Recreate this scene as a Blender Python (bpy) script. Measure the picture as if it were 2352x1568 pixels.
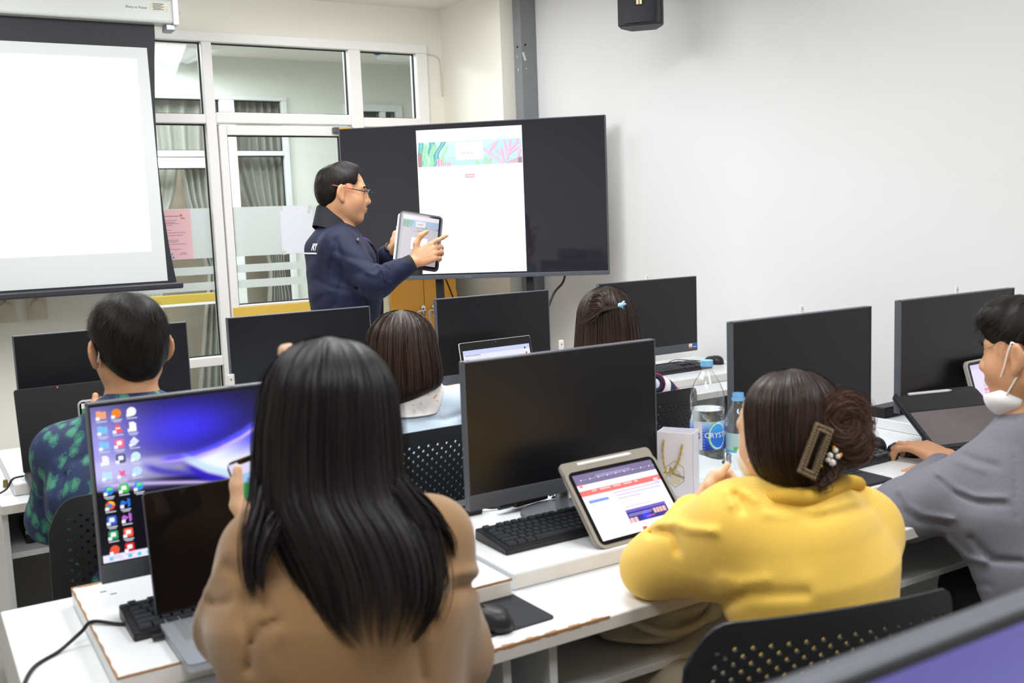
import bpy, bmesh, math, random
import numpy as np
from mathutils import Vector, Matrix, Euler
for _o in list(bpy.data.objects): bpy.data.objects.remove(_o)
S = bpy.context.scene
COL = S.collection
random.seed(7); RNG = np.random.default_rng(7)
PI = math.pi

# ------------------------------------------------------------------ camera
FPX, YAW, PITCH, ROLL, EYE = 2323.5, 0.542469, 0.122882, -0.0378227, 1.5
_f = Vector((math.sin(YAW)*math.cos(PITCH), math.cos(YAW)*math.cos(PITCH), -math.sin(PITCH)))
_r0 = Vector((math.cos(YAW), -math.sin(YAW), 0)); _u0 = _r0.cross(_f)
_r = math.cos(ROLL)*_r0 + math.sin(ROLL)*_u0; _u = -math.sin(ROLL)*_r0 + math.cos(ROLL)*_u0
cd = bpy.data.cameras.new('camera'); cam = bpy.data.objects.new('camera', cd); COL.objects.link(cam)
cam.matrix_world = Matrix(((_r.x, _u.x, -_f.x, 0), (_r.y, _u.y, -_f.y, 0), (_r.z, _u.z, -_f.z, EYE), (0, 0, 0, 1)))
cd.sensor_width = 36; cd.lens = FPX*36/2352; cd.clip_start = .02
cd.dof.use_dof = True; cd.dof.focus_distance = 3.9; cd.dof.aperture_fstop = 5.0
S.camera = cam

# ------------------------------------------------------------------ exposure, world, room lamps
S.view_settings.view_transform = 'Standard'; S.view_settings.look = 'None'
S.cycles.transparent_max_bounces = 40
S.view_settings.exposure = 0.0; S.view_settings.gamma = 1; S.view_settings.use_curve_mapping = False
W = bpy.data.worlds.new('world'); S.world = W; W.use_nodes = True
W.node_tree.nodes['Background'].inputs[0].default_value = (.8, .9, 1, 1)
W.node_tree.nodes['Background'].inputs[1].default_value = .15
def lamp(x, y, z, sx, sy, e, c=(.97, .985, 1), rot=(0, 0, 0)):
    l = bpy.data.lights.new('ceiling_or_fill_lamp', 'AREA'); l.shape = 'RECTANGLE'; l.size = sx; l.size_y = sy; l.energy = e; l.color = c
    o = bpy.data.objects.new('ceiling_or_fill_lamp', l); o.location = (x, y, z); o.rotation_euler = rot; COL.objects.link(o); return o
for (x, y, e) in ((.1, .5, 26), (1.65, .5, 31), (.1, 2.7, 26), (1.65, 2.7, 37), (.2, 4.2, 38), (1.7, 4.1, 37)):
    lamp(x, y, 2.76, .55, 1.15, e, rot=(.38 if y > 4 else 0, 0, 0))  # front pair tilted, unlike level fittings, to brighten the front wall
lamp(2.45, 5.0, 2.78, .3, .6, 9)  # added fill lamp, brightens the cupboard that the television shades
lamp(2.3, 6.8, 2.78, .8, .3, 34, (.95, .98, 1))  # added fill for the corridor wall, kept out of view behind the top rail
lamp(1.85, 7.6, 2.72, .28, .6, 22, (.93, .98, 1))
lamp(.9, 7.2, 2.76, .3, 1.1, 48, (.93, .98, 1))
lamp(1.5, 9.1, 2.5, .8, .4, 50, (1, .97, .92))

# ------------------------------------------------------------------ helpers
def at_d(px, py, dep):
    return Vector((0, 0, EYE)) + (_f + _r*((px-1176)/FPX) - _u*((py-784)/FPX))*dep
def at_y(px, py, Y):
    d = _f + _r*((px-1176)/FPX) - _u*((py-784)/FPX); return Vector((0, 0, EYE)) + d*(Y/d.y)
def at_z(px, py, Z):
    d = _f + _r*((px-1176)/FPX) - _u*((py-784)/FPX); return Vector((0, 0, EYE)) + d*((Z-EYE)/d.z)
def at_x(px, py, X):
    d = _f + _r*((px-1176)/FPX) - _u*((py-784)/FPX); return Vector((0, 0, EYE)) + d*(X/d.x)

def lin(c):
    if isinstance(c, str):
        c = [int(c[i:i+2], 16)/255 for i in (0, 2, 4)]
    return tuple((v/12.92 if v <= .04045 else ((v+.055)/1.055)**2.4) for v in c)
MATS = {}
def mat(name, col, rough=.5, metal=0, spec=.5, noise=None, bump=None, coat=0, sheen=0, emit=0, trans=0, ior=1.45, wave=None, alpha=None):
    m = bpy.data.materials.new(name); m.use_nodes = True; nt = m.node_tree; b = nt.nodes['Principled BSDF']
    c = lin(col); b.inputs['Base Color'].default_value = (*c, 1)
    b.inputs['Roughness'].default_value = rough; b.inputs['Metallic'].default_value = metal
    b.inputs['Specular IOR Level'].default_value = spec; b.inputs['Coat Weight'].default_value = coat
    b.inputs['Sheen Weight'].default_value = sheen
    b.inputs['Transmission Weight'].default_value = trans; b.inputs['IOR'].default_value = ior
    if alpha is not None: b.inputs['Alpha'].default_value = alpha
    if emit: b.inputs['Emission Color'].default_value = (*c, 1); b.inputs['Emission Strength'].default_value = emit
    tc = None
    if noise or bump or wave:
        tc = nt.nodes.new('ShaderNodeTexCoord')
    if noise:      # (scale, amount, second colour)
        n = nt.nodes.new('ShaderNodeTexNoise'); n.inputs['Scale'].default_value = noise[0]; n.inputs['Detail'].default_value = 4
        r = nt.nodes.new('ShaderNodeMapRange'); r.inputs[1].default_value = .35; r.inputs[2].default_value = .7
        r.inputs[3].default_value = 0; r.inputs[4].default_value = noise[1]
        x = nt.nodes.new('ShaderNodeMix'); x.data_type = 'RGBA'
        x.inputs[6].default_value = (*c, 1); x.inputs[7].default_value = (*lin(noise[2]), 1)
        nt.links.new(tc.outputs['Object'], n.inputs['Vector']); nt.links.new(n.outputs['Fac'], r.inputs[0])
        nt.links.new(r.outputs[0], x.inputs[0]); nt.links.new(x.outputs[2], b.inputs['Base Color'])
    if bump:       # (scale, strength, distance)
        n = nt.nodes.new('ShaderNodeTexNoise'); n.inputs['Scale'].default_value = bump[0]; n.inputs['Detail'].default_value = 3
        bp = nt.nodes.new('ShaderNodeBump'); bp.inputs['Strength'].default_value = bump[1]; bp.inputs['Distance'].default_value = bump[2]
        nt.links.new(tc.outputs['Object'], n.inputs['Vector']); nt.links.new(n.outputs['Fac'], bp.inputs['Height'])
        nt.links.new(bp.outputs[0], b.inputs['Normal'])
    if wave:       # (scale, strength, distance, axis)
        n = nt.nodes.new('ShaderNodeTexWave'); n.inputs['Scale'].default_value = wave[0]; n.bands_direction = wave[3]
        n.inputs['Distortion'].default_value = .6
        bp = nt.nodes.new('ShaderNodeBump'); bp.inputs['Strength'].default_value = wave[1]; bp.inputs['Distance'].default_value = wave[2]
        nt.links.new(tc.outputs['Object'], n.inputs['Vector']); nt.links.new(n.outputs['Fac'], bp.inputs['Height'])
        nt.links.new(bp.outputs[0], b.inputs['Normal'])
    MATS[name] = m; return m
def glass_mat(name, tint=(.9, .94, .93), refl=.5, haze=0):
    m = bpy.data.materials.new(name); m.use_nodes = True; nt = m.node_tree; nt.nodes.clear()
    o = nt.nodes.new('ShaderNodeOutputMaterial'); t = nt.nodes.new('ShaderNodeBsdfTransparent'); t.inputs[0].default_value = (*tint, 1)
    g = nt.nodes.new('ShaderNodeBsdfGlossy'); g.inputs['Roughness'].default_value = .02
    fr = nt.nodes.new('ShaderNodeFresnel'); fr.inputs[0].default_value = 1.5
    mm = nt.nodes.new('ShaderNodeMath'); mm.operation = 'MULTIPLY'; mm.use_clamp = True; mm.inputs[1].default_value = refl
    mx = nt.nodes.new('ShaderNodeMixShader'); ge = nt.nodes.new('ShaderNodeNewGeometry'); iv = nt.nodes.new('ShaderNodeMath'); iv.operation = 'SUBTRACT'; iv.inputs[0].default_value = 1; nt.links.new(ge.outputs['Backfacing'], iv.inputs[1]); m3 = nt.nodes.new('ShaderNodeMath'); m3.operation = 'MULTIPLY'; nt.links.new(fr.outputs[0], m3.inputs[0]); nt.links.new(iv.outputs[0], m3.inputs[1]); nt.links.new(m3.outputs[0], mm.inputs[0]); nt.links.new(mm.outputs[0], mx.inputs[0])
    nt.links.new(t.outputs[0], mx.inputs[1]); nt.links.new(g.outputs[0], mx.inputs[2]); last = mx
    if haze:
        d = nt.nodes.new('ShaderNodeBsdfDiffuse'); d.inputs[0].default_value = (.75, .78, .77, 1)
        tr = nt.nodes.new('ShaderNodeBsdfTranslucent'); tr.inputs[0].default_value = (.75, .78, .77, 1)
        ad = nt.nodes.new('ShaderNodeMixShader'); ad.inputs[0].default_value = .35
        nt.links.new(d.outputs[0], ad.inputs[1]); nt.links.new(tr.outputs[0], ad.inputs[2])
        m2 = nt.nodes.new('ShaderNodeMixShader'); m2.inputs[0].default_value = haze
        nt.links.new(mx.outputs[0], m2.inputs[1]); nt.links.new(ad.outputs[0], m2.inputs[2]); last = m2
    nt.links.new(last.outputs[0], o.inputs[0]); MATS[name] = m; return m
def emit_mat(name, strength=1.0, attr='Col', col=None, gloss=.06):
    m = bpy.data.materials.new(name); m.use_nodes = True; nt = m.node_tree; b = nt.nodes['Principled BSDF']
    b.inputs['Base Color'].default_value = (.005, .005, .006, 1); b.inputs['Roughness'].default_value = .25
    b.inputs['Specular IOR Level'].default_value = .3
    b.inputs['Emission Strength'].default_value = strength
    if col is None:
        a = nt.nodes.new('ShaderNodeAttribute'); a.attribute_name = attr; nt.links.new(a.outputs['Color'], b.inputs['Emission Color'])
    else: b.inputs['Emission Color'].default_value = (*lin(col), 1)
    MATS[name] = m; return m

def tag(o, label=None, cat=None, group=None, kind=None):
    if label: o['label'] = label
    if cat: o['category'] = cat
    if group: o['group'] = group
    if kind: o['kind'] = kind
    return o
def thing(name, label, cat, loc=(0, 0, 0), rz=0, group=None):
    o = bpy.data.objects.new(name, None); COL.objects.link(o); o.empty_display_size = .05
    o.location = loc; o.rotation_euler = (0, 0, rz) if not isinstance(rz, (tuple, Euler)) else rz
    return tag(o, label, cat, group)
def link(name, me, m=None, parent=None, loc=None, rot=None):
    o = bpy.data.objects.new(name, me); COL.objects.link(o)
    if m is not None and not me.materials: me.materials.append(m)
    if parent is not None: o.parent = parent
    if loc is not None: o.location = loc
    if rot is not None: o.rotation_euler = rot
    return o
def raw(name, V, F, m=None, parent=None, smooth=False, loc=None, rot=None):
    me = bpy.data.meshes.new(name); me.from_pydata([tuple(map(float, v)) for v in V], [], [tuple(map(int, f)) for f in F])
    if smooth: me.polygons.foreach_set('use_smooth', [True]*len(me.polygons))
    me.update(); return link(name, me, m, parent, loc, rot)
def fast(name, V, F, m=None, parent=None, smooth=True):
    """quads (n,4) or tris (n,3) from numpy"""
    me = bpy.data.meshes.new(name); F = np.asarray(F, dtype=np.int32); k = F.shape[1]
    me.vertices.add(len(V)); me.vertices.foreach_set('co', np.asarray(V, dtype=np.float32).ravel())
    me.loops.add(F.size); me.loops.foreach_set('vertex_index', F.ravel())
    me.polygons.add(len(F)); me.polygons.foreach_set('loop_start', np.arange(0, F.size, k, dtype=np.int32))
    me.polygons.foreach_set('loop_total', np.full(len(F), k, dtype=np.int32))
    if smooth: me.polygons.foreach_set('use_smooth', np.ones(len(F), dtype=bool))
    me.update(calc_edges=True); me.validate(); return link(name, me, m, parent)

class MB:
    """collects simple solids into one mesh"""
    def __init__(s): s.bm = bmesh.new()
    def box(s, x0, x1, y0, y1, z0, z1, bev=0, seg=2, M=None):
        b = bmesh.new(); bmesh.ops.create_cube(b, size=1)
        for v in b.verts: v.co = Vector(((v.co.x+.5)*(x1-x0)+x0, (v.co.y+.5)*(y1-y0)+y0, (v.co.z+.5)*(z1-z0)+z0))
        if bev: bmesh.ops.bevel(b, geom=b.edges[:], offset=bev, segments=seg, profile=.5, affect='EDGES')
        return s._add(b, M)
    def _add(s, b, M=None):
        if M is not None: b.transform(M)
        me = bpy.data.meshes.new('tmp'); b.to_mesh(me); b.free(); s.bm.from_mesh(me); bpy.data.meshes.remove(me); return s
    def cyl(s, p0, p1, r0, r1=None, n=20, cap=True):
        p0, p1 = Vector(p0), Vector(p1); r1 = r0 if r1 is None else r1; d = p1-p0
        b = bmesh.new(); bmesh.ops.create_cone(b, cap_ends=cap, segments=n, radius1=r0, radius2=r1, depth=d.length)
        M = Matrix.Translation((p0+p1)/2) @ d.to_track_quat('Z', 'Y').to_matrix().to_4x4()
        return s._add(b, M)
    def prism(s, pts, t0, t1, axis='y', bev=0):
        """outline in the plane across axis, extruded t0..t1"""
        b = bmesh.new(); n = len(pts)
        f = {'y': lambda p, t: (p[0], t, p[1]), 'z': lambda p, t: (p[0], p[1], t), 'x': lambda p, t: (t, p[0], p[1])}[axis]
        A = [b.verts.new(f(p, t0)) for p in pts]; B = [b.verts.new(f(p, t1)) for p in pts]
        b.faces.new(A); b.faces.new(B[::-1])
        for i in range(n): b.faces.new((A[(i+1) % n], A[i], B[i], B[(i+1) % n]))
        bmesh.ops.recalc_face_normals(b, faces=b.faces[:])
        if bev: bmesh.ops.bevel(b, geom=[e for e in b.edges if len(e.link_faces) == 2 and e.calc_face_angle(0) > .8], offset=bev, segments=2, affect='EDGES')
        return s._add(b)
    def verts(s, V, F):
        b = bmesh.new(); vs = [b.verts.new(v) for v in V]
        for f in F:
            try: b.faces.new([vs[i] for i in f])
            except ValueError: pass
        return s._add(b)
    def mesh(s, name, smooth=False):
        me = bpy.data.meshes.new(name); s.bm.to_mesh(me); s.bm.free()
        if smooth:
            me.polygons.foreach_set('use_smooth', [True]*len(me.polygons))
            if smooth != 'all': me.set_sharp_from_angle(angle=.6)
        return me
    def build(s, name, m, parent=None, smooth=False, loc=None, rot=None):
        return link(name, s.mesh(name, smooth), m, parent, loc, rot)
def rrect(x0, x1, z0, z1, r, n=5):
    P = []
    for cx, cz, a in ((x1-r, z1-r, 0), (x0+r, z1-r, 90), (x0+r, z0+r, 180), (x1-r, z0+r, 270)):
        for i in range(n+1):
            t = math.radians(a+90*i/n); P.append((cx+r*math.cos(t), cz+r*math.sin(t)))
    return P
def spline(pts, n=8):
    P = [np.array(p, float) for p in pts]; P = [2*P[0]-P[1]]+P+[2*P[-1]-P[-2]]; out = []
    for i in range(1, len(P)-2):
        for k in range(n):
            t = k/n; a, b, c, d = P[i-1:i+3]
            out.append(.5*((2*b)+(c-a)*t+(2*a-5*b+4*c-d)*t*t+(3*b-a-3*c+d)*t**3))
    out.append(P[-2]); return np.array(out)
def tube_geo(path, rad, n=8, closed=False):
    P = np.array(path, float); m = len(P); R = np.full(m, rad) if np.isscalar(rad) else np.array(rad, float)
    T = np.gradient(P, axis=0); T /= np.linalg.norm(T, axis=1)[:, None]+1e-12
    up = np.array([0, 0, 1.]) if abs(T[0, 2]) < .9 else np.array([1., 0, 0]); V = []; a = np.cross(T[0], up); a /= np.linalg.norm(a)
    for i in range(m):
        a = a-T[i]*(a@T[i]); a /= np.linalg.norm(a); b = np.cross(T[i], a)
        for k in range(n):
            t = 2*PI*k/n; V.append(P[i]+R[i]*(a*math.cos(t)+b*math.sin(t)))
    F = [(i*n+k, i*n+(k+1) % n, (i+1)*n+(k+1) % n, (i+1)*n+k) for i in range(m-1) for k in range(n)]
    if closed: F += [((m-1)*n+k, (m-1)*n+(k+1) % n, (k+1) % n, k) for k in range(n)]
    else: F += [tuple(range(n))[::-1], tuple((m-1)*n+k for k in range(n))]
    return V, F
def tube(name, pts, rad, m, parent=None, n=8, sm=8):
    V, F = tube_geo(spline(pts, sm) if sm else pts, rad, n); return raw(name, V, F, m, parent, True)
def lathe(name, prof, m, parent=None, n=32, loc=None, smooth=True):
    V = []; F = []; k = len(prof)
    for j in range(n):
        a = 2*PI*j/n; V += [(r*math.cos(a), r*math.sin(a), z) for r, z in prof]
    for j in range(n):
        for i in range(k-1): F.append((j*k+i, ((j+1) % n)*k+i, ((j+1) % n)*k+i+1, j*k+i+1))
    o = raw(name, V, F, m, parent, smooth, loc); o.data.set_sharp_from_angle(angle=1.0); return o
def text(name, s, size, m, parent=None, loc=(0, 0, 0), rot=(PI/2, 0, 0), align='LEFT', ext=.0003, sx=1):
    c = bpy.data.curves.new(name, 'FONT'); c.body = s; c.size = size; c.align_x = align; c.extrude = ext; c.resolution_u = 3
    o = bpy.data.objects.new('t', c); COL.objects.link(o); bpy.context.view_layer.update()
    me = bpy.data.meshes.new_from_object(o.evaluated_get(bpy.context.evaluated_depsgraph_get())); bpy.data.objects.remove(o); bpy.data.curves.remove(c)
    me.name = name; me.materials.clear(); q = link(name, me, m, parent, loc, rot); q.scale = (sx, 1, 1); return q
def raster(name, x0, x1, z0, z1, y, img, m, parent=None):
    """a lit picture: grid in the local XZ plane facing -Y, colour per vertex, img[row from top][col] sRGB"""
    ny, nx = img.shape[:2]; X, Z = np.meshgrid(np.linspace(x0, x1, nx), np.linspace(z1, z0, ny))
    V = np.stack([X, np.full_like(X, y), Z], -1).reshape(-1, 3); i = np.arange(ny*nx).reshape(ny, nx)
    F = np.stack([i[1:, :-1], i[1:, 1:], i[:-1, 1:], i[:-1, :-1]], -1).reshape(-1, 4)
    o = fast(name, V, F, m, parent, False); a = o.data.color_attributes.new('Col', 'FLOAT_COLOR', 'POINT')
    c = np.clip(img.reshape(-1, 3), 0, 1); c = np.where(c <= .04045, c/12.92, ((c+.055)/1.055)**2.4)
    a.data.foreach_set('color', np.concatenate([c, np.ones((len(c), 1))], 1).astype(np.float32).ravel()); return o
def copy_tree(o, parent=None):
    c = o.copy(); COL.objects.link(c)
    if parent is not None: c.parent = parent
    for ch in o.children: copy_tree(ch, c)
    return c
def smoothstep(a, b, x): t = np.clip((x-a)/(b-a), 0, 1); return t*t*(3-2*t)

# ------------------------------------------------------------------ materials
wall_m = mat('wall_paint', 'edeae0', .65, noise=(1.3, .12, 'e5dfd1'), bump=(160, .06, .002))
wallr_m = mat('wall_paint_white', 'e3e3e4', .6, noise=(1.1, .1, 'dcdbdb'), bump=(160, .05, .002))
ceil_m = mat('ceiling_paint', 'f2efe8', .8, noise=(.8, .1, 'e6e1d6'))
floor_m = mat('floor_vinyl', '8f8d86', .35, noise=(9, .4, '7d7a73'))
pvc_m = mat('white_upvc', 'f0eeec', .35, noise=(2, .15, 'e4e0dc'))
pvc2_m = mat('aged_upvc', 'dfe4e4', .4, noise=(2, .15, 'd2d8d8'))
gasket_m = mat('rubber_gasket', '1b1c1e', .6)
glass_m = glass_mat('window_glass', (.95, .965, .96), .8)
film_m = glass_mat('frosted_film', (.9, .92, .91), .4, .8)
yellow_m = mat('yellow_laminate', 'e3bc55', .45, noise=(5, .25, 'd4a944'))
mustard_m = mat('mustard_rail', 'c2a848', .5, noise=(6, .2, 'ac9338'))
curtain_m = mat('grey_curtain', 'aaa79f', .85, noise=(18, .3, '93908a'), sheen=.2)
curtain2_m = mat('pale_curtain', 'c4c3b9', .85, noise=(18, .3, 'aeada3'), sheen=.2)
lam_m = mat('white_laminate', 'e3e5e7', .3, noise=(3, .12, 'd8dbde'))
lam_edge_m = mat('laminate_edge', 'd9d5d0', .5, noise=(14, .4, 'c9c2b9'))
chip_m = mat('bare_chipboard', 'a9805a', .9, noise=(60, .5, '8a6443'))
dkpan_m = mat('grey_panel', '9c9b98', .6, noise=(4, .2, '8c8b88'))  # plain grey board, darker than the desk laminate
steel_m = mat('brushed_steel', 'b9bcc0', .3, .9, noise=(30, .2, 'a4a7ac'))
chrome_m = mat('chrome', 'd8dade', .12, 1, noise=(8, .1, 'c8cace'))
black_m = mat('black_plastic', '1c1d20', .45, noise=(30, .3, '24252a'), bump=(400, .08, .001))
chair_m = mat('chair_plastic', '1d1f23', .5, noise=(40, .3, '26282c'), bump=(500, .1, .001))
grey_m = mat('graphite_plastic', '55585f', .4, noise=(30, .2, '4c4f56'), bump=(500, .05, .001))
grey2_m = mat('silver_plastic', '9a9da3', .35, .3, noise=(30, .15, '8c9096'))
scr_m = mat('matte_screen_off', '131317', .32, spec=.5, noise=(2.5, .3, '17161a'))
gscr_m = mat('glossy_screen_off', '08080b', .06, spec=.5, noise=(3, .2, '070708'))
key_m = mat('keycap', '2d3036', .38, noise=(40, .3, '363a42'), bump=(300, .05, .001))
white_m = mat('white_plastic', 'f2f2f2', .35, noise=(5, .08, 'e8e8e8'))
cable_m = mat('black_cable', '0f1013', .4, noise=(40, .2, '17181b'))
orange_m = mat('orange_enamel', 'ffb53c', .28, noise=(1.5, .2, 'f9a526'), coat=.2)
trunk_m = mat('grey_trunking', '85878a', .5, noise=(7, .35, '77797b'))
speaker_m = mat('speaker_black', '212226', .55, noise=(60, .4, '2c2d34'), bump=(700, .2, .001))
blue_m = mat('sticker_blue', '1d66b8', .35, noise=(30, .1, '2a72c4'))
orng_m = mat('sticker_orange', 'e0703a', .35, noise=(30, .1, 'd8622c'))
grn_m = mat('sticker_green', '49b06c', .35, noise=(30, .1, '3fa562'))
dark_text_m = mat('dark_print', '55575c', .7, noise=(30, .1, '4a4c50'))
white_text_m = mat('white_print', 'f4f4f6', .7, noise=(30, .1, 'eaeaea'))
red_m = mat('red_cloth_cover', 'c3283a', .55, noise=(50, .3, 'b01e30'))
screen_e = emit_mat('lit_screen', 1.0)
screen_b = emit_mat('bright_lit_screen', 1.35)
# ================================================================== setting
XR, XC, YS, YF, ZC = 3.36, 3.165, 5.25, 6.0, 2.84
def struct(name, mb, m, parent=None, smooth=False):
    o = mb.build(name, m, parent, smooth)
    if parent is None: o['kind'] = 'structure'
    return o
struct('floor', MB().box(-2.2, 4.2, -1.6, 9.6, -.1, 0), floor_m)
struct('ceiling', MB().box(-2.2, 4.2, -1.6, YF+.06, ZC, ZC+.1), ceil_m)
struct('ceiling.001', MB().box(-2.2, 4.2, YF+.06, 9.6, ZC, ZC+.1), ceil_m)
struct('wall_left', MB().box(-2.3, -2.2, -1.6, 9.6, 0, ZC), wall_m)
struct('wall_back', MB().box(-2.2, 4.2, -1.7, -1.6, 0, ZC), wall_m)
struct('wall_right', MB().box(XR, XR+.14, -1.6, YS, 0, ZC), wallr_m)
struct('wall_right.001', MB().box(XC, XR+.14, YS, YF, 0, ZC), wall_m)
wf = MB(); wf.box(-2.2, 1.02, YF, YF+.12, 0, ZC); wf.box(1.02, 3.045, YF, YF+.12, 2.615, ZC); wf.box(3.045, 3.5, YF, YF+.12, 0, ZC)
struct('wall_front', wf, wall_m)

# grey trunking in the inner corner
tk = bpy.data.objects.new('trim_1', None); COL.objects.link(tk); tk['kind'] = 'structure'
mb = MB(); mb.box(3.252, XR, 5.165, YS, 0, ZC, .003); mb.build('trunking', trunk_m, tk)
ch_m = mat('bare_paint_chip', 'dfe1e2', .7, noise=(40, .3, 'c8cacc'))
def flat_patch(name, pts, m, parent, t=.0012):
    """small flat piece given by its corners, thickened along its normal"""
    P = [Vector(p) for p in pts]; n = (P[1]-P[0]).cross(P[2]-P[0]).normalized()*t; k = len(P)
    V = P+[p+n for p in P]; F = [tuple(range(k))[::-1], tuple(range(k, 2*k))]+[(i, (i+1) % k, k+(i+1) % k, k+i) for i in range(k)]
    return raw(name, V, F, m, parent)
for q in (((1199, 121), (1203, 119), (1209, 138), (1205, 140)), ((1189, 158), (1191, 156), (1192, 163), (1190, 163)), ((1208, 156), (1210, 156), (1210, 159), (1208, 159)), ((1187, 128), (1189, 127), (1189, 132), (1188, 133))):
    flat_patch('paint_chip', [at_y(x, y, 5.1645) for x, y in q], ch_m, tk)
for x, y in ((1188, 108), (1206, 103)):
    p = at_y(x, y, 5.165); MB().cyl(p, p+Vector((0, -.003, 0)), .006, n=10).build('screw_hole', gasket_m, tk)

# ---- glazed partition
win = bpy.data.objects.new('window_1', None); COL.objects.link(win); win['kind'] = 'structure'
FY0, FY1 = YF-.03, YF+.07
def bar(x0, x1, z0, z1, name='frame_bar', y0=FY0, y1=FY1, par=win, m=pvc_m):
    return MB().box(x0, x1, y0, y1, z0, z1, .006).build(name, m, par)
bar(1.02, 3.045, 2.557, 2.615, 'top_rail')
bar(1.02, 1.075, 0, 2.557, 'frame_jamb'); bar(2.965, 3.045, 0, 2.557, 'frame_jamb'); bar(1.602, 1.662, 0, 2.557, 'mullion'); bar(2.5, 2.582, 0, 2.557, 'mullion')
bar(1.075, 1.602, 2.096, 2.15, 'transom'); bar(1.662, 2.5, 2.1, 2.161, 'transom'); bar(2.582, 2.965, 2.09, 2.148, 'transom')
bar(1.075, 1.602, .69, .746, 'transom'); bar(2.582, 2.965, .69, .746, 'transom'); bar(1.075, 1.602, 0, .1, 'frame_bar'); bar(2.582, 2.965, 0, .1, 'frame_bar')
def pane(x0, x1, z0, z1, par=win, y=YF+.02, name='pane'):
    g = MB().box(x0+.004, x1-.004, y, y+.006, z0+.004, z1-.004).build(name, glass_m, par)
    mb = MB(); w = .007
    for a in ((x0, x1, z0, z0+w), (x0, x1, z1-w, z1), (x0, x0+w, z0, z1), (x1-w, x1, z0, z1)): mb.box(a[0], a[1], y-.004, y+.01, a[2], a[3])
    mb.build('gasket', gasket_m, g)
    return g
for a in ((1.075, 1.602, 2.15, 2.557), (1.662, 2.5, 2.161, 2.557), (2.582, 2.965, 2.148, 2.557), (1.075, 1.602, .746, 2.096), (1.075, 1.602, .1, .69), (2.582, 2.965, .746, 2.09), (2.582, 2.965, .1, .69)):
    pane(*a)
def films(x0, x1, par, y):
    for z0, z1 in ((1.325, 1.615), (1.23, 1.276), (1.137, 1.185)):
        MB().box(x0, x1, y-.0015, y, z0, z1).build('frosted_film', film_m, par)
films(1.083, 1.594, win, YF+.019)

# ---- glass door
door = bpy.data.objects.new('door_1', None); COL.objects.link(door); door['kind'] = 'structure'
DX0, DX1, DZ1 = 1.668, 2.492, 2.088
for a in ((DX0, 1.716, .02, DZ1), (2.412, DX1, .02, DZ1)): MB().box(a[0], a[1], YF-.04, YF+.02, a[2], a[3], .006).build('door_stile', pvc_m, door)
for a in ((1.716, 2.412, 2.031, DZ1), (1.716, 2.412, 1.026, 1.038), (1.716, 2.412, .02, .16)): MB().box(a[0], a[1], YF-.04, YF+.02, a[2], a[3], .004).build('door_rail', pvc_m, door)
MB().box(1.675, 2.485, YF-.046, YF-.036, .16, 1.026, .003).build('door_panel', yellow_m, door)
pane(1.716, 2.412, 1.038, 2.031, door, YF-.014, 'door_pane'); films(1.722, 2.406, door, YF-.0155)
cl = MB().box(2.36, 2.49, YF-.075, YF-.04, 2.045, 2.082, .006).build('door_closer', grey_m, door)
stk = mat('yellow_sticker', 'f2cf2e', .5, noise=(60, .5, 'e06a2a'))
MB().box(2.395, 2.475, YF-.0765, YF-.075, 2.066, 2.079).build('closer_sticker', stk, cl)

# thin wires on the front wall
def loosewire(pts, r, lab, m=cable_m, name='wall_cable'):
    V, F = tube_geo(spline(pts, 8), r, 6); return tag(raw(name, V, F, m, None, True), lab, 'cable')
wirew_m = mat('painted_wire', 'd9d4c6', .6, noise=(30, .2, 'c6c0b0'))
loosewire([at_y(964, 131, 5.994), at_y(985, 125, 5.994), at_y(1004, 131, 5.994), at_y(1010, 142, 5.994), at_y(1013, 175, 5.994), at_y(1016, 221, 5.994)], .004, 'thin painted wire looping down beside the upper right corner of the glazing', wirew_m)

# ---- papers on the glass
def paper(name, lab, x0, x1, z0, z1, y, m, rz=0):
    t = thing(name, lab, 'paper', ((x0+x1)/2, y, z0)); w = (x1-x0)/2
    MB().box(-w, w, -.0012, 0, 0, z1-z0).build('sheet', m, t); return t
pink_m = mat('pink_paper', 'f2c4cb', .8, noise=(3, .15, 'efb9c2')); wpap_m = mat('white_paper', 'e9eaf3', .8, noise=(3, .1, 'e0e1ec'))
tape_m = mat('clear_tape', 'd5d8d2', .3, noise=(20, .2, 'c9ccc6'))
t = paper('notice', 'pink printed notice with blue splash motif taped to the left glass pane', 1.285, 1.483, 1.325, 1.613, YF+.016, pink_m)
def lines(par, rows, m, y=-.0016):
    for k, (x0, x1, z, h) in enumerate(rows): MB().box(x0, x1, y, y+.0005, z, z+h).build('printed_line', m, par)
pr_m = mat('notice_print', '8a6a72', .8, noise=(200, .6, 'd9aab2'))
lines(t, [(-.05, .035, .247, .004), (-.085, .02, .224, .003), (-.085, .01, .212, .003), (-.085, .03, .205, .003), (-.08, -.01, .195, .003), (-.085, -.015, .168, .003), (-.085, .065, .153, .003), (-.085, .05, .138, .003), (-.085, .025, .11, .003), (-.08, .02, .1, .003), (-.085, .065, .087, .003), (-.08, -.025, .065, .003), (-.07, .03, .058, .003), (.03, .06, .036, .003), (.02, .065, .028, .003)], pr_m)
spl_m = mat('blue_splash_print', '4a72c0', .7, noise=(90, .5, '8aa6dc'))
for dx, dz, r in ((-.035, .022, .011), (-.05, .03, .005), (-.02, .034, .005), (-.04, .045, .004), (-.015, .012, .006), (-.06, .02, .005), (-.048, .008, .004)):
    MB().cyl((dx, -.0012, dz), (dx, -.0018, dz), r, n=10).build('splash_mark', spl_m, t)
fig_m = mat('orange_print', 'd9964a', .7, noise=(120, .6, '7a5a3a'))
MB().cyl((.045, -.0012, .252), (.045, -.0018, .252), .008, n=10).build('printed_motif', fig_m, t); MB().box(.042, .066, -.0018, -.0012, .232, .24).build('printed_motif', fig_m, t)
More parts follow.
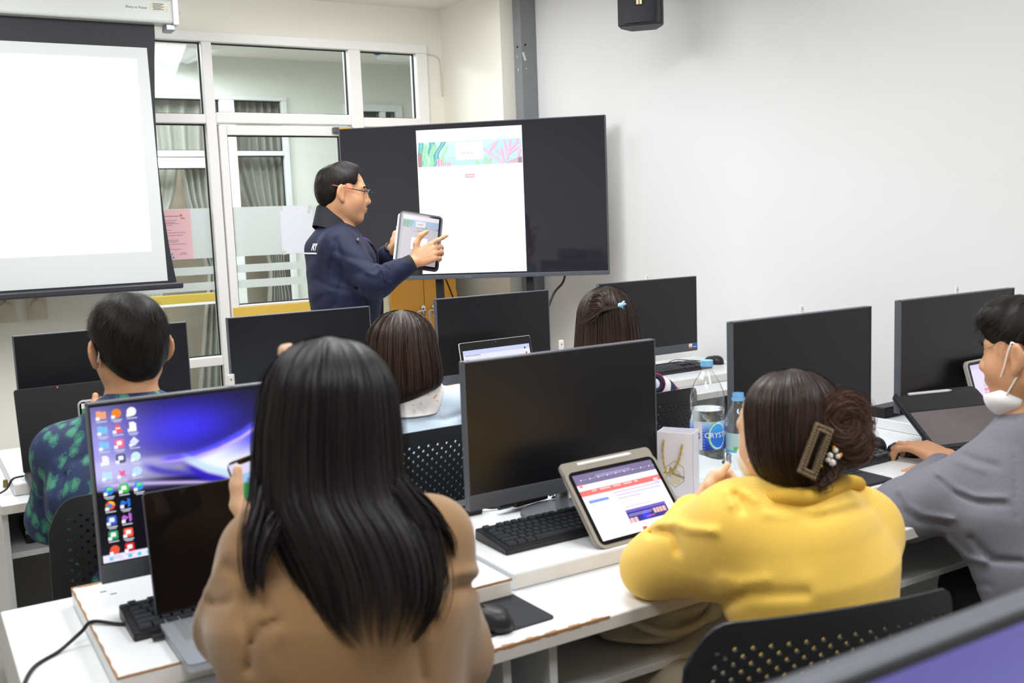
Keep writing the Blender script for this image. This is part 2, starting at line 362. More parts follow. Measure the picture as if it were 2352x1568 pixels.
t = paper('blank_notice', 'blank white sheet taped to the door glass behind the presenter', 2.006, 2.213, 1.326, 1.612, YF-.017, wpap_m)
for a in ((-.104, -.08, -.004, .02), (-.1, -.085, .262, .286), (.075, .1, .262, .288), (.07, .09, .24, .258)): MB().box(a[0], a[1], -.0018, -.0012, a[2], a[3]).build('tape_strip', tape_m, t)

# ================================================================== corridor and room behind the glass
YB = 8.2
wb = MB(); wb.box(-2.2, .55, YB, YB+.12, 0, ZC); wb.box(.55, 2.86, YB, YB+.12, 2.54, ZC); wb.box(2.86, 3.36, YB, YB+.12, 0, ZC)
wb.box(3.36, 3.9, YB, YB+.12, 2.5, ZC); wb.box(3.9, 4.2, YB, YB+.12, 0, ZC)
cwall_m = mat('corridor_paint', 'dfe3dc', .7, noise=(1.2, .12, 'd3d7cf'))
struct('wall_corridor', wb, cwall_m)
struct('wall_corridor.001', MB().box(-2.2, 4.2, 9.5, 9.6, 0, ZC), cwall_m)
struct('wall_corridor.002', MB().box(4.15, 4.2, YF, 9.5, 0, ZC), cwall_m)
w2 = bpy.data.objects.new('window_2', None); COL.objects.link(w2); w2['kind'] = 'structure'
def bar2(x0, x1, z0, z1, n='frame_bar'): return bar(x0, x1, z0, z1, n, YB-.03, YB+.06, w2, pvc2_m)
bar2(.55, 2.86, 2.505, 2.54, 'top_rail'); bar2(2.812, 2.86, 0, 2.505, 'frame_jamb'); bar2(2.308, 2.425, 0, 2.505, 'mullion'); bar2(.55, .61, 0, 2.505, 'frame_jamb')
bar2(.61, 2.308, 2.06, 2.105, 'transom'); bar2(2.425, 2.812, 2.065, 2.103, 'transom')
bar2(2.425, 2.812, .69, .75, 'transom')
for a in ((.61, 2.308, 2.105, 2.505), (2.425, 2.812, 2.103, 2.505), (2.425, 2.812, .75, 2.065)): pane(*a, w2, YB+.02)
d2 = bpy.data.objects.new('door_2', None); COL.objects.link(d2); d2['kind'] = 'structure'
for a in ((2.24, 2.302, .02, 2.05), (.62, .69, .02, 2.05)): MB().box(a[0], a[1], YB-.035, YB+.02, a[2], a[3], .006).build('door_stile', pvc2_m, d2)
MB().box(.69, 2.24, YB-.035, YB+.02, 1.97, 2.05, .006).build('door_rail', pvc2_m, d2); MB().box(.69, 2.24, YB-.035, YB+.02, .02, .15, .006).build('door_rail', pvc2_m, d2)
MB().box(.69, 2.24, YB-.04, YB+.01, .915, .985, .004).build('push_rail', mustard_m, d2); MB().box(.69, 2.24, YB-.042, YB+.012, .895, .915, .002).build('door_rail', pvc2_m, d2)
pane(.69, 2.24, .15, 1.97, d2, YB-.01, 'door_pane')
w3 = bpy.data.objects.new('window_3', None); COL.objects.link(w3); w3['kind'] = 'structure'
for a in ((3.36, 3.42, 0, 2.5), (3.84, 3.9, 0, 2.5), (3.42, 3.84, 2.44, 2.5), (3.42, 3.84, 2.02, 2.09), (3.69, 3.74, 2.09, 2.44)): bar(*a, 'frame_bar', YB-.03, YB+.06, w3, pvc2_m)
pane(3.42, 3.69, 2.09, 2.44, w3, YB+.02); pane(3.74, 3.84, 2.09, 2.44, w3, YB+.02)
MB().box(3.42, 3.84, YB+.1, YB+.12, 0, 2.44).build('blind', grey_m, w3)
# curtains behind the far glazing
def curtain(name, lab, levels, Y, waves, amp, m, nu=90, nv=24, ph=0):
    zs = np.linspace(levels[0][0], levels[-1][0], nv); L = np.array(levels)[np.argsort([l[0] for l in levels])]
    V = []; F = []
    for side in (0, 1):
        for z in zs:
            xl, xr = np.interp(z, L[:, 0], L[:, 1]), np.interp(z, L[:, 0], L[:, 2])
            for u in np.linspace(0, 1, nu):
                V.append((xl+(xr-xl)*u, Y+amp*math.sin(ph+waves*2*PI*(u+.012*math.sin(9*u+3*z)))+.25*amp*math.sin(ph*2+waves*5.1*u)+side*.004, z))
    n = nu*nv
    for j in range(nv-1):
        for i in range(nu-1):
            a = j*nu+i; F.append((a, a+1, a+nu+1, a+nu)); F.append((n+a, n+a+nu, n+a+nu+1, n+a+1))
    for j in range(nv-1):
        for i in (0, nu-1): a = j*nu+i; F.append((a, a+nu, n+a+nu, n+a))
    return tag(raw(name, V, F, m, None, True), lab, 'curtain')
curtain('curtain', 'dark grey pleated valance curtain in the upper panes of the far window', [(2.62, .5, 2.31), (2.09, .5, 2.31)], 8.36, 17, .03, curtain_m, nu=200)
curtain('curtain', 'short grey pleated curtain in the small upper pane right of the far mullion', [(2.62, 2.4, 2.85), (2.06, 2.4, 2.85)], 8.36, 7, .03, curtain_m)
curtain('curtain', 'grey pleated curtain gathered to the right by a tieback in the far window', [(2.1, 2.40, 2.86), (1.85, 2.45, 2.86), (1.5, 2.56, 2.84), (1.3, 2.66, 2.82), (1.15, 2.69, 2.8), (.9, 2.66, 2.84), (.005, 2.56, 2.86)], 8.36, 7, .03, curtain_m, ph=1)
curtain('curtain', 'pale grey curtain drawn left in the far door glass under the valance', [(1.99, 1.2, 2.02), (1.75, 1.2, 1.97), (1.4, 1.2, 1.82), (.005, 1.2, 1.8)], 8.42, 9, .025, curtain2_m, ph=.5)
curtain('curtain', 'pale grey curtain falling from the middle to the right in the far door glass', [(1.99, 2.0, 2.3), (1.75, 2.02, 2.3), (1.4, 2.1, 2.3), (1.1, 2.16, 2.3), (.8, 2.1, 2.32), (.005, 1.98, 2.34)], 8.30, 6, .03, curtain_m, ph=2)
struct('wall_corridor.003', MB().box(-2.2, 4.2, 9.1, 9.14, 0, ZC), mat('back_room_wall', 'd8cdbd', .8, noise=(1, .2, 'cbbfae')))
# louvred fluorescent fitting on the corridor ceiling
t = thing('fluorescent_light', 'white louvred fluorescent ceiling fitting seen through the top left pane', 'light', (1.79, 7.9, ZC-.05), .09)
fmb = MB()
for a in ((-.33, .33, -.45, -.42), (-.33, .33, .42, .45), (-.33, -.3, -.42, .42), (.3, .33, -.42, .42)): fmb.box(a[0], a[1], a[2], a[3], -.02, .05)
fmb.build('fitting_frame', white_m, t)
tube_e = emit_mat('fluorescent_tube', 2.6, col='f4fbff')
for x in (-.2, 0, .2): MB().cyl((x, -.41, .025), (x, .41, .025), .013, n=10).build('tube', tube_e, t)
for k in range(11): MB().box(-.3, .3, -.4+k*.08, -.395+k*.08, -.015, .01).build('louvre', white_m, t)
MB().box(-.3, .3, -.42, .42, .045, .05).build('reflector', white_m, t)
# router box high in the corridor
t = thing('wall_unit', 'small white wireless unit under the corridor ceiling seen in the top right pane', 'router', at_y(918, 131, 7.4))
MB().box(-.16, .1, -.1, .1, -.02, .05, .02).build('casing', white_m, t)
tube('lead', [(-.14, 0, .03), (-.2, 0, .01), (-.25, 0, .05)], .006, blue_m, t)

# ================================================================== projection screen
t = thing('projection_screen', 'pull-down projection screen with black border showing a blank white page', 'screen', (0, 5.52, 1.19))
def Zl(z): return z-1.19
MB().box(-1.35, 1.335, -.07, .05, Zl(2.545), Zl(2.665), .014, 3).build('housing', mat('screen_housing', 'c9ccc8', .4, noise=(3, .1, 'c0c3bf')), t)
MB().box(1.333, 1.362, -.075, .055, Zl(2.54), Zl(2.67), .006).build('end_cap', white_m, t); MB().box(1.30, 1.345, -.05, .05, Zl(2.515), Zl(2.545), .004).build('bracket', grey2_m, t)
MB().box(1.335, 1.375, -.05, .0, Zl(2.6), Zl(2.612), .003).build('bracket', grey2_m, t)
hs = MB().box(1.225, 1.315, -.0715, -.07, Zl(2.6), Zl(2.645)).build('rating_label', mat('foil_label', 'd8d4c4', .4, noise=(120, .5, '9a9a90')), t)
for k in range(5): MB().box(1.235, 1.29-.012*(k % 2), -.0722, -.0716, Zl(2.636-.007*k), Zl(2.639-.007*k)).build('printed_line', dark_text_m, hs)
text('maker_slogan', 'Sharp as Razor', .0175, dark_text_m, t, (1.102, -.0705, Zl(2.609)))
fab_m = mat('screen_black_border', '1f2025', .6, noise=(20, .2, '26272d')); lit_m = emit_mat('projected_page', 1.25, col='ffffff')
fabw_m = mat('screen_white_fabric', 'cfd2d2', .7, noise=(3, .08, 'c6c9ca'))
edge = [(2.55, 1.252), (2.483, 1.25), (2.36, 1.238), (2.1, 1.222), (1.85, 1.216), (1.6, 1.224), (1.4, 1.24), (1.215, 1.264)]
P = [(x, Zl(z)) for z, x in edge]; P = [(-1.25-.0, Zl(2.55)), (-1.25, Zl(1.215))]+P[::-1]
MB().prism(P, 0, .002, 'y').build('fabric', fab_m, t)
ed2 = [(2.431, 1.212-.0), (1.232, 1.226)]
pw = [(-1.2, Zl(1.232)), (1.218, Zl(1.232)), (1.205, Zl(2.428)), (-1.2, Zl(2.428))]
wv = MB().prism(pw, -.0012, 0, 'y').build('white_area', fabw_m, t)
pl = [(-1.1, Zl(1.392)), (1.148, Zl(1.389)), (1.15, Zl(2.37)), (-1.1, Zl(2.37))]
MB().prism(pl, -.0022, -.0012, 'y').build('projected_image', lit_m, t)
MB().box(-1.3, 1.292, -.028, .012, Zl(1.188), Zl(1.222), .008, 2).build('bottom_bar', mat('screen_bar', '2d2e36', .4, noise=(10, .2, '34353d')), t)

# ---- fan regulators
reg_m = mat('aged_ivory_plastic', 'd6cfbb', .5, noise=(10, .2, 'c9c1ab'))
for x, z, lab in ((.474, 1.113, 'ivory round dial switch on the front wall, under the far left of the projection screen'), (.629, 1.117, 'ivory round dial switch on the front wall, nearer the seated man in the leaf shirt')):
    t = thing('fan_regulator', lab, 'switch', (x, YF, z), 0, 'dial switches under the projection screen')
    MB().box(-.05, .05, -.012, 0, -.075, .065, .004).build('plate', reg_m, t)
    MB().cyl((0, -.012, 0), (0, -.034, 0), .033, .03, 24).build('dial', reg_m, t, True); MB().box(-.004, .004, -.02, -.012, .04, .06, .001).build('pointer', dark_text_m, t)

# ---- loudspeaker
SPK = at_d(1470, 58, 4.55)
sp = thing('loudspeaker', 'black box loudspeaker mounted high on the white right wall', 'speaker', SPK, -.80)
pts = [(-.105, 0), (.105, 0), (.105, .07), (.06, .15), (-.06, .15), (-.105, .07)]
MB().prism([(-.1, .0), (.1, 0), (.1, .06), (.06, .15), (-.06, .15), (-.1, .06)], 0, .42, 'z', .006).build('cabinet', speaker_m, sp, True)
gm = MB(); V = []
for k in range(9):
    u = k/8; x = -.098+.196*u; V.append((x, .016-.028*(1-(2*u-1)**2)**.5))
gm.prism(V+[(.098, .02), (-.098, .02)], .012, .412, 'z', .0).build('grille', mat('grille_cloth', '26272e', .6, noise=(200, .5, '30313a'), bump=(900, .3, .001)), sp, True)
bd = MB().box(-.016, .016, -.0175, -.0115, .085, .12, .001).build('badge', black_m, sp)
for a in ((-.012, -.002, .089, .108), (.002, .012, .089, .108), (-.012, .012, .110, .116)): MB().box(a[0], a[1], -.0185, -.017, a[2], a[3]).build('badge_mark', mat('brass_badge', 'd8c79a', .4, .3, noise=(20, .1, 'c8b78a')), bd)
MB().box(-.03, .03, .14, .36, .2, .26, .004).build('wall_bracket', grey2_m, sp)
# ================================================================== big furniture
# ---- orange cabinet
t = thing('cupboard', 'orange two-door steel cupboard behind the television', 'cupboard', (2.757, 5.6, 0))
MB().box(-.235, .232, .012, .39, 0, 1.85, .004).build('carcass', mat('cupboard_cream', 'ded9c6', .45, noise=(4, .15, 'd2ccb8')), t)
for s in (-1, 1):
    x0, x1 = (-.222, -.0015) if s < 0 else (.0015, .221)
    d = MB().box(x0, x1, 0, .012, .06, 1.8, .003).build('door', orange_m, t)
    hx = -.015 if s < 0 else .06
    h = MB(); h.cyl((hx, 0, .965), (hx, -.012, .965), .014, n=16); h.box(hx-.008, hx+.008, -.012, 0, .91, .965, .003); h.cyl((hx, 0, .912), (hx, -.012, .912), .01, n=14)
    h.cyl((hx, -.01, .95), (hx, -.035, .95), .006); h.cyl((hx, -.035, .95), (hx-.055, -.04, .946), .006); h.cyl((hx-.053, -.04, .946), (hx-.048, -.045, .86), .006, .004)
    h.build('handle', chrome_m, d, True)
    for z in (.25, 1.0, 1.6): MB().cyl((-.224 if s < 0 else .223, 0, z), (-.224 if s < 0 else .223, 0, z+.05), .006, n=8).build('hinge', orange_m, d)

# ---- television on its stand
TW, TH = 1.455, .835
tv = thing('television', 'large flat television on a black stand showing a coral reef web page', 'television', (2.132, 5.286, 1.174), -.708)
MB().box(0, TW, .004, .045, 0, TH, .006).build('back_shell', black_m, tv)
tvp_m = emit_mat('television_panel', 1.0, col='26252e'); tvp_m.node_tree.nodes['Principled BSDF'].inputs['Roughness'].default_value = .05; tvp_m.node_tree.nodes['Principled BSDF'].inputs['Specular IOR Level'].default_value = .6
MB().box(.006, TW-.006, -.001, .004, .022, TH-.006).build('panel', tvp_m, tv)
fr = MB(); fr.box(0, TW, -.006, .008, 0, .022, .002); fr.box(0, .006, -.006, .008, .02, TH, .002); fr.box(TW-.006, TW, -.006, .008, .02, TH, .002); fr.box(0, TW, -.006, .008, TH-.006, TH, .002)
fr.build('frame', grey_m, tv); MB().box(.668, .712, -.009, 0, -.006, .013, .003).build('maker_plate', grey_m, tv)
# the page it shows
def coral_page(ny, nx):
    im = np.ones((ny, nx, 3)); return im
nx, ny = 286, 66
bx0, bx1, bz0, bz1 = .438, 1.008, .608, .738
U, Vv = np.meshgrid(np.linspace(0, 1, nx), np.linspace(0, 1, ny)); asp = (bx1-bx0)/(bz1-bz0)
A = U*asp
banner = np.ones((ny, nx, 3))*np.array([.88, 1, 1])
def put(mask, c): banner[mask] = c
put(Vv > .62+.25*np.exp(-((U-.5)/.09)**2)*0-.2*(U > .6)*smoothstep(.6, .8, U), (.82, .98, .98))
put((U > .56) & (Vv < .45) & (Vv > .45-(U-.6)*2.5) & (U < 1), (.80, .99, 1))
def blade(x0, x1, sway, w, top, c, edge=None, vein=None, bot=1.0):
    t = (bot-Vv)/(bot-top); cx = x0+(x1-x0)*t+sway*np.sin(t*9); m = (t >= 0) & (t <= 1) & (np.abs(A-cx) < w*(1-.25*(t > .9)*(t-.9)*10))
    put(m, c)
    if vein is not None: put(m & (np.abs(A-cx) < .012), vein)
teal, lime = (.48, .80, .78), (.76, 1, .82)
blade(.17, .14, .02, .11, -.05, teal, None, (.8, 1, 1)); blade(.62, .58, .05, .13, -.05, teal, None, (.85, 1, 1)); blade(.62, 1.1, .05, .11, -.05, teal, None, (.8, 1, 1))
blade(.3, .33, .03, .1, .08, lime, None, (.62, .9, .72)); blade(.5, .72, .05, .09, .1, lime, None, (.6, .9, .72)); blade(.98, 1.22, .05, .07, .18, lime)
put((A < .16) & (Vv > .42), (.76, .62, .63))
for k, (x, h, w) in enumerate(((.86, .32, .05), (.98, .28, .04), (1.05, .2, .035), (1.15, .18, .03), (1.25, .17, .03), (1.33, .15, .025))):
    m = (np.abs(A-x) < w) & (Vv > 1-h); put(m, (1, .86, .96)); put(m & (A > x), (1, .68, .78))
def branch(p, q, w, c):
    p = np.array(p, float); q = np.array(q, float); d = q-p; L = (d**2).sum(); t = np.clip(((A-p[0])*d[0]+(Vv-p[1])*d[1])/L, 0, 1)
    put(np.hypot(A-p[0]-t*d[0], Vv-p[1]-t*d[1]) < w, c)
BR = [((3.55, .95), (2.95, .5)), ((2.95, .5), (2.75, .35)), ((3.0, .55), (3.2, .15)), ((3.15, .3), (3.35, .1)), ((3.6, .9), (3.5, .35)), ((3.5, .6), (3.25, .4)), ((3.75, .8), (3.9, .1)), ((3.85, .45), (4.2, .15)),
      ((3.8, .6), (4.25, .35)), ((3.75, .7), (3.65, .1)), ((4.2, .75), (4.35, .25)), ((4.3, .5), (4.4, .3)), ((2.95, .98), (3.05, .8)), ((4.05, .3), (4.2, .02))]
for p, q in BR: branch((p[0]+.02, p[1]+.02), (q[0]+.02, q[1]+.01), .05, (1, .70, .82))
for p, q in BR: branch(p, q, .042, (1, .86, .97))
put((A > 3.7) & (Vv > .95-(A-3.7)*.35), (.93, .80, .86)); put((A > 4.2) & (Vv > .78), (.72, .60, .66))
for x, h in ((2.5, .16), (2.85, .28), (2.95, .22)): put(((A-x)/.09)**2+((Vv-1+h*.4)/(h*.8))**2 < 1, (.76, .98, .82))
put((np.abs(U-.5) < .135) & (np.abs(Vv-.42) < .36), (1, 1, 1))
page = raster('page', .434, 1.011, .031, .804, -.0015, np.ones((3, 3, 3)), screen_b, tv)
raster('banner_picture', bx0, bx1, bz0, bz1, -.0019, banner, screen_e, page)
pale_t = emit_mat('pale_screen_text', 1.0, col='dfe2e2'); pink_e = emit_mat('pink_screen_button', 1.0, col='f9b2be')
text('screen_number', '044926', .023, pale_t, page, (.676, -.0024, .664))
pr_ = MB(); pr_.prism(rrect(.692, .748, .541, .560, .0094), -.0022, -.0016); pr_.build('button', pink_e, page)
we = emit_mat('white_screen_text', 1.3, col='ffffff'); MB().box(.698, .742, -.0026, -.0021, .5475, .5535).build('button_text', we, page)
MB().box(.66, .81, -.0019, -.0016, .035, .037).build('home_bar', pale_t, page)
for x in (.512, 1.018): MB().box(x-.02, x+.02, .045, .085, -1.1, .5, .003).build('stand_column', black_m, tv)
MB().box(.48, 1.06, .05, .085, .25, .33).build('stand_crossbar', black_m, tv)
for x in (.512, 1.018): MB().box(x-.03, x+.03, -.25, .38, -1.12, -1.08, .006).build('stand_foot', black_m, tv)
tag(tube('television_cable', [(3.1, 4.56, 1.165), (3.06, 4.53, 1.13), (2.97, 4.5, 1.06), (2.9, 4.5, .85), (2.88, 4.5, .4), (2.9, 4.5, .012)], .0065, cable_m), 'thick black cable hanging from the lower right corner of the television', 'cable')
tag(tube('television_cable', [(2.66, 5.12, 1.165), (2.69, 5.16, 1.14), (2.74, 5.2, 1.06), (2.79, 5.2, .9), (2.8, 5.2, .4), (2.8, 5.2, .012)], .005, cable_m), 'thin black cable hanging before the orange cupboard doors', 'cable')

# ---- desks
def desk(lab, x0, x1, y0, dep=.74, parts=()):
    t = thing('desk', lab, 'desk', (x0, y0, 0), 0); w = x1-x0
    top = MB().box(0, w, 0, dep, .722, .75, .003).build('desktop', lam_m, t)
    MB().box(.002, w-.002, -.0012, .001, .7235, .7475).build('edge_band', lam_edge_m, top)
    for x in parts: MB().box(x, x+.018, .03, dep-.03, 0, .722, .002).build('side_panel', lam_m, t)
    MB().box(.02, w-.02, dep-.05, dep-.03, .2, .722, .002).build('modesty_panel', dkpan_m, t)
    ps = sorted(parts)
    for a, b in zip(ps[:-1], ps[1:]):
        if b-a > .3: MB().box(a+.018, b, .06, dep-.05, .575, .592, .002).build('under_shelf', lam_m, t)
    return t
D1 = desk('white desk in front of the brown sweater woman and the yellow sweater woman', .112, 1.70, 1.475, .745, (0, .75, .85, 1.57))
ch = MB()
for k in range(26):   # chipped strip along the front edge
    x = .63+k*.013; ch.box(x, x+.0131, -.0016, .004+.003*math.sin(k*1.7), .746-.002*abs(math.sin(k*.9)), .7506)
ch.build('chipped_edge', chip_m, D1)
D2 = desk('white desk between the yellow sweater woman and the grey shirt man', 1.705, 3.32, 1.475, .745, (0, .78, 1.597))
D3 = desk('white desk of the middle row where the leaf shirt man sits', .185, 1.75, 3.11, .76, (0, .8, 1.547))
D4 = desk('white desk of the middle row beside the right wall', 1.755, 3.33, 3.11, .76, (0, .8, 1.557))
D0 = desk('white desk of the row nearest the camera below the purple lit monitor', .1, 1.7, -.1, .76, (0, .8, 1.582))
def riser(lab, x0, x1, y0, y1, zt=.787, chip=False):
    t = thing('riser_board', lab, 'board', (x0, y0, .75)); w, d, h = x1-x0, y1-y0, zt-.75
    MB().box(0, w, 0, d, .0005, h, .004).build('board', lam_m, t)
    MB().box(.004, w-.004, -.001, .001, .005, h-.006).build('edge_band', lam_edge_m, t)
    if chip:
        zz = h-.0004; e = MB()
        for k in range(60):
            u = k/60*w; a = .004+.003*abs(math.sin(k*.8)); e.box(u, u+w/59, d-a*1.6, d+.0006, zz-.002, zz+.0009)
        e.build('worn_edge', chip_m, t); e = MB()
        for k in range(50):
            u = k/50*d; e.box(-.0006, .0022+.001*math.sin(k), u, u+d/49, zz-.003, zz+.0009)
        e.build('worn_edge', chip_m, t); e = MB()
        for k in range(60):
            u = k/60*w; e.box(u, u+w/59, -.0008, .0015+.0012*abs(math.sin(k*1.3)), zz-.003, zz+.0009)
        e.build('worn_edge', chip_m, t)
        for x, y in ((.045, .43), (.06, .405)): MB().box(x, x+.012, y, y+.004, zz, zz+.001).build('chip_mark', grey_m, t)
    return t
riser('white riser board with a worn brown edge under the lit blue monitor', .24, .985, 1.668, 2.165, .787, True)
riser('white riser board with the black keyboard and upright tablet on it', 1.0, 1.775, 1.69, 2.17)
riser('white riser board carrying the folded tablet keyboard and the red notebook', 1.785, 3.3, 1.665, 2.18)
riser('small upper white board on the riser under the monitor of the grey shirt man', 2.622, 3.3, 1.915, 2.18, .82)
bpy.data.objects['riser_board.003'].location.z = .787
for _c in bpy.data.objects['riser_board.003'].children: _c.scale.z = .033/.07
riser('white riser board under the open laptop beside the leaf shirt man', .228, .93, 3.2, 3.75)
riser('white riser board behind the short haired woman', .95, 1.72, 3.25, 3.75)
riser('white riser board of the middle row near the jersey woman', 1.78, 2.5, 3.25, 3.75)
riser('white riser board by the right wall carrying a keyboard and mouse', 2.515, 3.3, 3.265, 3.75)
MB().box(-.0045, -.0005, .0, .36, -.0, .006).build('dark_gap', gasket_m, bpy.data.objects['riser_board']) if False else None

# ---- all-in-one monitors
def aio(lab, x0, y, z0, w=.542, h=.34, tagged=True, sticker=True, rz=0, base=True, neck=True, surf=.787, lit=False):
    t = thing('monitor', lab, 'monitor', (x0, y, z0), rz)
    b = MB(); b.box(0, w, .006, .022, 0, h, .003); b.box(.04, w-.04, .02, .046, .05, h-.06, .012, 3); b.build('back_shell', grey_m, t)
    f = MB(); c = .036
    f.box(0, w, -.002, .008, 0, c, .0015); f.box(0, .0035, -.002, .008, c, h, .001); f.box(w-.0035, w, -.002, .008, c, h, .001); f.box(0, w, -.002, .008, h-.0035, h, .001)
    f.build('bezel', grey_m, t)
    MB().box(.0035, w-.0035, .0, .006, c, h-.0035).build('screen', scr_m, t)
    n = MB(); n.cyl((w*.5, .03, -(z0-surf)+.004), (w*.5, .03, .1), .017, n=20); n.build('neck', grey2_m, t, True)
    MB().prism([(w/2+.1*math.cos(a)*1.05, .035+.085*math.sin(a)) for a in np.linspace(0, 2*PI, 40, endpoint=False)], -(z0-surf), -(z0-surf)+.008, 'z', .002).build('base', grey_m, t, True)
    if tagged:
        wc = MB().box(w/2-.010, w/2+.003, .006, .0095, h, h+.023, .001).build('pop_up_camera', white_m, t)
        MB().cyl((w/2-.0035, .006, h+.013), (w/2-.0035, .005, h+.013), .0016, n=8).build('lens', gasket_m, wc)
    if sticker:
        MB().box(w-.03, w-.004, -.0026, -.002, .012, .034).build('chip_sticker', blue_m, t)
        text('sticker_word', 'CORE', .0075, white_text_m, t, (w-.0275, -.0028, .016))
        MB().box(w-.052, w-.032, -.0026, -.002, .02, .034).build('white_sticker', white_m, t); MB().box(w-.052, w-.032, -.0026, -.002, .013, .02).build('orange_sticker', orng_m, t)
    return t
MW, MH = .542, .34
MA = aio('monitor with a lit blue swirl desktop and icons in front of the brown sweater woman', .269, 1.95, 1.192-MH)
ME = aio('black monitor behind the upright tablet, its screen off', 1.047, 1.95, 1.185-MH)
MF = aio('black monitor whose screen is off behind the yellow sweater woman', 1.847, 1.95, 1.205-MH)
MG = aio('black monitor whose screen is off before the grey shirt man', 2.517, 1.95, 1.211-MH, .56, surf=.82)
MZ = aio('black monitor in front of the leaf shirt man', .288, 3.5, 1.187-MH, .535, tagged=False)
MBm = aio('black monitor between the presenter and the long haired woman', .960, 3.5, 1.188-MH, .535, tagged=False)
MC = aio('black monitor in front of the orange cupboard with an open laptop before it', 1.771, 3.5, 1.193-MH, .525, tagged=False)
MD = aio('greyish monitor against the right wall behind the jersey woman', 2.552, 3.5, 1.2-MH, .548)
MH0 = aio('monitor with purple lit screen at the lower right corner, nearest the camera', .435, .42, 1.202-MH, .56, tagged=False, surf=.75)
# desktop picture on monitor A
nx, ny = 240, 136
U, Vv = np.meshgrid(np.linspace(0, 1, nx), np.linspace(0, 1, ny)); A = U*16/9
def mixc(base, c, a): return base*(1-a[..., None])+np.array(c)*a[..., None]
im = np.ones((ny, nx, 3))*np.array([.055, .045, .12])
im = mixc(im, (.24, .20, .98), np.exp(-(((A-.55)/.42)**2+((Vv-.2)/.2)**2))*.95)
im = mixc(im, (.70, .68, 1.0), np.exp(-((A/.3)**2+((Vv-.28)/.42)**2))*.9)
low = .52+.05*A+.02*A*A                       # the lower edge of the light
upr = .40-.02*A+.02*np.sin(A*3)
inside = smoothstep(-.02, .02, Vv-(.345+.06*np.clip(A, 0, .55)-.55*np.clip(A-.62, 0, 2)**1.4))*smoothstep(.015, -.015, Vv-(.485+.14*np.clip(A, 0, 1.3)**1.3*.55))
im = mixc(im, (.95, .95, 1.0), inside*smoothstep(1.6, .1, np.abs(A-.9))*.55)
im = mixc(im, (.80, .78, 1.0), np.exp(-(((A-.1)/.35)**2+((Vv-.42)/.09)**2))*.85)
yu = np.interp(A, [.35, .5, .6, .75, .9, 1.05, 1.2, 1.4], [.395, .40, .395, .365, .315, .24, .15, .02]); yl = np.interp(A, [.5, .58, .68, .8, .95, 1.15, 1.4, 1.8], [.40, .45, .52, .575, .61, .615, .58, .5])
wing = smoothstep(-.004, .02, Vv-yu)*smoothstep(.01, -.02, Vv-yl)*smoothstep(.5, .6, A)
wt = np.clip((Vv-yu)/np.maximum(yl-yu, .01), 0, 1)
im = mixc(im, (.95, .97, 1.0), wing)
im = mixc(im, (.24, .20, .96), wing*np.clip(smoothstep(.62, .12, wt)*smoothstep(.7, 1.15, A)*1.2, 0, 1))
def streak(p, w, c, a0, a1):
    global im
    y = np.interp(A, [q[0] for q in p], [q[1] for q in p]); a = np.exp(-((Vv-y)/w)**2)*smoothstep(p[0][0], p[0][0]+.1, A)*smoothstep(p[-1][0]+.01, p[-1][0]-.05, A); im = mixc(im, c, a*(a0+(a1-a0)*U))
up = [(.35, .395), (.5, .40), (.6, .395), (.75, .365), (.9, .315), (1.05, .24), (1.2, .15), (1.4, .02)]
streak(up, .016, (.93, .90, 1), 1, 1); streak([(a, b-.03*(a-.4)) for a, b in up], .03, (.30, .28, 1), .9, .9); streak([(a, b+.012) for a, b in up], .012, (1, .8, .95), .5, .5)
lo = [(.5, .40), (.58, .45), (.68, .52), (.8, .575), (.95, .61), (1.15, .615), (1.4, .58)]
streak(lo, .018, (.97, .99, 1), 1, 1); streak([(a, b+.035) for a, b in lo], .03, (.16, .12, .8), .95, .9); streak([(a, b-.03) for a, b in lo], .02, (.72, .88, 1), .8, .8)
streak([(.0, .50), (.3, .53), (.6, .575), (.9, .64), (1.15, .66), (1.4, .64)], .014, (.86, .78, 1), .9, .9)
streak([(.25, .40), (.4, .47), (.6, .53), (.8, .6)], .025, (.20, .14, .75), .7, .7)
dark = smoothstep(-.008, .012, Vv-(.535+.12*np.clip(A, 0, 1.05)+.0*A)); im = mixc(im, (.05, .045, .085), dark*smoothstep(1.7, 1.2, A)*.98)
im = mixc(im, (.93, .91, .99), ((Vv > .953)).astype(float))
w, h, c = .542, .34, .036
desk_e = emit_mat('lit_desktop', 1.05)
def lit_screen(mon, x0, x1, z0, z1, img, m, name='desktop_picture'):
    scr = [k for k in mon.children if k.name.split('.')[0] == 'screen'][0]
    return raster(name, x0, x1, z0, z1, -.0006, img, m, scr), scr
pic, scrA = lit_screen(MA, .006, w-.006, c+.003, h-.008, im, desk_e)
emits = {}
def ecol(c, s=1.05):
    if (c, s) not in emits: emits[(c, s)] = emit_mat('icon_'+c, s, col=c)
    return emits[(c, s)]
IX, IW = .006, w-.012; IZ1 = h-.008; IH = h-.008-c-.003
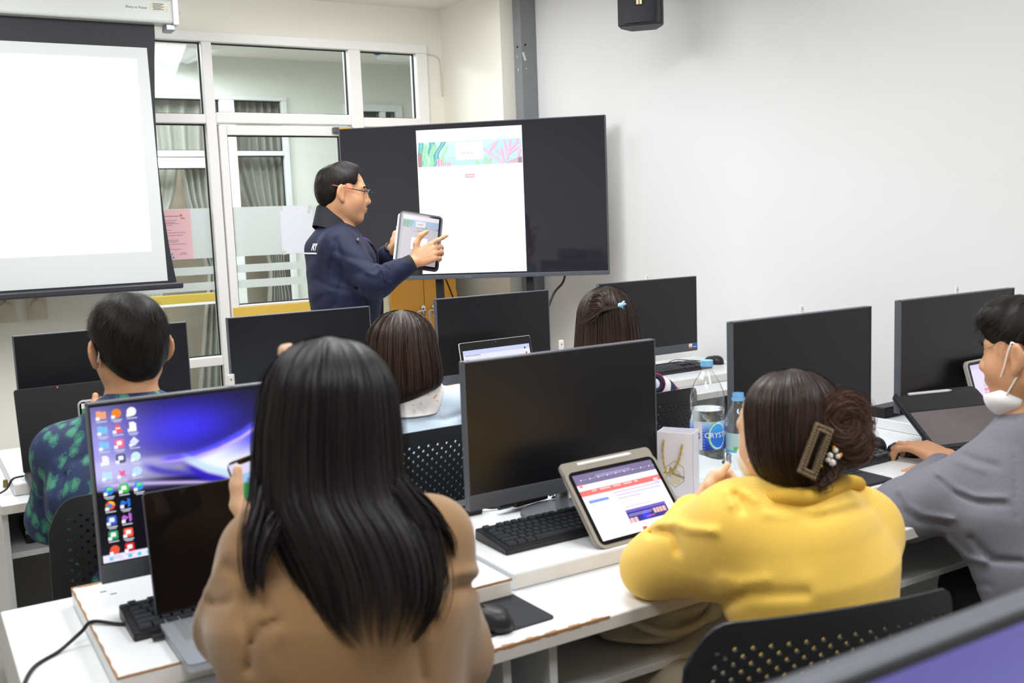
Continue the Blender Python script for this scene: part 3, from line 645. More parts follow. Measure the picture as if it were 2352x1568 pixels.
grid = [(0, 0, 'f7a578', 'folder'), (1, 0, 'f08a20', 'round'), (2, 0, 'f6f6ff', 'round'), (0, 1, '7ec6f2', 'folder'), (1, 1, 'ee5e66', 'cone'), (2, 1, 'ffffff', 'page'), (0, 2, '86c4f4', 'folder'), (1, 2, 'f2708e', 'square'),
        (2, 2, 'dfe8fa', 'diamond'), (0, 3, 'f4f4fc', 'page'), (1, 3, '5a5a86', 'square'), (2, 3, 'cfeef2', 'round'), (0, 4, 'bfe4fa', 'folder'), (1, 4, 'ee6a92', 'cross'), (2, 4, 'bfe0fa', 'round'), (0, 5, '2f86e0', 'swirl'), (1, 5, '3cc84a', 'square'),
        (2, 5, '3a92e8', 'swirl'), (0, 6, 'e8483a', 'wheel'), (1, 6, '2a74d8', 'vee'), (0, 7, '2f66cc', 'square'), (1, 7, 'b66ad2', 'vee'), (0, 8, '2c9c5c', 'square'), (1, 8, 'ee5a3c', 'square'), (0, 9, 'e8553c', 'round'), (1, 9, 'd8222c', 'square')]
for i, j, c_, kind in grid:
    cx = .024+.0265*i+.0004*j; cz = h-.024-j*.0283; r = .0085; q = MB(); y0, y1 = -.0012, -.0008
    if kind == 'folder': q.prism([(cx-r, cz-.007), (cx+r, cz-.007), (cx+r, cz+.006), (cx, cz+.006), (cx-.002, cz+.008), (cx-r, cz+.008)], y0, y1)
    elif kind in ('round', 'swirl', 'wheel'): q.cyl((cx, y1, cz), (cx, y0, cz), r, n=20)
    elif kind == 'page': q.prism([(cx-.006, cz-.009), (cx+.006, cz-.009), (cx+.006, cz+.005), (cx+.002, cz+.009), (cx-.006, cz+.009)], y0, y1)
    elif kind == 'cone': q.prism([(cx-r, cz-.008), (cx+r, cz-.008), (cx+.002, cz+.009), (cx-.002, cz+.009)], y0, y1)
    elif kind == 'diamond': q.prism([(cx-r, cz), (cx, cz-r), (cx+r, cz), (cx, cz+r*1.1)], y0, y1)
    elif kind == 'cross': q.prism([(cx+.009*math.cos(a)*(1 if k % 2 else .45), cz+.009*math.sin(a)*(1 if k % 2 else .45)) for k, a in enumerate(np.linspace(0, 2*PI, 8, endpoint=False))], y0, y1)
    elif kind == 'vee': q.prism([(cx-r, cz-.004), (cx-.005, cz-.006), (cx+.004, cz+.001), (cx+.004, cz-.009), (cx+r, cz-.006), (cx+r, cz+.007), (cx+.004, cz+.009), (cx+.003, cz+.001), (cx-.005, cz+.006), (cx-r, cz+.003)], y0, y1)
    else: q.prism(rrect(cx-r, cx+r, cz-r, cz+r, .003, 3), y0, y1)
    q.build('icon', ecol(c_), scrA)
    g = MB(); yy0, yy1 = -.0016, -.0012
    if kind == 'wheel':
        g.prism([(cx, cz), (cx+r, cz), (cx+r*.7, cz+r*.7), (cx, cz+r), (cx-r*.3, cz+r*.9)], yy0, yy1); g.build('icon_mark', ecol('f6c62c'), scrA)
        g = MB(); g.prism([(cx, cz), (cx-r*.8, cz+r*.4), (cx-r*.9, cz-r*.3), (cx-r*.2, cz-r*.95)], yy0, yy1); g.build('icon_mark', ecol('3aa650'), scrA)
        MB().cyl((cx, -.0016, cz), (cx, -.002, cz), .0036, n=14).build('icon_mark', ecol('3f7be8'), scrA)
    elif kind == 'swirl': g.prism([(cx-.004, cz-.001), (cx+r*.9, cz+.001), (cx+r*.5, cz+r*.75), (cx-.003, cz+r*.8)], yy0, yy1); g.build('icon_mark', ecol('6fe08c'), scrA)
    elif kind == 'square': g.prism(rrect(cx-.0045, cx+.0045, cz-.003, cz+.005, .0015, 2), yy0, yy1); g.build('icon_mark', ecol('f4f4fa'), scrA)
    elif kind == 'cone': g.box(cx-.004, cx+.004, yy0, yy1, cz-.001, cz+.002); g.build('icon_mark', ecol('f8e6e6'), scrA)
    else: g.bm.free()
    MB().box(cx-.0095, cx-.003, -.002, -.0016, cz-.009, cz-.003).build('shortcut_mark', ecol('f4f6ff'), scrA)
    L = MB(); L.box(cx-.009, cx+.009, yy0, yy1, cz-.0132, cz-.0112)
    if (i+j) % 2: L.box(cx-.006, cx+.007, yy0, yy1, cz-.0162, cz-.0145)
    L.build('icon_caption', ecol('dfe2f4', .85), scrA)
for k, c_ in enumerate(('6ec8f0', 'e2d4f4', '58bfe8', '5ccbe0', '8ad4ee', 'f07aa6', 'a0c0f0', '7ad0a0')): MB().box(.017+k*.0165, .024+k*.0165, -.0012, -.0008, c+.006, c+.0125).build('taskbar_icon', ecol(c_), scrA)
# purple picture on the nearest monitor
nx, ny = 60, 40; U, Vv = np.meshgrid(np.linspace(0, 1, nx), np.linspace(0, 1, ny))
im2 = np.ones((ny, nx, 3))*np.array([.40, .36, .64]); im2 = mixc(im2, (.50, .42, .62), smoothstep(.2, .9, U)*.7); im2 = mixc(im2, (.34, .34, .66), np.exp(-((Vv-.12)/.12)**2)*.5)
lit_screen(MH0, .006, .554, .039, MH-.012, im2, screen_e)

# ---- keyboards with single keys
def key_mesh(w, d, h=.006):
    b = MB(); t = .0016
    b.verts([(-w/2, -d/2, 0), (w/2, -d/2, 0), (w/2, d/2, 0), (-w/2, d/2, 0), (-w/2+t, -d/2+t, h), (w/2-t, -d/2+t, h), (w/2-t, d/2-t*.6, h), (-w/2+t, d/2-t*.6, h)],
            [(3, 2, 1, 0), (4, 5, 6, 7), (0, 1, 5, 4), (1, 2, 6, 5), (2, 3, 7, 6), (3, 0, 4, 7)])
    me = b.mesh('key'); me.materials.append(key_m); return me
KM = {}
def keyboard(lab, x, y, z, rz, single=True, w=.44, d=.135):
    t = thing('keyboard', lab, 'keyboard', (x, y, z), rz); b = MB()
    b.prism([(0, 0), (d, 0), (d, .026), (0, .013)], 0, w, 'x', .002); o = b.build('housing', black_m, t)
    tilt = math.atan2(.013, d); u = .0188
    rows = []
    y0 = .012
    rows.append((y0, [1.25, 1.25, 1.25, 5.6, 1.25, 1.25, 1.25, 1.25, -.35, 1, 1, 1, -.35, 2, 1]))
    rows.append((y0+u, [2.25]+[1]*10+[2.6, -1.35, 1, -1.35, 1, 1, 1]))
    rows.append((y0+2*u, [1.75]+[1]*11+[2.1, -3.7, 1, 1, 1]))
    rows.append((y0+3*u, [1.5]+[1]*12+[1.35, -.35, 1, 1, 1, -.35, 1, 1, 1]))
    rows.append((y0+4*u, [1]*13+[1.85, -.35, 1, 1, 1, -.35, 1, 1, 1]))
    rows.append((y0+5.35*u, [1, -.85, 1, 1, 1, 1, -.45, 1, 1, 1, 1, -.45, 1, 1, 1, 1, -.3, 1, 1, 1]))
    jm = MB()
    for ry, ks in rows:
        x = .012
        for k in ks:
            if k < 0: x += -k*u; continue
            kw = k*u; cx = x+kw/2
            if cx+kw/2 < w-.004:
                if single:
                    kk = round(k, 2)
                    if kk not in KM: KM[kk] = key_mesh(kw-.0018, u-.0018)
                    p = bpy.data.objects.new('key', KM[kk]); COL.objects.link(p); p.parent = t; p.location = (cx, ry+u/2-.004, .0135+(ry+u/2)*math.tan(tilt)); p.rotation_euler = (tilt, 0, 0)
                else:
                    zz = .0135+(ry+u/2)*math.tan(tilt); jm.box(cx-kw/2+.001, cx+kw/2-.001, ry-.003, ry+u-.006, zz-.002, zz+.005)
            x += kw
    if single: jm.bm.free()
    else: jm.build('keys', key_m, t)['kind'] = 'stuff'
    return t
keyboard('black keyboard below the central monitor with its screen off', 1.045, 1.79, .787, .0)
keyboard('black keyboard half behind the open laptop by the lit blue monitor', .292, 1.80, .787, 0)
keyboard('black keyboard hidden behind the bun of the yellow sweater woman', 1.90, 1.80, .787, .03, True)
keyboard('black keyboard on the riser board by the right wall', 2.66, 3.39, .787, .02, False)
keyboard('dark keyboard between the short haired woman and the central monitor', 1.88, 3.56, .787, .05, False)

# ---- mice
def mouse(lab, x, y, z, rz, m=black_m):
    t = thing('mouse', lab, 'mouse', (x, y, z), rz)
    V = []; F = []; nu, nv = 24, 9
    for j in range(nv):
        a = j/(nv-1)*PI/2
        for i in range(nu):
            p = 2*PI*i/nu; rx, ry = .031*(1-.12*math.sin(p)), .054
            k = math.cos(a)**.45; V.append((rx*k*math.cos(p), ry*k*math.sin(p), .002+(.036 if math.sin(p) < 0 else .034)*math.sin(a)**.9*(1-.18*max(0, math.sin(p)))))
    for j in range(nv-1):
        for i in range(nu): F.append((j*nu+i, j*nu+(i+1) % nu, (j+1)*nu+(i+1) % nu, (j+1)*nu+i))
    F.append(tuple(range(nu))[::-1]); raw('shell', V, F, m, t, True)
    MB().cyl((-.004, .030, .0235), (.004, .030, .0235), .008, n=14).build('wheel', grey_m, t, True)
    MB().box(-.0006, .0006, .012, .022, .031, .0338).build('button_seam', gasket_m, t)
    return t
mouse('black mouse on a black pad beside the brown sweater woman', .872, 1.565, .7535, .25)
mouse('black mouse behind the keyboard near the hair bun of the yellow sweater woman', 2.375, 1.945, .787, .2)
mouse('black wireless mouse under the hand of the grey shirt man', 2.395, 1.835, .787, .15)
mouse('black mouse on the riser board against the right wall', 3.2, 3.5, .787, .1)
t = thing('mouse_pad', 'black mouse pad on the desk front beside the brown sweater woman', 'mouse pad', (.905, 1.607, .75), .03)
MB().prism(rrect(-.11, .085, -.085, .085, .012), 0, .003, 'z').build('pad', mat('mouse_pad_cloth', '26282d', .8, noise=(80, .3, '2e3036'), bump=(900, .2, .001)), t)

# ---- laptops
def laptop(lab, x, y, z, rz, w, d, ang, bezel=.008, col=grey_m, scr=gscr_m, deck=None, kz=True, rim=None):
    """hinge line at local y=0, base towards -y, lid leaning back by ang"""
    t = thing('laptop', lab, 'laptop', (x, y, z), rz)
    MB().prism(rrect(0, w, -d, 0, .012), .002, .016, 'z', .002).build('base', deck or col, t)
    if kz:
        k = MB(); u = (w-.05)/14.5
        for r in range(5):
            for q in range(14): k.box(.022+q*u, .022+(q+.88)*u, -.03-(r+.9)*u*.9, -.03-r*u*.9, .016, .0172)
        kk = k.build('keys', key_m, t); kk['kind'] = 'stuff'
        MB().box(w*.33, w*.67, -d+.012, -d+.07, .016, .0163).build('touchpad', grey_m, t)
    M = Matrix.Translation((0, 0, .014)) @ Matrix.Rotation(-ang, 4, 'X')
    lid = bpy.data.objects.new('lid', MB().prism(rrect(0, w, 0, d, .008), 0, .006, 'y', .0015).mesh('lid')); COL.objects.link(lid); lid.parent = t; lid.matrix_local = M; lid.data.materials.append(rim or col)
    MB().prism(rrect(.002, w-.002, .004, d-.002, .007), -.0008, .0, 'y').build('screen_glass', scr, lid)
    return t, lid
lt, lid = laptop('open laptop with a black screen, beside the elbow of the brown sweater woman', .339, 1.838, .787, 0, .36, .232, .16, deck=grey2_m, rim=grey_m)
kc = MB().prism(rrect(.0, .36, -.232, -.004, .01), .0175, .0188, 'z').build('keyboard_cover', glass_mat('clear_film', (.82, .84, .9), .8, .25), lt)
for k, (x, c_) in enumerate(((.10, white_m), (.12, white_m), (.145, red_m), (.165, red_m))): MB().box(x, x+.016, -.19+.004*k, -.182+.004*k, .0188, .0196).build('sticker', c_, lt)
MB().cyl((.17, -.21, .0188), (.17, -.21, .0196), .022, n=16).build('sticker', grn_m, lt)
MB().box(-.02, .0, -.062, -.05, .004, .012, .001).build('usb_receiver', black_m, lt); MB().box(.155, .175, -.0009, -.0002, .222, .226).build('lid_camera', gasket_m, lid)
lz, lid = laptop('wide open black laptop beside the leaf shirt man, its screen dark', .262, 3.25, .787, .02, .40, .25, .22, col=mat('laptop_charcoal', '37383c', .5, noise=(40, .2, '404146')), scr=scr_m)
MB().cyl((.12, -.001, .244), (.12, -.0016, .244), .0025, n=8).build('status_light', ecol('f0683a'), lid)
lc, lid = laptop('slim silver edged laptop showing a white web page before the dark monitor', 1.80, 3.33, .787, .06, .335, .232, .2, rim=mat('laptop_silver', 'd6d2c6', .35, .4, noise=(30, .1, 'cac6ba')), col=grey2_m)
rows = np.ones((60, 90, 3))*np.array([.93, .93, 1.0]); rows[:6] = (.80, .84, .97); rows[18:20, 30:60] = (.82, .82, .88)
raster('web_page', .012, .323, .012, .2, -.0012, rows, screen_e, lid)
for a in ((.02, .034, .15, .165, 'c8523a'), (.05, .075, .153, .157, '9a9ca8'), (.085, .11, .153, .157, '9a9ca8'), (.12, .16, .153, .157, '9a9ca8'), (.02, .09, .178, .181, 'a8aab8')): MB().box(a[0], a[1], -.0018, -.0013, a[2], a[3]).build('page_mark', ecol(a[4], .9), lid)
for x, c_ in ((.30, '3a3a44'), (.305, 'a0484a')): MB().cyl((x, -.0018, .185 if c_[0] == '3' else .165), (x, -.0013, .185 if c_[0] == '3' else .165), .004, n=10).build('page_mark', ecol(c_, .9), lid)
MB().cyl((.1675, -.0014, .222), (.1675, -.0009, .222), .0018, n=8).build('lid_camera', grey2_m, lid)

# ---- tablets
def tablet(name, lab, M, w, h, case, img=None, em=screen_e, t_=.012, rim=.006, bez=.009, screen=True, r=.014, pencil=None):
    """local: x right, z up, front face at y=0 facing -y"""
    t = thing(name, lab, 'tablet'); t.matrix_world = M
    c = MB(); c.prism(rrect(-rim, w+rim, -rim, h+rim, r+rim), .001, t_, 'y', .002); c.build('case', case, t, True)
    lip = MB(); lip.prism(rrect(-rim, w+rim, -rim, h+rim, r+rim), -.0012, .001, 'y', .0008); lip.build('case_lip', case, t, True)
    if screen:
        MB().prism(rrect(0, w, 0, h, r), -.0019, -.0013, 'y').build('glass', gscr_m, t)
        if img is not None: return t, raster('screen_picture', bez, w-bez, bez, h-bez, -.0023, img, em, t)
    return t, None
def frame_from(o, xdir, zdir):
    x = Vector(xdir).normalized(); z = Vector(zdir); z = (z-x*z.dot(x)).normalized(); y = z.cross(x)
    return Matrix(((x.x, y.x, z.x, o[0]), (x.y, y.y, z.y, o[1]), (x.z, y.z, z.z, o[2]), (0, 0, 0, 1)))
# upright tablet in the middle: bottom left corner on the riser board
bl = Vector((1.232, 1.70, .794)); br = at_z(1575, 1196, .794)
tz = Vector((-.05, .32, 1)).normalized()
nx, ny = 130, 96; U, Vv = np.meshgrid(np.linspace(0, 1, nx), np.linspace(0, 1, ny)); pg = np.ones((ny, nx, 3))*np.array([.99, .94, 1.0])
pg[Vv < .16] = (.46, .42, .56); pg[(np.abs(Vv-.07) < .022) & (np.abs(U-.48) < .22)] = (.58, .54, .68); pg[(Vv >= .16) & (Vv < .25)] = (1, .98, 1.0); pg[(Vv >= .25) & (Vv < .335)] = (.98, .44, .42)
pg[(Vv > .40) & (Vv < .445) & (U > .05) & (U < .29)] = (.46, .58, .92)
b_ = (Vv > .66) & (Vv < .86) & (U > .40) & (U < .90); pg[b_] = (.22, .20, .52); pg[b_ & (Vv < .70)] = (.42, .36, .74); pg[b_ & (np.hypot((U-.62)*1.3, Vv-.79) < .07)] = (.20, .26, .85)
for x in (.74, .78, .82, .86): pg[(np.abs(U-x) < .017) & (np.abs(Vv-.76) < .035)] = (.92, .72, .66)
for x in (.43, .48): pg[(np.abs(U-x) < .02) & (np.abs(Vv-.82) < .035)] = (.90, .72, .72)
tt, pgo = tablet('tablet', 'upright tablet in a grey clear case showing a web page with a red banner', frame_from((1.228, 1.70, .794), (math.cos(.045), math.sin(.045), 0), (-math.sin(.045)*math.cos(.86), math.cos(.86), math.sin(.86))), .249, .179, mat('clear_grey_case', '9a958c', .25, noise=(6, .3, '7c7974'), coat=.3), pg, screen_b, rim=.009)
mk = [(.016, .08, .1, .1)]
def pmark(x0, x1, z0, z1, c_, y=-.0028): MB().box(x0*.249, x1*.249, y, y+.0004, z0*.179, z1*.179).build('page_mark', ecol(c_, 1.1), tt)
for x in np.linspace(.1, .9, 9): pmark(x, x+.012, .86, .875, 'f4f4fa'); pmark(x+.02, x+.07, .864, .87, 'b4acc8')
pmark(.06, .095, .77, .82, 'e07a86'); pmark(.065, .09, .787, .8, 'f6d4d8')
for x0, x1 in ((.17, .22), (.26, .38), (.41, .5), (.53, .63), (.66, .70)): pmark(x0, x1, .695, .715, 'fbd0cc')
for k, (x0, x1) in enumerate(((.38, .95), (.39, .92), (.40, .66))): pmark(x0, x1, .61-k*.045, .622-k*.045, 'cbb2e6')
pmark(.42, .66, .47, .478, 'e0d4ee'); pmark(.42, .72, .39, .40, 'c9b4e4')
for k in range(8): pmark(.07, .2+.03*math.sin(k*2), .5-k*.05, .506-k*.05, 'e6dcee')
pmark(.50, .55, .06, .10, 'f05a5a'); pmark(.88, .93, .62, .69, 'e6d8f4'); pmark(.055, .27, .588, .592, 'a8bcf0')
for x0, x1, z in ((.42, .70, .285), (.42, .68, .265)): pmark(x0, x1, z, z+.008, 'b6a8e8', -.0032)
pmark(.6, .7, .21, .225, 'd060a0', -.0032)
ft = MB(); ft.prism([(0, 0), (.02, .055), (.075, .0)], .03, .19, 'x', .001); fo = ft.build('folded_cover', mat('beige_cover', 'bfae99', .6, noise=(20, .2, 'ad9c88')), tt); fo.location = (0, .012, -.006)
MB().cyl((.04, .004, .197), (.19, .004, .197), .0045, n=14).build('stylus_barrel', white_m, tt, True); MB().cyl((.19, .004, .197), (.208, .004, .197), .0045, .001, n=14).build('stylus_tip', white_m, tt, True)
g_ = MB().prism(rrect(-.008, .257, .17, .206, .012), .0012, .0118, 'y', .002).build('stylus_groove', bpy.data.materials['clear_grey_case'], tt, True)
# black cover of the tablet near the grey shirt man, seen from behind
M = frame_from((2.459, 1.786, .806), (math.cos(-.266), math.sin(-.266), 0), (-math.sin(-.266)*math.cos(.588), math.cos(-.266)*math.cos(.588), math.sin(.588)))
t, _ = tablet('tablet_cover', 'black folding tablet cover leaning back with a white stylus along its top edge', M, .285, .22, mat('tablet_black_case', '23252b', .4, noise=(50, .2, '2b2d33'), bump=(500, .1, .001)), screen=False)
MB().prism(rrect(.006, .279, .006, .140, .004), -.0022, -.0012, 'y').build('suede_panel', mat('taupe_suede', '6b6464', .85, noise=(60, .3, '5f5858')), t)
MB().prism(rrect(.006, .279, .143, .205, .004), -.002, -.0012, 'y').build('gloss_panel', gscr_m, t)
MB().cyl((.045, -.003, .214), (.185, -.003, .214), .0045, n=14).build('stylus_barrel', white_m, t, True); MB().cyl((.185, -.003, .214), (.2, -.003, .214), .0045, .001, n=14).build('stylus_tip', white_m, t, True)
lp = MB(); lp.prism([(0, 0), (.012, 0), (.09, -.085), (.085, -.09)], .01, .24, 'x', .001); lo_ = lp.build('stand_flap', black_m, t); lo_.location = (0, .012, .07)
# red book and pages under the cover
t = thing('notebook', 'red covered notebook lying under the black tablet cover', 'notebook', (2.545, 1.69, .787), -.2)
MB().box(0, .2, 0, .15, 0, .004, .001).build('cover', red_m, t); MB().box(.003, .197, .003, .147, .004, .012).build('pages', wpap_m, t); MB().box(0, .2, 0, .15, .012, .0155, .001).build('cover', red_m, t)
for k in range(5): MB().box(.05+.018*k, .062+.018*k, .02, .03, .0155, .0159).build('gilt_mark', mat('gilt', 'd8b04a', .3, .6, noise=(50, .2, 'c09a3a')) if 'gilt' not in MATS else MATS['gilt'], t)
# laptop style tablet with union flag page
M = frame_from((2.785, 1.86, .822), (1, .05, 0), (-.03, .3, 1))
nx, ny = 120, 90; U, Vv = np.meshgrid(np.linspace(0, 1, nx), np.linspace(0, 1, ny)); uk = np.ones((ny, nx, 3))*np.array([.92, .88, 1.0])
fx, fy = (U-.2)/.36, (Vv-.36)/.24; ins = (fx > 0) & (fx < 1) & (fy > 0) & (fy < 1); uk[ins] = (.72, .74, .95)
dd = np.minimum(np.abs(fx-fy), np.abs(fx+fy-1)); uk[ins & (dd < .13)] = (.95, .92, 1); uk[ins & (dd < .06)] = (.96, .66, .70); cr_ = np.minimum(np.abs(fx-.5), np.abs(fy-.5)*.7); uk[ins & (cr_ < .13)] = (.96, .93, 1); uk[ins & (cr_ < .08)] = (.96, .60, .64)
uk[:8] = (.86, .82, .96); uk[(Vv > .93)] = (.78, .80, 1)
tu, _ = tablet('tablet', 'standing tablet with a flag page and a red keyboard behind the black cover', M, .25, .185, mat('pale_case', 'c9c6c0', .4, noise=(10, .2, 'b8b4ae')), uk, screen_e)
text('page_word', 'BUON', .02, ecol('4a3a5a', .8), tu, (.085, -.0027, .095))
rk = MB().box(-.004, .254, -.19, -.01, -.02, -.012, .002).build('keyboard_deck', red_m, tu); k = MB()
for r in range(5):
    for q in range(13): k.box(.004+q*.019, .0195+q*.019, -.04-r*.02, -.024-r*.02, -.012, -.0105)
kk = k.build('keys', red_m, tu); kk['kind'] = 'stuff'
# folding keyboard lying near the front of the riser board
t = thing('folding_keyboard', 'thin black folding tablet keyboard with touchpad lying behind the yellow sweater woman', 'keyboard', (1.80, 1.675, .7875), .0)
MB().prism(rrect(0, .345, 0, .215, .012), 0, .006, 'z', .001).build('deck', mat('keyboard_felt', '2b2c30', .7, noise=(80, .3, '34353a')), t)
k = MB()
for r in range(5):
    for q in range(14): k.box(.014+q*.0228, .0345+q*.0228, .092+r*.0225, .112+r*.0225, .006, .0078)
kk = k.build('keys', key_m, t); kk['kind'] = 'stuff'
MB().box(.12, .225, .012, .08, .006, .0066).build('touchpad', grey_m, t)
# small lit tablet near the second monitor
M = frame_from((1.13, 3.30, .80), (1, .05, 0), (0, .25, 1)); lt2 = np.ones((40, 50, 3))*np.array([.90, .99, 1]); lt2[:8, :] = (.75, .95, .86)
tablet('tablet', 'small lit tablet half hidden by the long hair of the brown sweater woman', M, .21, .15, black_m, lt2, screen_e)

# ---- black boxes, adapters, cables
t = thing('sound_bar', 'black box bar on the riser board between the two right monitors', 'speaker', (2.625, 2.09, .82), .05)
MB().box(0, .16, 0, .05, 0, .035, .003).build('casing', black_m, t); MB().box(.01, .15, -.001, 0, .006, .03).build('grille', speaker_m, t)
for q, (px, lab) in enumerate((((1.06, 2.09, .787), 'black power adapter below the left corner of the central monitor'),)):
    t = thing('power_adapter', lab, 'adapter', px); MB().box(0, .1, 0, .05, 0, .03, .004).build('brick', black_m, t)
t = thing('cable_adapter', 'black video adapter dongle lying behind the neck of the central monitor', 'adapter', (1.285, 2.075, .79), .15)
MB().box(-.06, .05, -.016, .016, .006, .03, .006, 3).build('plug_body', black_m, t); MB().cyl((-.1, 0, .014), (-.06, 0, .018), .007, .011).build('strain_relief', black_m, t, True)
tag(tube('power_cable', [(1.16, 2.11, .8), (1.19, 2.1, .793), (1.24, 2.09, .793), (1.3, 2.085, .8)], .003, cable_m), 'thin black cable running from the adapter below the central monitor', 'cable')
P = [(1.34, 2.06, .80)]
for k in range(40): a = k*.85; P.append((1.40+.045*math.cos(a)*(1+.3*math.sin(k)), 2.07+.03*math.sin(a*1.3), .795+.022*(1+math.sin(k*1.9))))
P.append((1.5, 2.1, .8)); tag(tube('cable_bundle', P, .0022, cable_m, None, 6, 5), 'tangled black cables behind the upright tablet', 'cable')
tag(tube('laptop_cable', [(.09, 1.60, .752), (.105, 1.76, .7535), (.135, 1.875, .7535), (.185, 1.925, .755), (.225, 1.94, .775), (.245, 1.935, .7915), (.285, 1.895, .7905), (.325, 1.86, .7915), (.36, 1.85, .80), (.42, 1.853, .81), (.5, 1.856, .812)], .0035, cable_m), 'black charging cable snaking over the front left desk to the open laptop', 'cable')
tag(tube('laptop_cable', [(.1, 3.1, .752), (.16, 3.2, .754), (.21, 3.24, .765), (.232, 3.25, .791), (.262, 3.252, .795)], .003, cable_m), 'thin cable running to the wide dark laptop beside the leaf shirt man', 'cable')
t = thing('cable_grommet', 'small brass coloured cable end lying on the left desk edge', 'plug', (.218, 3.34, .7505)); MB().cyl((0, 0, 0), (0, 0, .022), .008, .006, 12).build('plug_body', mat('brass_plug', '8a7a4a', .4, .6, noise=(40, .2, '7a6a3a')), t, True)
tag(tube('keyboard_cable', [(2.9, 3.53, .80), (2.98, 3.58, .80), (3.05, 3.6, .81), (3.13, 3.6, .80), (3.19, 3.55, .795)], .0018, cable_m), 'thin black cable arching from the keyboard to the mouse by the right wall', 'cable')
t = thing('storage_box', 'black box on the shelf under the left desk of the middle row', 'box', (.25, 3.24, .592)); MB().box(0, .17, 0, .2, 0, .04, .004).build('box_body', black_m, t); MB().box(.0, .17, -.004, 0, .03, .042, .001).build('box_lid', grey2_m, t)
t = thing('metal_rack', 'dark slatted rack leaning on the shelf under the left desk of the middle row', 'rack', (.24, 3.2, .592))
for k in range(4): MB().box(.03+.022*k, .037+.022*k, .12, .13, .0, .125, .001).build('slat', grey_m, t)

# ---- paper bag
t = thing('paper_bag', 'white paper gift bag with gold rope handles and a gold printed emblem', 'bag', (1.586, 1.946, .787), -1.0); t.scale = (.74, .84, .97)
w, d, h = .125, .06, .17; bag_m = mat('white_card', 'eceaf2', .55, noise=(3, .1, 'e2e0ea'))
MB().box(0, w, 0, .0015, 0, h).build('front_panel', bag_m, t); MB().box(0, w, d-.0015, d, 0, h+.002).build('back_panel', bag_m, t)
g = MB(); g.prism([(0, 0), (d/2, 0), (d, 0), (d, h), (d/2, h), (0, h)], w-.0015, w, 'x'); g.build('gusset', bag_m, t); g = MB(); g.box(0, .0015, 0, d, 0, h); g.build('gusset', bag_m, t); MB().box(0, w, 0, d, 0, .002).build('bottom', bag_m, t)
gold_m = mat('gold_rope', 'd8bc58', .35, .5, noise=(150, .5, 'b8983a')); em_m = mat('gold_print', 'c9b888', .4, .3, noise=(60, .3, 'dcd0b0')); br_m = mat('brown_print', '8a7352', .5, noise=(60, .2, '9a8460'))
V = []; base = spline([(.026, -.004, .152), (.022, -.006, .12), (.026, -.008, .088), (.034, -.009, .067), (.05, -.009, .07), (.07, -.008, .088), (.082, -.006, .112), (.09, -.004, .143)], 12)
for s in range(2):
    n = len(base); T = np.gradient(base, axis=0); T /= np.linalg.norm(T, axis=1)[:, None]; P = []
    for i in range(n):
        a = i*.55+s*PI; up = np.cross(T[i], (0, 1, 0)); up = up/np.linalg.norm(up); P.append(base[i]+.0017*(up*math.cos(a)+np.array((0, 1, 0))*math.sin(a)))
    Vv_, F_ = tube_geo(P, .0019, 6); raw('rope_handle', Vv_, F_, gold_m, t, True)
V_, F_ = tube_geo(spline([(.03, d+.003, .15), (.035, d+.005, .12), (.06, d+.006, .1), (.085, d+.005, .12), (.092, d+.003, .15)], 10), .003, 7); raw('rope_handle', V_, F_, gold_m, t, True)
q = MB(); hx = [(.062+.036*math.cos(a), .062+.036*math.sin(a)) for a in np.linspace(PI/2, PI/2+2*PI, 6, endpoint=False)]; hi = [(.062+.034*math.cos(a), .062+.034*math.sin(a)) for a in np.linspace(PI/2, PI/2+2*PI, 6, endpoint=False)]
for i in range(6): j = (i+1) % 6; q.prism([hx[i], hx[j], hi[j], hi[i]], -.0006, 0)
q.build('emblem_border', em_m, t); MB().cyl((.063, 0, .055), (.063, -.0006, .055), .021, n=28).build('emblem_disc', mat('gold_halftone', 'd9cfb2', .5, noise=(300, .7, 'efe9da')), t)
text('emblem_lettering', 'S', .026, br_m, t, (.022, -.001, .062), sx=.7); text('emblem_lettering', 'A', .022, br_m, t, (.04, -.001, .066), sx=.9); text('emblem_lettering', 'academy', .0125, br_m, t, (.052, -.001, .060), (PI/2, .22, 0))

# ---- bottles
pet_m = glass_mat('clear_plastic', (.97, .98, .985), 2.2, .06); water_m = mat('water', 'f4f9fc', .0, spec=.5, trans=1.0, ior=1.22, noise=(3, .1, 'eaf4fa')); cap_m = mat('light_blue_cap', '7db9ee', .4, noise=(40, .15, '8cc4f2'))
def bottle(lab, x, y, z, H, R, level, cap=True, ribs=6):
    t = thing('water_bottle', lab, 'bottle', (x, y, z)); p = [(.0, .004), (R*.6, .0), (R*.93, .004), (R, .012)]
    for k in range(ribs*4):
        u = k/(ribs*4-1); zz = .012+u*(H*.66-.012); p.append((R-(.0018 if k % 4 == 0 and not (.40*H < zz < .56*H) else 0), zz))
    nr = .0135
    p += [(R, H*.68), (R*.985, H*.72), (R*.9, H*.77), (R*.72, H*.83), (R*.5, H*.88), (nr+.002, H*.915), (nr, H*.925), (nr, H*.95), (nr+.002, H*.952), (nr+.002, H*.958), (nr, H*.96), (nr, H*.985)]
    lathe('body', p, pet_m, t, 40)
    wp = [(0, .005)]+[(max(r-.0015, 0), max(zz, .005)) for r, zz in p[1:] if zz < level]; wp += [(wp[-1][0], level), (0, level)]
    lathe('water', wp, water_m, t, 32)
    if cap:
        c = MB(); c.cyl((0, 0, H*.955), (0, 0, H), nr+.0025, nr+.0022, 28); co = c.build('cap', cap_m, t, True)
    return t, R
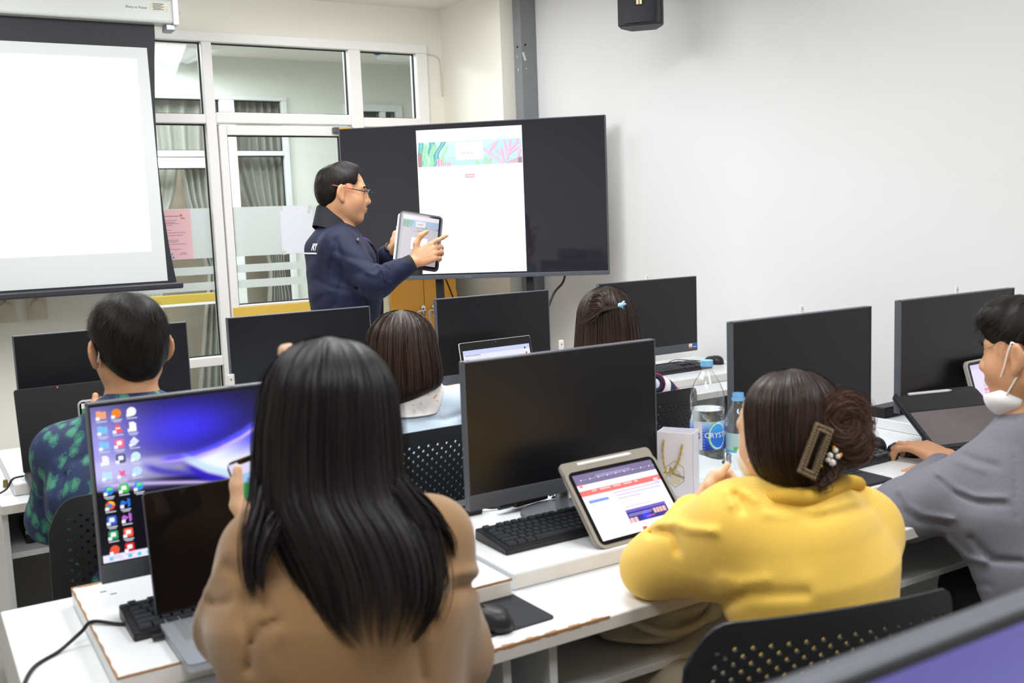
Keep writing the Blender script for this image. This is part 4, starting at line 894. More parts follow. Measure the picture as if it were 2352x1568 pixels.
def label_band(t, R, z0, z1, img, a0, a1, m):
    ny, nx = img.shape[:2]; V = []
    for j in range(ny):
        for i in range(nx):
            a = a0+(a1-a0)*i/(nx-1); V.append((R*math.cos(a), R*math.sin(a), z1+(z0-z1)*j/(ny-1)))
    i = np.arange(ny*nx).reshape(ny, nx); F = np.stack([i[1:, :-1], i[1:, 1:], i[:-1, 1:], i[:-1, :-1]], -1).reshape(-1, 4)
    o = fast('label', V, F, m, t, True); a = o.data.color_attributes.new('Col', 'FLOAT_COLOR', 'POINT'); c = np.clip(img.reshape(-1, 3), 0, 1); c = np.where(c <= .04045, c/12.92, ((c+.055)/1.055)**2.4)
    a.data.foreach_set('color', np.concatenate([c, np.ones((len(c), 1))], 1).astype(np.float32).ravel()); return o
def print_mat(name):
    m = bpy.data.materials.new(name); m.use_nodes = True; nt = m.node_tree; b = nt.nodes['Principled BSDF']; a = nt.nodes.new('ShaderNodeAttribute'); a.attribute_name = 'Col'
    nt.links.new(a.outputs['Color'], b.inputs['Base Color']); b.inputs['Roughness'].default_value = .3; return m
lab_m = print_mat('printed_film')
def wraptext(t, s, size, R, ac, z, m, name='label_lettering'):
    o = text(name, s, size, m, t, (0, 0, 0)); me = o.data; o.rotation_euler = (0, 0, 0); xs = [v.co.x for v in me.vertices]; w = max(xs)
    for v in me.vertices:
        a = ac+(v.co.x-w/2)/R; rr = R+.0004+(.0003 if v.co.z > 0 else 0); v.co = (rr*math.cos(a), rr*math.sin(a), z+v.co.y)
    return o
b1, R = bottle('large clear water bottle with light blue cap and blue printed label beside the paper bag', 1.745, 1.935, .787, .33, .0445, .205)
ny, nx = 60, 170; U, Vv = np.meshgrid(np.linspace(0, 1, nx), np.linspace(0, 1, ny)); L = np.ones((ny, nx, 3))*np.array([.16, .36, .78])
L = mixc(L, (.75, .88, .96), smoothstep(.5, .0, Vv)*.8); L = mixc(L, (.12, .22, .66), smoothstep(.6, .95, Vv))
wv_ = np.sin(Vv*60+U*20)*.5+.5; L = mixc(L, (.85, .92, 1), (wv_ > .8)*.5*(np.abs(U-.5) > .1))
s_ = (U > .20) & (U < .36); L[s_] = (.84, .85, .88)
ce = np.hypot((U-.62)/.15, (Vv-.5)/.46); L[ce < 1.0] = (.96, .98, 1); L[(ce < 1.12) & (ce >= 1) & (U < .6)] = (.35, .75, .5); L[ce < .93] = (.13, .45, .85); L = mixc(L, (.25, .65, .95), (ce < .93)*smoothstep(.6, .2, Vv))
L[np.hypot((U-.28)/.045, (Vv-.5)/.13) < 1] = (.32, .26, .66)
vw = -2.12
label_band(b1, R+.0004, .105, .178, L, vw-1.75, vw+1.75, lab_m)
wraptext(b1, 'CRYSTAL', .019, R+.0006, vw+.50, .137, white_text_m); wraptext(b1, 'NSF', .0085, R+.0006, vw-.77, .1385, white_text_m)
b2, R2 = bottle('smaller open clear water bottle with blue neck ring and green label', 1.795, 1.875, .787, .245, .033, .13, False)
ny, nx = 40, 120; U, Vv = np.meshgrid(np.linspace(0, 1, nx), np.linspace(0, 1, ny)); L = np.ones((ny, nx, 3))*np.array([.78, .86, .84]); L[(U < .42)] = (.66, .80, .80); L[(Vv > .68) & (U > .3)] = (.40, .72, .30); L[(Vv > .86)] = (.35, .72, .92)
label_band(b2, R2+.0004, .098, .148, L, vw-1.6, vw+1.7, lab_m); wraptext(b2, 'WATER', .016, R2+.0006, vw+.62, .121, mat('red_print', 'd8483a', .5, noise=(50, .2, 'c83a2e')))
rg = MB(); rg.cyl((0, 0, .228), (0, 0, .2365), .0165, n=24, cap=False); rg.cyl((0, 0, .2365), (0, 0, .247), .0142, n=24, cap=False); rg.build('neck_ring', cap_m, b2, True)
bottle('small capped water bottle almost hidden behind the yellow sweater woman', 1.86, 1.895, .787, .222, .031, .14)

# ---- pens and small things by her hands
t = thing('pen_case', 'dark pen case near the hands of the yellow sweater woman', 'case', (1.535, 1.755, .787), .5); MB().box(-.06, .06, -.02, .02, 0, .028, .01, 3).build('pouch', mat('dark_pouch', '1d2027', .7, noise=(40, .3, '272a33')), t)
def pen(lab, p, q, r, m, capm=None):
    t = thing('pen', lab, 'pen', p); d = Vector(q)-Vector(p); MB().cyl((0, 0, 0), d*.72, r, n=12).build('barrel', m, t, True); MB().cyl(d*.72, d, r*1.1, r*.8, 12).build('cap', capm or m, t, True)
pen('green highlighter lying beside the dark pen case', (1.49, 1.83, .794), (1.56, 1.80, .794), .0065, mat('lime_plastic', 'a8e03c', .35, noise=(40, .1, '98d030')))
pen('pink capped pen lying behind the green highlighter', (1.52, 1.85, .7915), (1.62, 1.81, .7915), .004, mat('pink_plastic', 'f0b4c8', .35, noise=(40, .1, 'e8a4ba')))
pen('thin black pen lying behind the upright tablet', (1.47, 1.86, .791), (1.56, 1.835, .791), .0035, black_m)

# ---- canvas bag on the under-shelf
def cloth_lump(name, parent, c, r, m, seed, nu=56, nv=36, amp=.1):
    rs = np.random.default_rng(seed); K = rs.normal(size=(9, 3))*np.array([2.2, 2.2, 4]); ph = rs.uniform(0, 6, 9); V = []
    for j in range(nv):
        th = PI*j/(nv-1)
        for i in range(nu):
            p = 2*PI*i/nu; d = np.array([math.sin(th)*math.cos(p), math.sin(th)*math.sin(p), math.cos(th)]); k = 1+amp*sum(math.sin(K[q]@d*1.6+ph[q]) for q in range(9))/3
            s = np.sign(d)*np.abs(d)**.8; V.append((c[0]+r[0]*s[0]*k, c[1]+r[1]*s[1]*k, max(c[2]+r[2]*s[2]*k, 0)))
    F = [(j*nu+i, (j+1)*nu+i, (j+1)*nu+(i+1) % nu, j*nu+(i+1) % nu) for j in range(nv-1) for i in range(nu)]
    return raw(name, V, F, m, parent, True)
t = thing('canvas_bag', 'crumpled khaki canvas bag on the under-desk shelf below the yellow elbow', 'bag', (1.335, 1.68, .592))
cloth_lump('bag_body', t, (0, 0, .055), (.15, .12, .058), mat('khaki_canvas', 'c6bea8', .85, noise=(30, .4, 'a49d88'), bump=(60, .4, .01)), 5)
pl_m = mat('plaid_cloth', '41598a', .8, noise=(40, .6, 'c9d2e0'))
cloth_lump('lining', t, (-.03, -.07, .095), (.045, .03, .016), pl_m, 9)
V_, F_ = tube_geo(spline([(-.1, -.06, .1), (-.12, -.11, .08), (-.05, -.14, .05), (.05, -.135, .06), (.1, -.08, .1)], 10), .009, 8); raw('strap', V_, F_, bpy.data.materials['khaki_canvas'], t, True)

# ---- chairs
def chair(lab, x, y, rz, top=.93, w=.5, hh=.42, holes=True):
    """origin on the floor under the backrest; sitter faces local +y"""
    t = thing('chair', lab, 'chair', (x, y, 0), rz); nx_, nz_ = 27, 17; V = []; F = []
    cw = (w-.1)/nx_; z0 = top-hh; chh = (hh-.09)/nz_
    def surf(u, z, off=0):
        c = (2*u/w); k = .055*c*c; tl = -.10*((z-z0)/hh)
        return (u*(1-.05*abs(c)**3), k+tl+off, z)
    # rounded outline as a height limit for every column
    def zlim(u): c = abs(2*u/w); return top-.016*c*c-(.075*max(0, (c-.72)/.28)**2.6), z0+.03*max(0, (c-.6)/.4)**2
    b = bmesh.new(); cache = {}
    def vert(u, z, side):
        k = (round(u, 5), round(z, 5), side)
        if k not in cache: cache[k] = b.verts.new(surf(u, z, 0 if side == 0 else .007))
        return cache[k]
    def quad(ps):
        for s in (0, 1):
            vs = [vert(p[0], p[1], s) for p in ps]
            if len(set(vs)) < 3: continue
            try: b.faces.new(vs if s == 0 else vs[::-1])
            except ValueError: pass
    us = np.linspace(-w/2, w/2, 38); 
    for i in range(len(us)-1):
        a, c = us[i], us[i+1]; (ta, ba), (tc, bc) = zlim(a), zlim(c); n = 31
        for j in range(n):
            f0, f1 = j/n, (j+1)/n
            P = [(a, ba+(ta-ba)*f0), (c, bc+(tc-bc)*f0), (c, bc+(tc-bc)*f1), (a, ba+(ta-ba)*f1)]
            inner = holes and 3 <= i < len(us)-4 and 3 <= j < n-3
            if not inner: quad(P); continue
            mx = [(P[0][0]+P[1][0])/2, sum(p[1] for p in P)/4]
            off = .5*(P[1][0]-P[0][0]) if False else 0
            if (i+j) % 2: quad(P); continue
            r = .0045; H = [(mx[0]+r*math.cos(q*PI/4+PI/8), mx[1]+r*math.sin(q*PI/4+PI/8)) for q in range(8)]
            cor = [P[2], P[3], P[0], P[1]]
            for q in range(4):
                h1, h2, h3 = H[(2*q) % 8], H[(2*q+1) % 8], H[(2*q+2) % 8]
                quad([cor[q], h2, h1]); quad([cor[q], cor[(q+1) % 4], h3, h2])
            for q in range(8):
                p0, p1 = H[q], H[(q+1) % 8]
                try: b.faces.new((vert(*p0, 0), vert(*p1, 0), vert(*p1, 1), vert(*p0, 1)))
                except ValueError: pass
    b.verts.ensure_lookup_table(); bd = [e for e in b.edges if len(e.link_faces) == 1]
    # close the outer rim
    inv = {v: k for k, v in cache.items()}
    for e in bd:
        k0, k1 = inv[e.verts[0]], inv[e.verts[1]]
        if k0[2] == 0 and k1[2] == 0 and (k0[0], k0[1], 1) in cache and (k1[0], k1[1], 1) in cache:
            try: b.faces.new((e.verts[0], e.verts[1], cache[(k1[0], k1[1], 1)], cache[(k0[0], k0[1], 1)]))
            except ValueError: pass
    bmesh.ops.recalc_face_normals(b, faces=b.faces[:])
    me = bpy.data.meshes.new('backrest'); b.to_mesh(me); b.free(); link('backrest', me, chair_m, t)
    for s in (-1, 1):
        m_ = MB(); m_.box(s*.2-.022, s*.2+.022, -.012, .02, .40, z0+.08, .004); m_.build('back_bracket', chair_m, t)
        MB().cyl((s*.2, -.012, z0+.0), (s*.2, -.016, z0+.0), .006, n=10).build('screw', steel_m, t)
    MB().box(-.225, .225, .0, .43, .415, .44, .012, 3).build('seat', chair_m, t); MB().box(-.21, .21, .02, .42, .44, .465, .014, 3).build('cushion', mat('chair_fabric', '26282d', .9, noise=(80, .3, '303238')) if 'chair_fabric' not in MATS else MATS['chair_fabric'], t)
    for sx_ in (-1, 1):
        for yy, y2 in ((.03, -.06), (.4, .46)): MB().cyl((sx_*.2, yy, .42), (sx_*.225, y2, 0), .0125, n=12).build('leg', grey_m, t, True)
    return t
chair('black perforated chair behind the yellow sweater woman', 1.19, 1.075, -.27, .905, .5)
chair('black perforated chair behind the leaf shirt man', .47, 2.44, .0, .93, .5)
chair('black perforated chair behind the short haired woman', 1.30, 2.55, .02, .93, .5)
chair('black perforated chair behind the jersey woman', 2.03, 2.58, .05, .925, .5)
chair('black perforated chair on which the brown sweater woman sits', .47, 1.12, .0, .84, .48, .36)
chair('black perforated chair behind the grey shirt man', 2.2, .98, .0, .90, .5)
# ================================================================== people: smooth blended solids
import openvdb
def nrm(v): v = np.array(v, float); return v/(np.linalg.norm(v)+1e-12)
class Sdf:
    def __init__(s, h): s.h = h; s.P = []; s.post = []
    def cone(s, a, b, ra, rb, k=.015, op='u'):
        s.P.append(('cone', np.array(a, float), np.array(b, float), ra, rb, k, op)); return s
    def ec(s, a, b, wa, wb, da, db, side, k=.03, cap=None, op='u', ex=2.0):
        a = np.array(a, float); b = np.array(b, float); ax = nrm(b-a); sd = np.array(side, float); sd = nrm(sd-ax*(sd@ax)); fw = np.cross(ax, sd)
        s.P.append(('ec', a, b, wa, wb, da, db, ax, sd, fw, k, cap, op, ex)); return s
    def ell(s, c, r, R=None, k=.02, op='u'):
        s.P.append(('ell', np.array(c, float), np.array(r, float), np.eye(3) if R is None else np.array(R, float), k, op)); return s
    def cut(s, p, n): s.post.append(('cut', np.array(p, float), nrm(n))); return s
    def crease(s, px, w, amp, band=.03): s.post.append(('crease', np.array(px, float), w, amp, band)); return s
    def wrinkle(s, amp, freq, seed, aniso=(1, 1, 1)): s.post.append(('wr', amp, freq, seed, np.array(aniso, float))); return s
    def line(s, pts, w, amp): s.post.append(('line', np.array(pts, float), w, amp)); return s
    def ext(s, p):
        if p[0] == 'cone': lo = np.minimum(p[1]-p[3], p[2]-p[4]); hi = np.maximum(p[1]+p[3], p[2]+p[4]); return lo, hi, p[5]
        if p[0] == 'ec':
            m = max(p[3], p[4], p[5], p[6]); return np.minimum(p[1], p[2])-m, np.maximum(p[1], p[2])+m, p[10]
        m = np.abs(p[3]) @ p[2]; return p[1]-m, p[1]+m, p[4]
    def mesh(s):
        h = s.h; E = [s.ext(p) for p in s.P]; us = [e for p, e in zip(s.P, E) if (p[12] if p[0] == 'ec' else p[-1]) == 'u']
        lo = np.min([e[0] for e in us], 0)-4*h; hi = np.max([e[1] for e in us], 0)+4*h; N = np.ceil((hi-lo)/h).astype(int)+1
        d = np.full(N, .1, np.float32)
        for p, (a, b, k) in zip(s.P, E):
            m = max(k, .012)+3*h; i0 = np.maximum(np.floor((a-m-lo)/h).astype(int), 0); i1 = np.minimum(np.ceil((b+m-lo)/h).astype(int)+1, N)
            if (i1 <= i0).any(): continue
            sl = tuple(slice(x, y) for x, y in zip(i0, i1)); G = [lo[q]+h*np.arange(i0[q], i1[q]) for q in range(3)]
            X = [G[0][:, None, None], G[1][None, :, None], G[2][None, None, :]]
            if p[0] == 'ell':
                _, c, r, R, k, op = p; Q = [sum((X[j]-c[j])*R[j][i] for j in range(3)) for i in range(3)]
                k0 = np.sqrt(sum((Q[i]/r[i])**2 for i in range(3))); k1 = np.sqrt(sum((Q[i]/r[i]**2)**2 for i in range(3)))+1e-9; v = k0*(k0-1)/k1
            else:
                a_, b_ = p[1], p[2]; ab = b_-a_; L = ab@ab+1e-12; Pa = [X[j]-a_[j] for j in range(3)]
                t = np.clip((Pa[0]*ab[0]+Pa[1]*ab[1]+Pa[2]*ab[2])/L, 0, 1); Q = [Pa[j]-t*ab[j] for j in range(3)]
                if p[0] == 'cone': _, _, _, ra, rb, k, op = p; v = np.sqrt(Q[0]**2+Q[1]**2+Q[2]**2)-(ra+(rb-ra)*t)
                else:
                    _, _, _, wa, wb, da, db, ax, sd, fw, k, cap, op, ex = p
                    S_ = sum(Q[j]*sd[j] for j in range(3)); F_ = sum(Q[j]*fw[j] for j in range(3)); A_ = sum(Q[j]*ax[j] for j in range(3))
                    w = wa+(wb-wa)*t; dd = da+(db-da)*t; c_ = np.minimum(w, dd) if cap is None else cap; mn = np.minimum(w, dd)
                    if ex == 2.0: k0 = np.sqrt((S_/w)**2+(F_/dd)**2+(A_/c_)**2); k1 = np.sqrt((S_/w**2)**2+(F_/dd**2)**2+(A_/c_**2)**2)+1e-9; v = np.where(k0 < .15, (k0-1)*mn, k0*(k0-1)/k1)
                    else: k0 = ((np.abs(S_)/w)**ex+(np.abs(F_)/dd)**ex+(np.abs(A_)/c_)**ex)**(1/ex); v = (k0-1)*mn
            o = d[sl]
            if op == 'u': hh = np.maximum(k-np.abs(o-v), 0)/k; d[sl] = np.minimum(o, v)-hh*hh*k*.25
            else: hh = np.maximum(k-np.abs(o+v), 0)/k; d[sl] = np.maximum(o, -v)+hh*hh*k*.25
        if s.post:
            band = np.abs(d) < .04; I = np.argwhere(band); Pt = lo+h*I; val = d[band].astype(np.float64)
            for q in s.post:
                if q[0] == 'wr':
                    rs = np.random.default_rng(q[3]); K = rs.normal(size=(10, 3))*q[2]*q[4]; ph = rs.uniform(0, 6.28, 10); W_ = np.zeros(len(Pt))
                    for i in range(10): W_ += np.sin(Pt@K[i]+ph[i])
                    val += q[1]*W_/3
                elif q[0] == 'crease':
                    rel = Pt-np.array([0, 0, EYE]); zz = rel@np.array(_f); u = 1176+FPX*(rel@np.array(_r))/zz; v = 784-FPX*(rel@np.array(_u))/zz; best = np.full(len(Pt), 1e9)
                    for a, b in zip(q[1][:-1], q[1][1:]):
                        ab = b-a; t = np.clip(((u-a[0])*ab[0]+(v-a[1])*ab[1])/(ab@ab), 0, 1); best = np.minimum(best, np.hypot(u-a[0]-t*ab[0], v-a[1]-t*ab[1]))
                    val += q[3]*np.exp(-(best/q[2])**2)
                elif q[0] == 'line':
                    best = np.full(len(Pt), 1e9)
                    for a, b in zip(q[1][:-1], q[1][1:]):
                        ab = b-a; t = np.clip((Pt-a)@ab/(ab@ab), 0, 1); best = np.minimum(best, np.linalg.norm(Pt-a-t[:, None]*ab, axis=1))
                    val += q[3]*np.exp(-(best/q[2])**2)
            d[band] = val
            for q in s.post:
                if q[0] == 'cut':
                    X = [lo[j]+h*np.arange(N[j]) for j in range(3)]; n = q[2]; v = X[0][:, None, None]*n[0]+X[1][None, :, None]*n[1]+X[2][None, None, :]*n[2]-q[1]@n; d = np.maximum(d, v.astype(np.float32))
        g = openvdb.FloatGrid(.1); g.copyFromArray(np.clip(d, -.1, .1)); pts, tri, quad = g.convertToPolygons(0.0, 0.0)
        return np.asarray(pts, float)*h+lo, np.asarray(quad)
    def build(s, name, m, parent=None, smooth_it=1, mats=None):
        V, F = s.mesh(); F = F[:, ::-1]
        if smooth_it:
            e = np.concatenate([F[:, [0, 1]], F[:, [1, 2]], F[:, [2, 3]], F[:, [3, 0]]]); c = np.bincount(e.ravel(), minlength=len(V))[:, None]+1e-9
            for _ in range(smooth_it):
                A = np.stack([np.bincount(e[:, 0], V[e[:, 1], i], len(V))+np.bincount(e[:, 1], V[e[:, 0], i], len(V)) for i in range(3)], 1)/c; V = V*.5+A*.5
        o = fast(name, V, F, m, parent, True); return o

skin_cols = {}
def skin(name, col, dark):
    m = mat(name, col, .48, noise=(9, .35, dark), bump=(260, .05, .001), spec=.4)
    b = m.node_tree.nodes['Principled BSDF']; b.inputs['Subsurface Weight'].default_value = .12; b.inputs['Subsurface Radius'].default_value = (.012, .005, .003); b.inputs['Subsurface Scale'].default_value = .3
    return m
def hair_mat(name, col, tip=None, rough=.34, spec=.28):
    m = bpy.data.materials.new(name); m.use_nodes = True; nt = m.node_tree; b = nt.nodes['Principled BSDF']
    a = nt.nodes.new('ShaderNodeAttribute'); a.attribute_name = 'strand'; r = nt.nodes.new('ShaderNodeMix'); r.data_type = 'RGBA'
    r.inputs[6].default_value = (*lin(col), 1); r.inputs[7].default_value = (*lin(tip or col), 1); nt.links.new(a.outputs['Fac'], r.inputs[0]); nt.links.new(r.outputs[2], b.inputs['Base Color'])
    b.inputs['Roughness'].default_value = rough; b.inputs['Specular IOR Level'].default_value = spec; return m
def set_strand(o, val):
    a = o.data.attributes.new('strand', 'FLOAT', 'POINT'); a.data.foreach_set('value', np.asarray(val, np.float32))

def head_prims(S_, c, R, k=1.0, face=True, ears=True, jaw=1.0, nose=1.0, fat=1.0, flare=.5):
    """R columns: right, forward, up"""
    R = np.array(R, float); c = np.array(c, float)
    def W_(x, y, z): return c+R@(np.array((x, y, z))*k)
    def el(p, r, kk=.02, op='u'): S_.ell(W_(*p), np.array(r)*k, R, kk*k, op)
    def co(p, q, ra, rb, kk=.012): S_.cone(W_(*p), W_(*q), ra*k, rb*k, kk*k)
    el((0, -.014, .035), (.074, .094, .08)); el((0, .018, -.01), (.066*fat, .072, .085), .03); el((0, .03, -.062), (.055*fat, .052, .042*jaw), .03)
    for s in (-1, 1): co((s*.052*fat, -.005, -.05), (s*.02, .06, -.092), .018, .018, .035); el((s*.04*fat, .05, -.03), (.026, .026, .028), .03)
    el((0, .068, -.094), (.02, .016, .016), .025)
    if face:
        co((0, .082, .022), (0, .104*nose, -.022), .008, .0115, .014); el((0, .1*nose, -.027), (.017, .013, .01), .012)
        for s in (-1, 1):
            el((s*.014, .092, -.029), (.009, .011, .008), .008); co((s*.012, .083, .028), (s*.048, .067, .028), .009, .008, .014)
            el((s*.031, .088, .010), (.017, .012, .011), .012, 's'); el((s*.031, .073, .009), (.0155, .0125, .0125), .004)
            co((s*.018, .0845, .016), (s*.044, .076, .015), .003, .003, .004)
        el((0, .090, -.055), (.023, .012, .0065), .005); el((0, .0875, -.067), (.019, .012, .007), .005); el((0, .078, -.048), (.03, .016, .02), .02)
    if ears:
        for s in (-1, 1):
            t_ = -s*flare if False else s*flare; Re = R@np.array(((math.cos(t_), -math.sin(t_), 0), (math.sin(t_), math.cos(t_), 0), (0, 0, 1))) if s > 0 else R@np.array(((math.cos(t_), -math.sin(t_), 0), (math.sin(t_), math.cos(t_), 0), (0, 0, 1)))
            e_ = .080+.016*math.sin(flare); S_.ell(W_(s*e_, -.014, .0), np.array((.0075, .0215, .034))*k, Re, .006); S_.ell(W_(s*(e_-.004), -.006, -.028), np.array((.007, .01, .013))*k, Re, .008)
            S_.ell(W_(s*(e_+.008), -.008, .004), np.array((.0055, .012, .019))*k, Re, .004, 's')
    return W_
def hand_prims(S_, wr, d, n, th, curls, k=1.0, spread=.12, thumb=None, kk=.006, lens=(.072, .080, .074, .058)):
    """wr wrist, d finger direction, n palm normal (palm side), th thumb side"""
    wr = np.array(wr, float); d = nrm(d); n = np.array(n, float); n = nrm(n-d*(n@d)); th = np.array(th, float); th = nrm(th-d*(th@d)-n*(th@n))
    kc = wr+d*.088*k
    S_.ec(wr+d*.012*k, wr+d*.07*k, .026*k, .037*k, .018*k, .013*k, th, .012, .016*k)
    S_.ell(wr+d*.03*k+th*.022*k+n*.008*k, np.array((.017, .03, .016))*k, np.stack([th, d, n], 1), .014)
    for i in range(4):
        off = (.030, .010, -.010, -.029)[i]; b = kc+th*off*k-d*(.0, -.003, .0, .010)[i]*k-n*.002*k
        f = nrm(d+th*spread*(1.2, .35, -.35, -1.2)[i]); r = np.array((.0092, .0095, .0088, .0078))[i]*k; S_.cone(wr+d*.03*k+th*off*.7*k, b, .012*k, r*1.12, .01)
        L = np.array((.46, .30, .24))*lens[i]*k; ang = 0; p = b; up = -n
        for j in range(3):
            ang += curls[i][j]; v = nrm(f*math.cos(ang)+n*math.sin(ang)); q = p+v*L[j]; S_.cone(p, q, r*(1, .93, .86)[j], r*(.93, .86, .74)[j], kk); p = q
    if thumb is None: thumb = (nrm(d*.6+th*.8), nrm(d*.85+th*.45+n*.2), nrm(d*.95+th*.2+n*.25))
    p = wr+d*.022*k+th*.02*k
    for v, L, ra, rb in zip(thumb, (.044, .034, .028), (.015, .0115, .0105), (.0115, .0105, .0085)): q = p+nrm(v)*L*k; S_.cone(p, q, ra*k, rb*k, kk*1.5); p = q
    return p
def seated_legs(S_, pel, right, fwd, infl=0.0, kx=.44, spread=.1, shoe=None):
    up = np.array((0, 0, 1.)); r = nrm(right); f = nrm(fwd)
    for s in (-1, 1):
        hip = pel+r*s*.085-up*.0; kn = pel+r*s*spread+f*kx; kn[2] = .485; an = kn+f*.02; an[2] = .085
        S_.cone(hip, kn, .078+infl, .056+infl, .03); S_.cone(kn, an, .055+infl, .036+infl, .02)
        if not infl: S_.cone(an+np.array((0, 0, -.045)), an+f*.17+np.array((0, 0, -.05)), .032, .026, .02)
shoe_m = mat('dark_shoe', '22242a', .5, noise=(30, .3, '2c2f36'))

def person(name_label, head_c, head_R, hk, pel, chest, neck, shL, shR, elL, wrL, elR, wrR, skin_m, h=.006, hands=(None, None), girth=1.0, face=True, jaw=1.0, legs=True, fat=1.0, flare=.5, facing=None, nose=1.0, neckr=.052, shr=.05):
    A = [np.array(v, float) for v in (pel, chest, neck, shL, shR, elL, wrL, elR, wrR)]; pel, chest, neck, shL, shR, elL, wrL, elR, wrR = A
    side = nrm(shR-shL); up = nrm(neck-pel); fwd = nrm(np.cross(up, side))
    if facing is not None: fwd = nrm(facing); side = nrm(np.cross(fwd, up))
    B = Sdf(h); head_prims(B, head_c, head_R, hk, face, True, jaw, nose, fat, flare); hc = np.array(head_c, float); Rm = np.array(head_R)
    B.cone(hc+Rm@np.array((0, -.018, -.05))*hk, neck, neckr*hk, neckr*1.08*hk, .03)
    g = girth
    B.ec(pel, pel*.5+chest*.5, .145*g, .125*g, .10*g, .09*g, side, .04); B.ec(pel*.5+chest*.5, chest, .125*g, .14*g, .09*g, .10*g, side, .04); B.ec(chest, neck-up*.06, .135*g, .09*g, .095*g, .06*g, side, .04)
    B.cone(neck-up*.03, shL, .045, shr-.008, .05); B.cone(neck-up*.03, shR, .045, shr-.008, .05)
    for a, e, w in ((shL, elL, wrL), (shR, elR, wrR)): B.cone(a, e, shr-.006, .036, .03); B.cone(e, w, .037, .025, .02)
    for w, e, hd in ((wrL, elL, hands[0]), (wrR, elR, hands[1])):
        if hd is None:
            hd = dict(d=nrm(w-e), n=(0, 0, -1), th=nrm(np.cross(nrm(w-e), (0, 0, 1)))*(1 if w is wrL else -1), curls=[(.5, .5, .4)]*4)
        hand_prims(B, w, **hd)
    if legs: seated_legs(B, pel, side, fwd)
    body = B.build('person', skin_m, None, 1)
    tag(body, name_label, 'person'); return body, dict(pel=pel, chest=chest, neck=neck, shL=shL, shR=shR, elL=elL, wrL=wrL, elR=elR, wrR=wrR, side=side, up=up, fwd=fwd, hc=hc, R=Rm, hk=hk)
def trousers(J, body, m, infl=.012, name='trousers', h=.012):
    T = Sdf(h); seated_legs(T, J['pel'], J['side'], J['fwd'], infl); T.ec(J['pel']-J['up']*.02, J['pel']+J['up']*.06, .158, .15, .118, .11, J['side'], .03, .05)
    return T.build(name, m, body, 1)
def sleeve(S_, a, e, w, r0, r1, r2, k=.03, back=.03):
    w2 = w+nrm(e-w)*back; S_.cone(a, e, r0, r1, k); S_.ec(e, w2, r1, r2, r1, r2, (.3, .5, .9), k, .006)
def facing_R(fwd, pitch=0, roll=0):
    f = nrm((fwd[0], fwd[1], 0)); r = np.array((f[1], -f[0], 0)); u = np.array((0, 0, 1.))
    f2 = f*math.cos(pitch)+u*math.sin(pitch); u2 = np.cross(r, f2); r3 = r*math.cos(roll)+u2*math.sin(roll); u3 = np.cross(r3, f2); return np.stack([r3, f2, u3], 1)
def ring(name, c, side, fwd, up, rs, rf, hgt, thick, m, parent, n=40, tilt=0, lean=0, gap=None, rs2=None, rf2=None):
    """a collar: upright elliptic band (outer and inner wall), optionally open at the front"""
    V = []; F = []; rs2 = rs2 or rs; rf2 = rf2 or rf; a0, a1 = (0, 2*PI) if gap is None else (PI/2+gap, PI/2+2*PI-gap); N = n+1
    for i in range(N):
        a = a0+(a1-a0)*i/n; sc = lambda r1, r2: side*math.cos(a)*r1+fwd*math.sin(a)*r2
        dz = tilt*math.sin(a)
        for (r1, r2, z) in ((rs, rf, 0), (rs2, rf2, hgt), (rs2-thick*.5, rf2-thick*.5, hgt+thick*.6), (rs2-thick, rf2-thick, hgt), (rs-thick, rf-thick, 0)): V.append(c+sc(r1, r2)+up*(z+dz))
    for i in range(n):
        for j in range(4): F.append((i*5+j, (i+1)*5+j, (i+1)*5+j+1, i*5+j+1))
    o = raw(name, V, F, m, parent, True); return o

def dome(y0, xc, a, b, dep, tb, tf, n=6, xs=0):
    """rows of a rounded crown: top y0, half width a, height b down to the widest level"""
    out = []
    for t in np.linspace(.06, 1, n)**1.0:
        th = t*PI/2; w = math.sin(th); out.append((y0+b*(1-math.cos(th)), xc-a*w+xs*(1-t), xc+a*w+xs*(1-t), dep, tb*w, tf*w))
    return out
# ---- hair built of strand ribbons over a solid base
def hair_rows(rows, nphi=48, nv=40):
    """rows: (y_px, x_left_px, x_right_px, depth, half thickness back, half thickness front) -> closed loft grid (nv, nphi, 3)"""
    Rw = np.array(rows, float); t = np.arange(len(Rw)); tt = np.linspace(0, len(Rw)-1, nv)
    C_ = np.stack([spl(t, Rw[:, i], tt) for i in range(Rw.shape[1])], 1); G = np.zeros((nv, nphi, 3))
    for j in range(nv):
        y, xl, xr, dp, tb, tf = C_[j][:6]; sk = C_[j][6] if C_.shape[1] > 6 else 0
        for i in range(nphi):
            p = 2*PI*i/nphi; c, s = math.cos(p), math.sin(p); c2 = np.sign(c)*abs(c)**.9; s2 = np.sign(s)*abs(s)**.85
            x = (xl+xr)/2+(xr-xl)/2*c2; yy = y+sk*(x-(xl+xr)/2)/max((xr-xl)/2, 1); G[j, i] = np.array(at_d(x, yy, dp-(tb if s > 0 else tf)*s2))
    return G
def spl(t, v, q):
    n = len(t); i = np.clip(np.searchsorted(t, q, 'right')-1, 0, n-2); u = q-t[i]; p0 = v[np.maximum(i-1, 0)]; p1 = v[i]; p2 = v[i+1]; p3 = v[np.minimum(i+2, n-1)]
    m1 = (p2-p0)/2; m2 = (p3-p1)/2; return (2*u**3-3*u**2+1)*p1+(u**3-2*u**2+u)*m1+(-2*u**3+3*u**2)*p2+(u**3-u**2)*m2
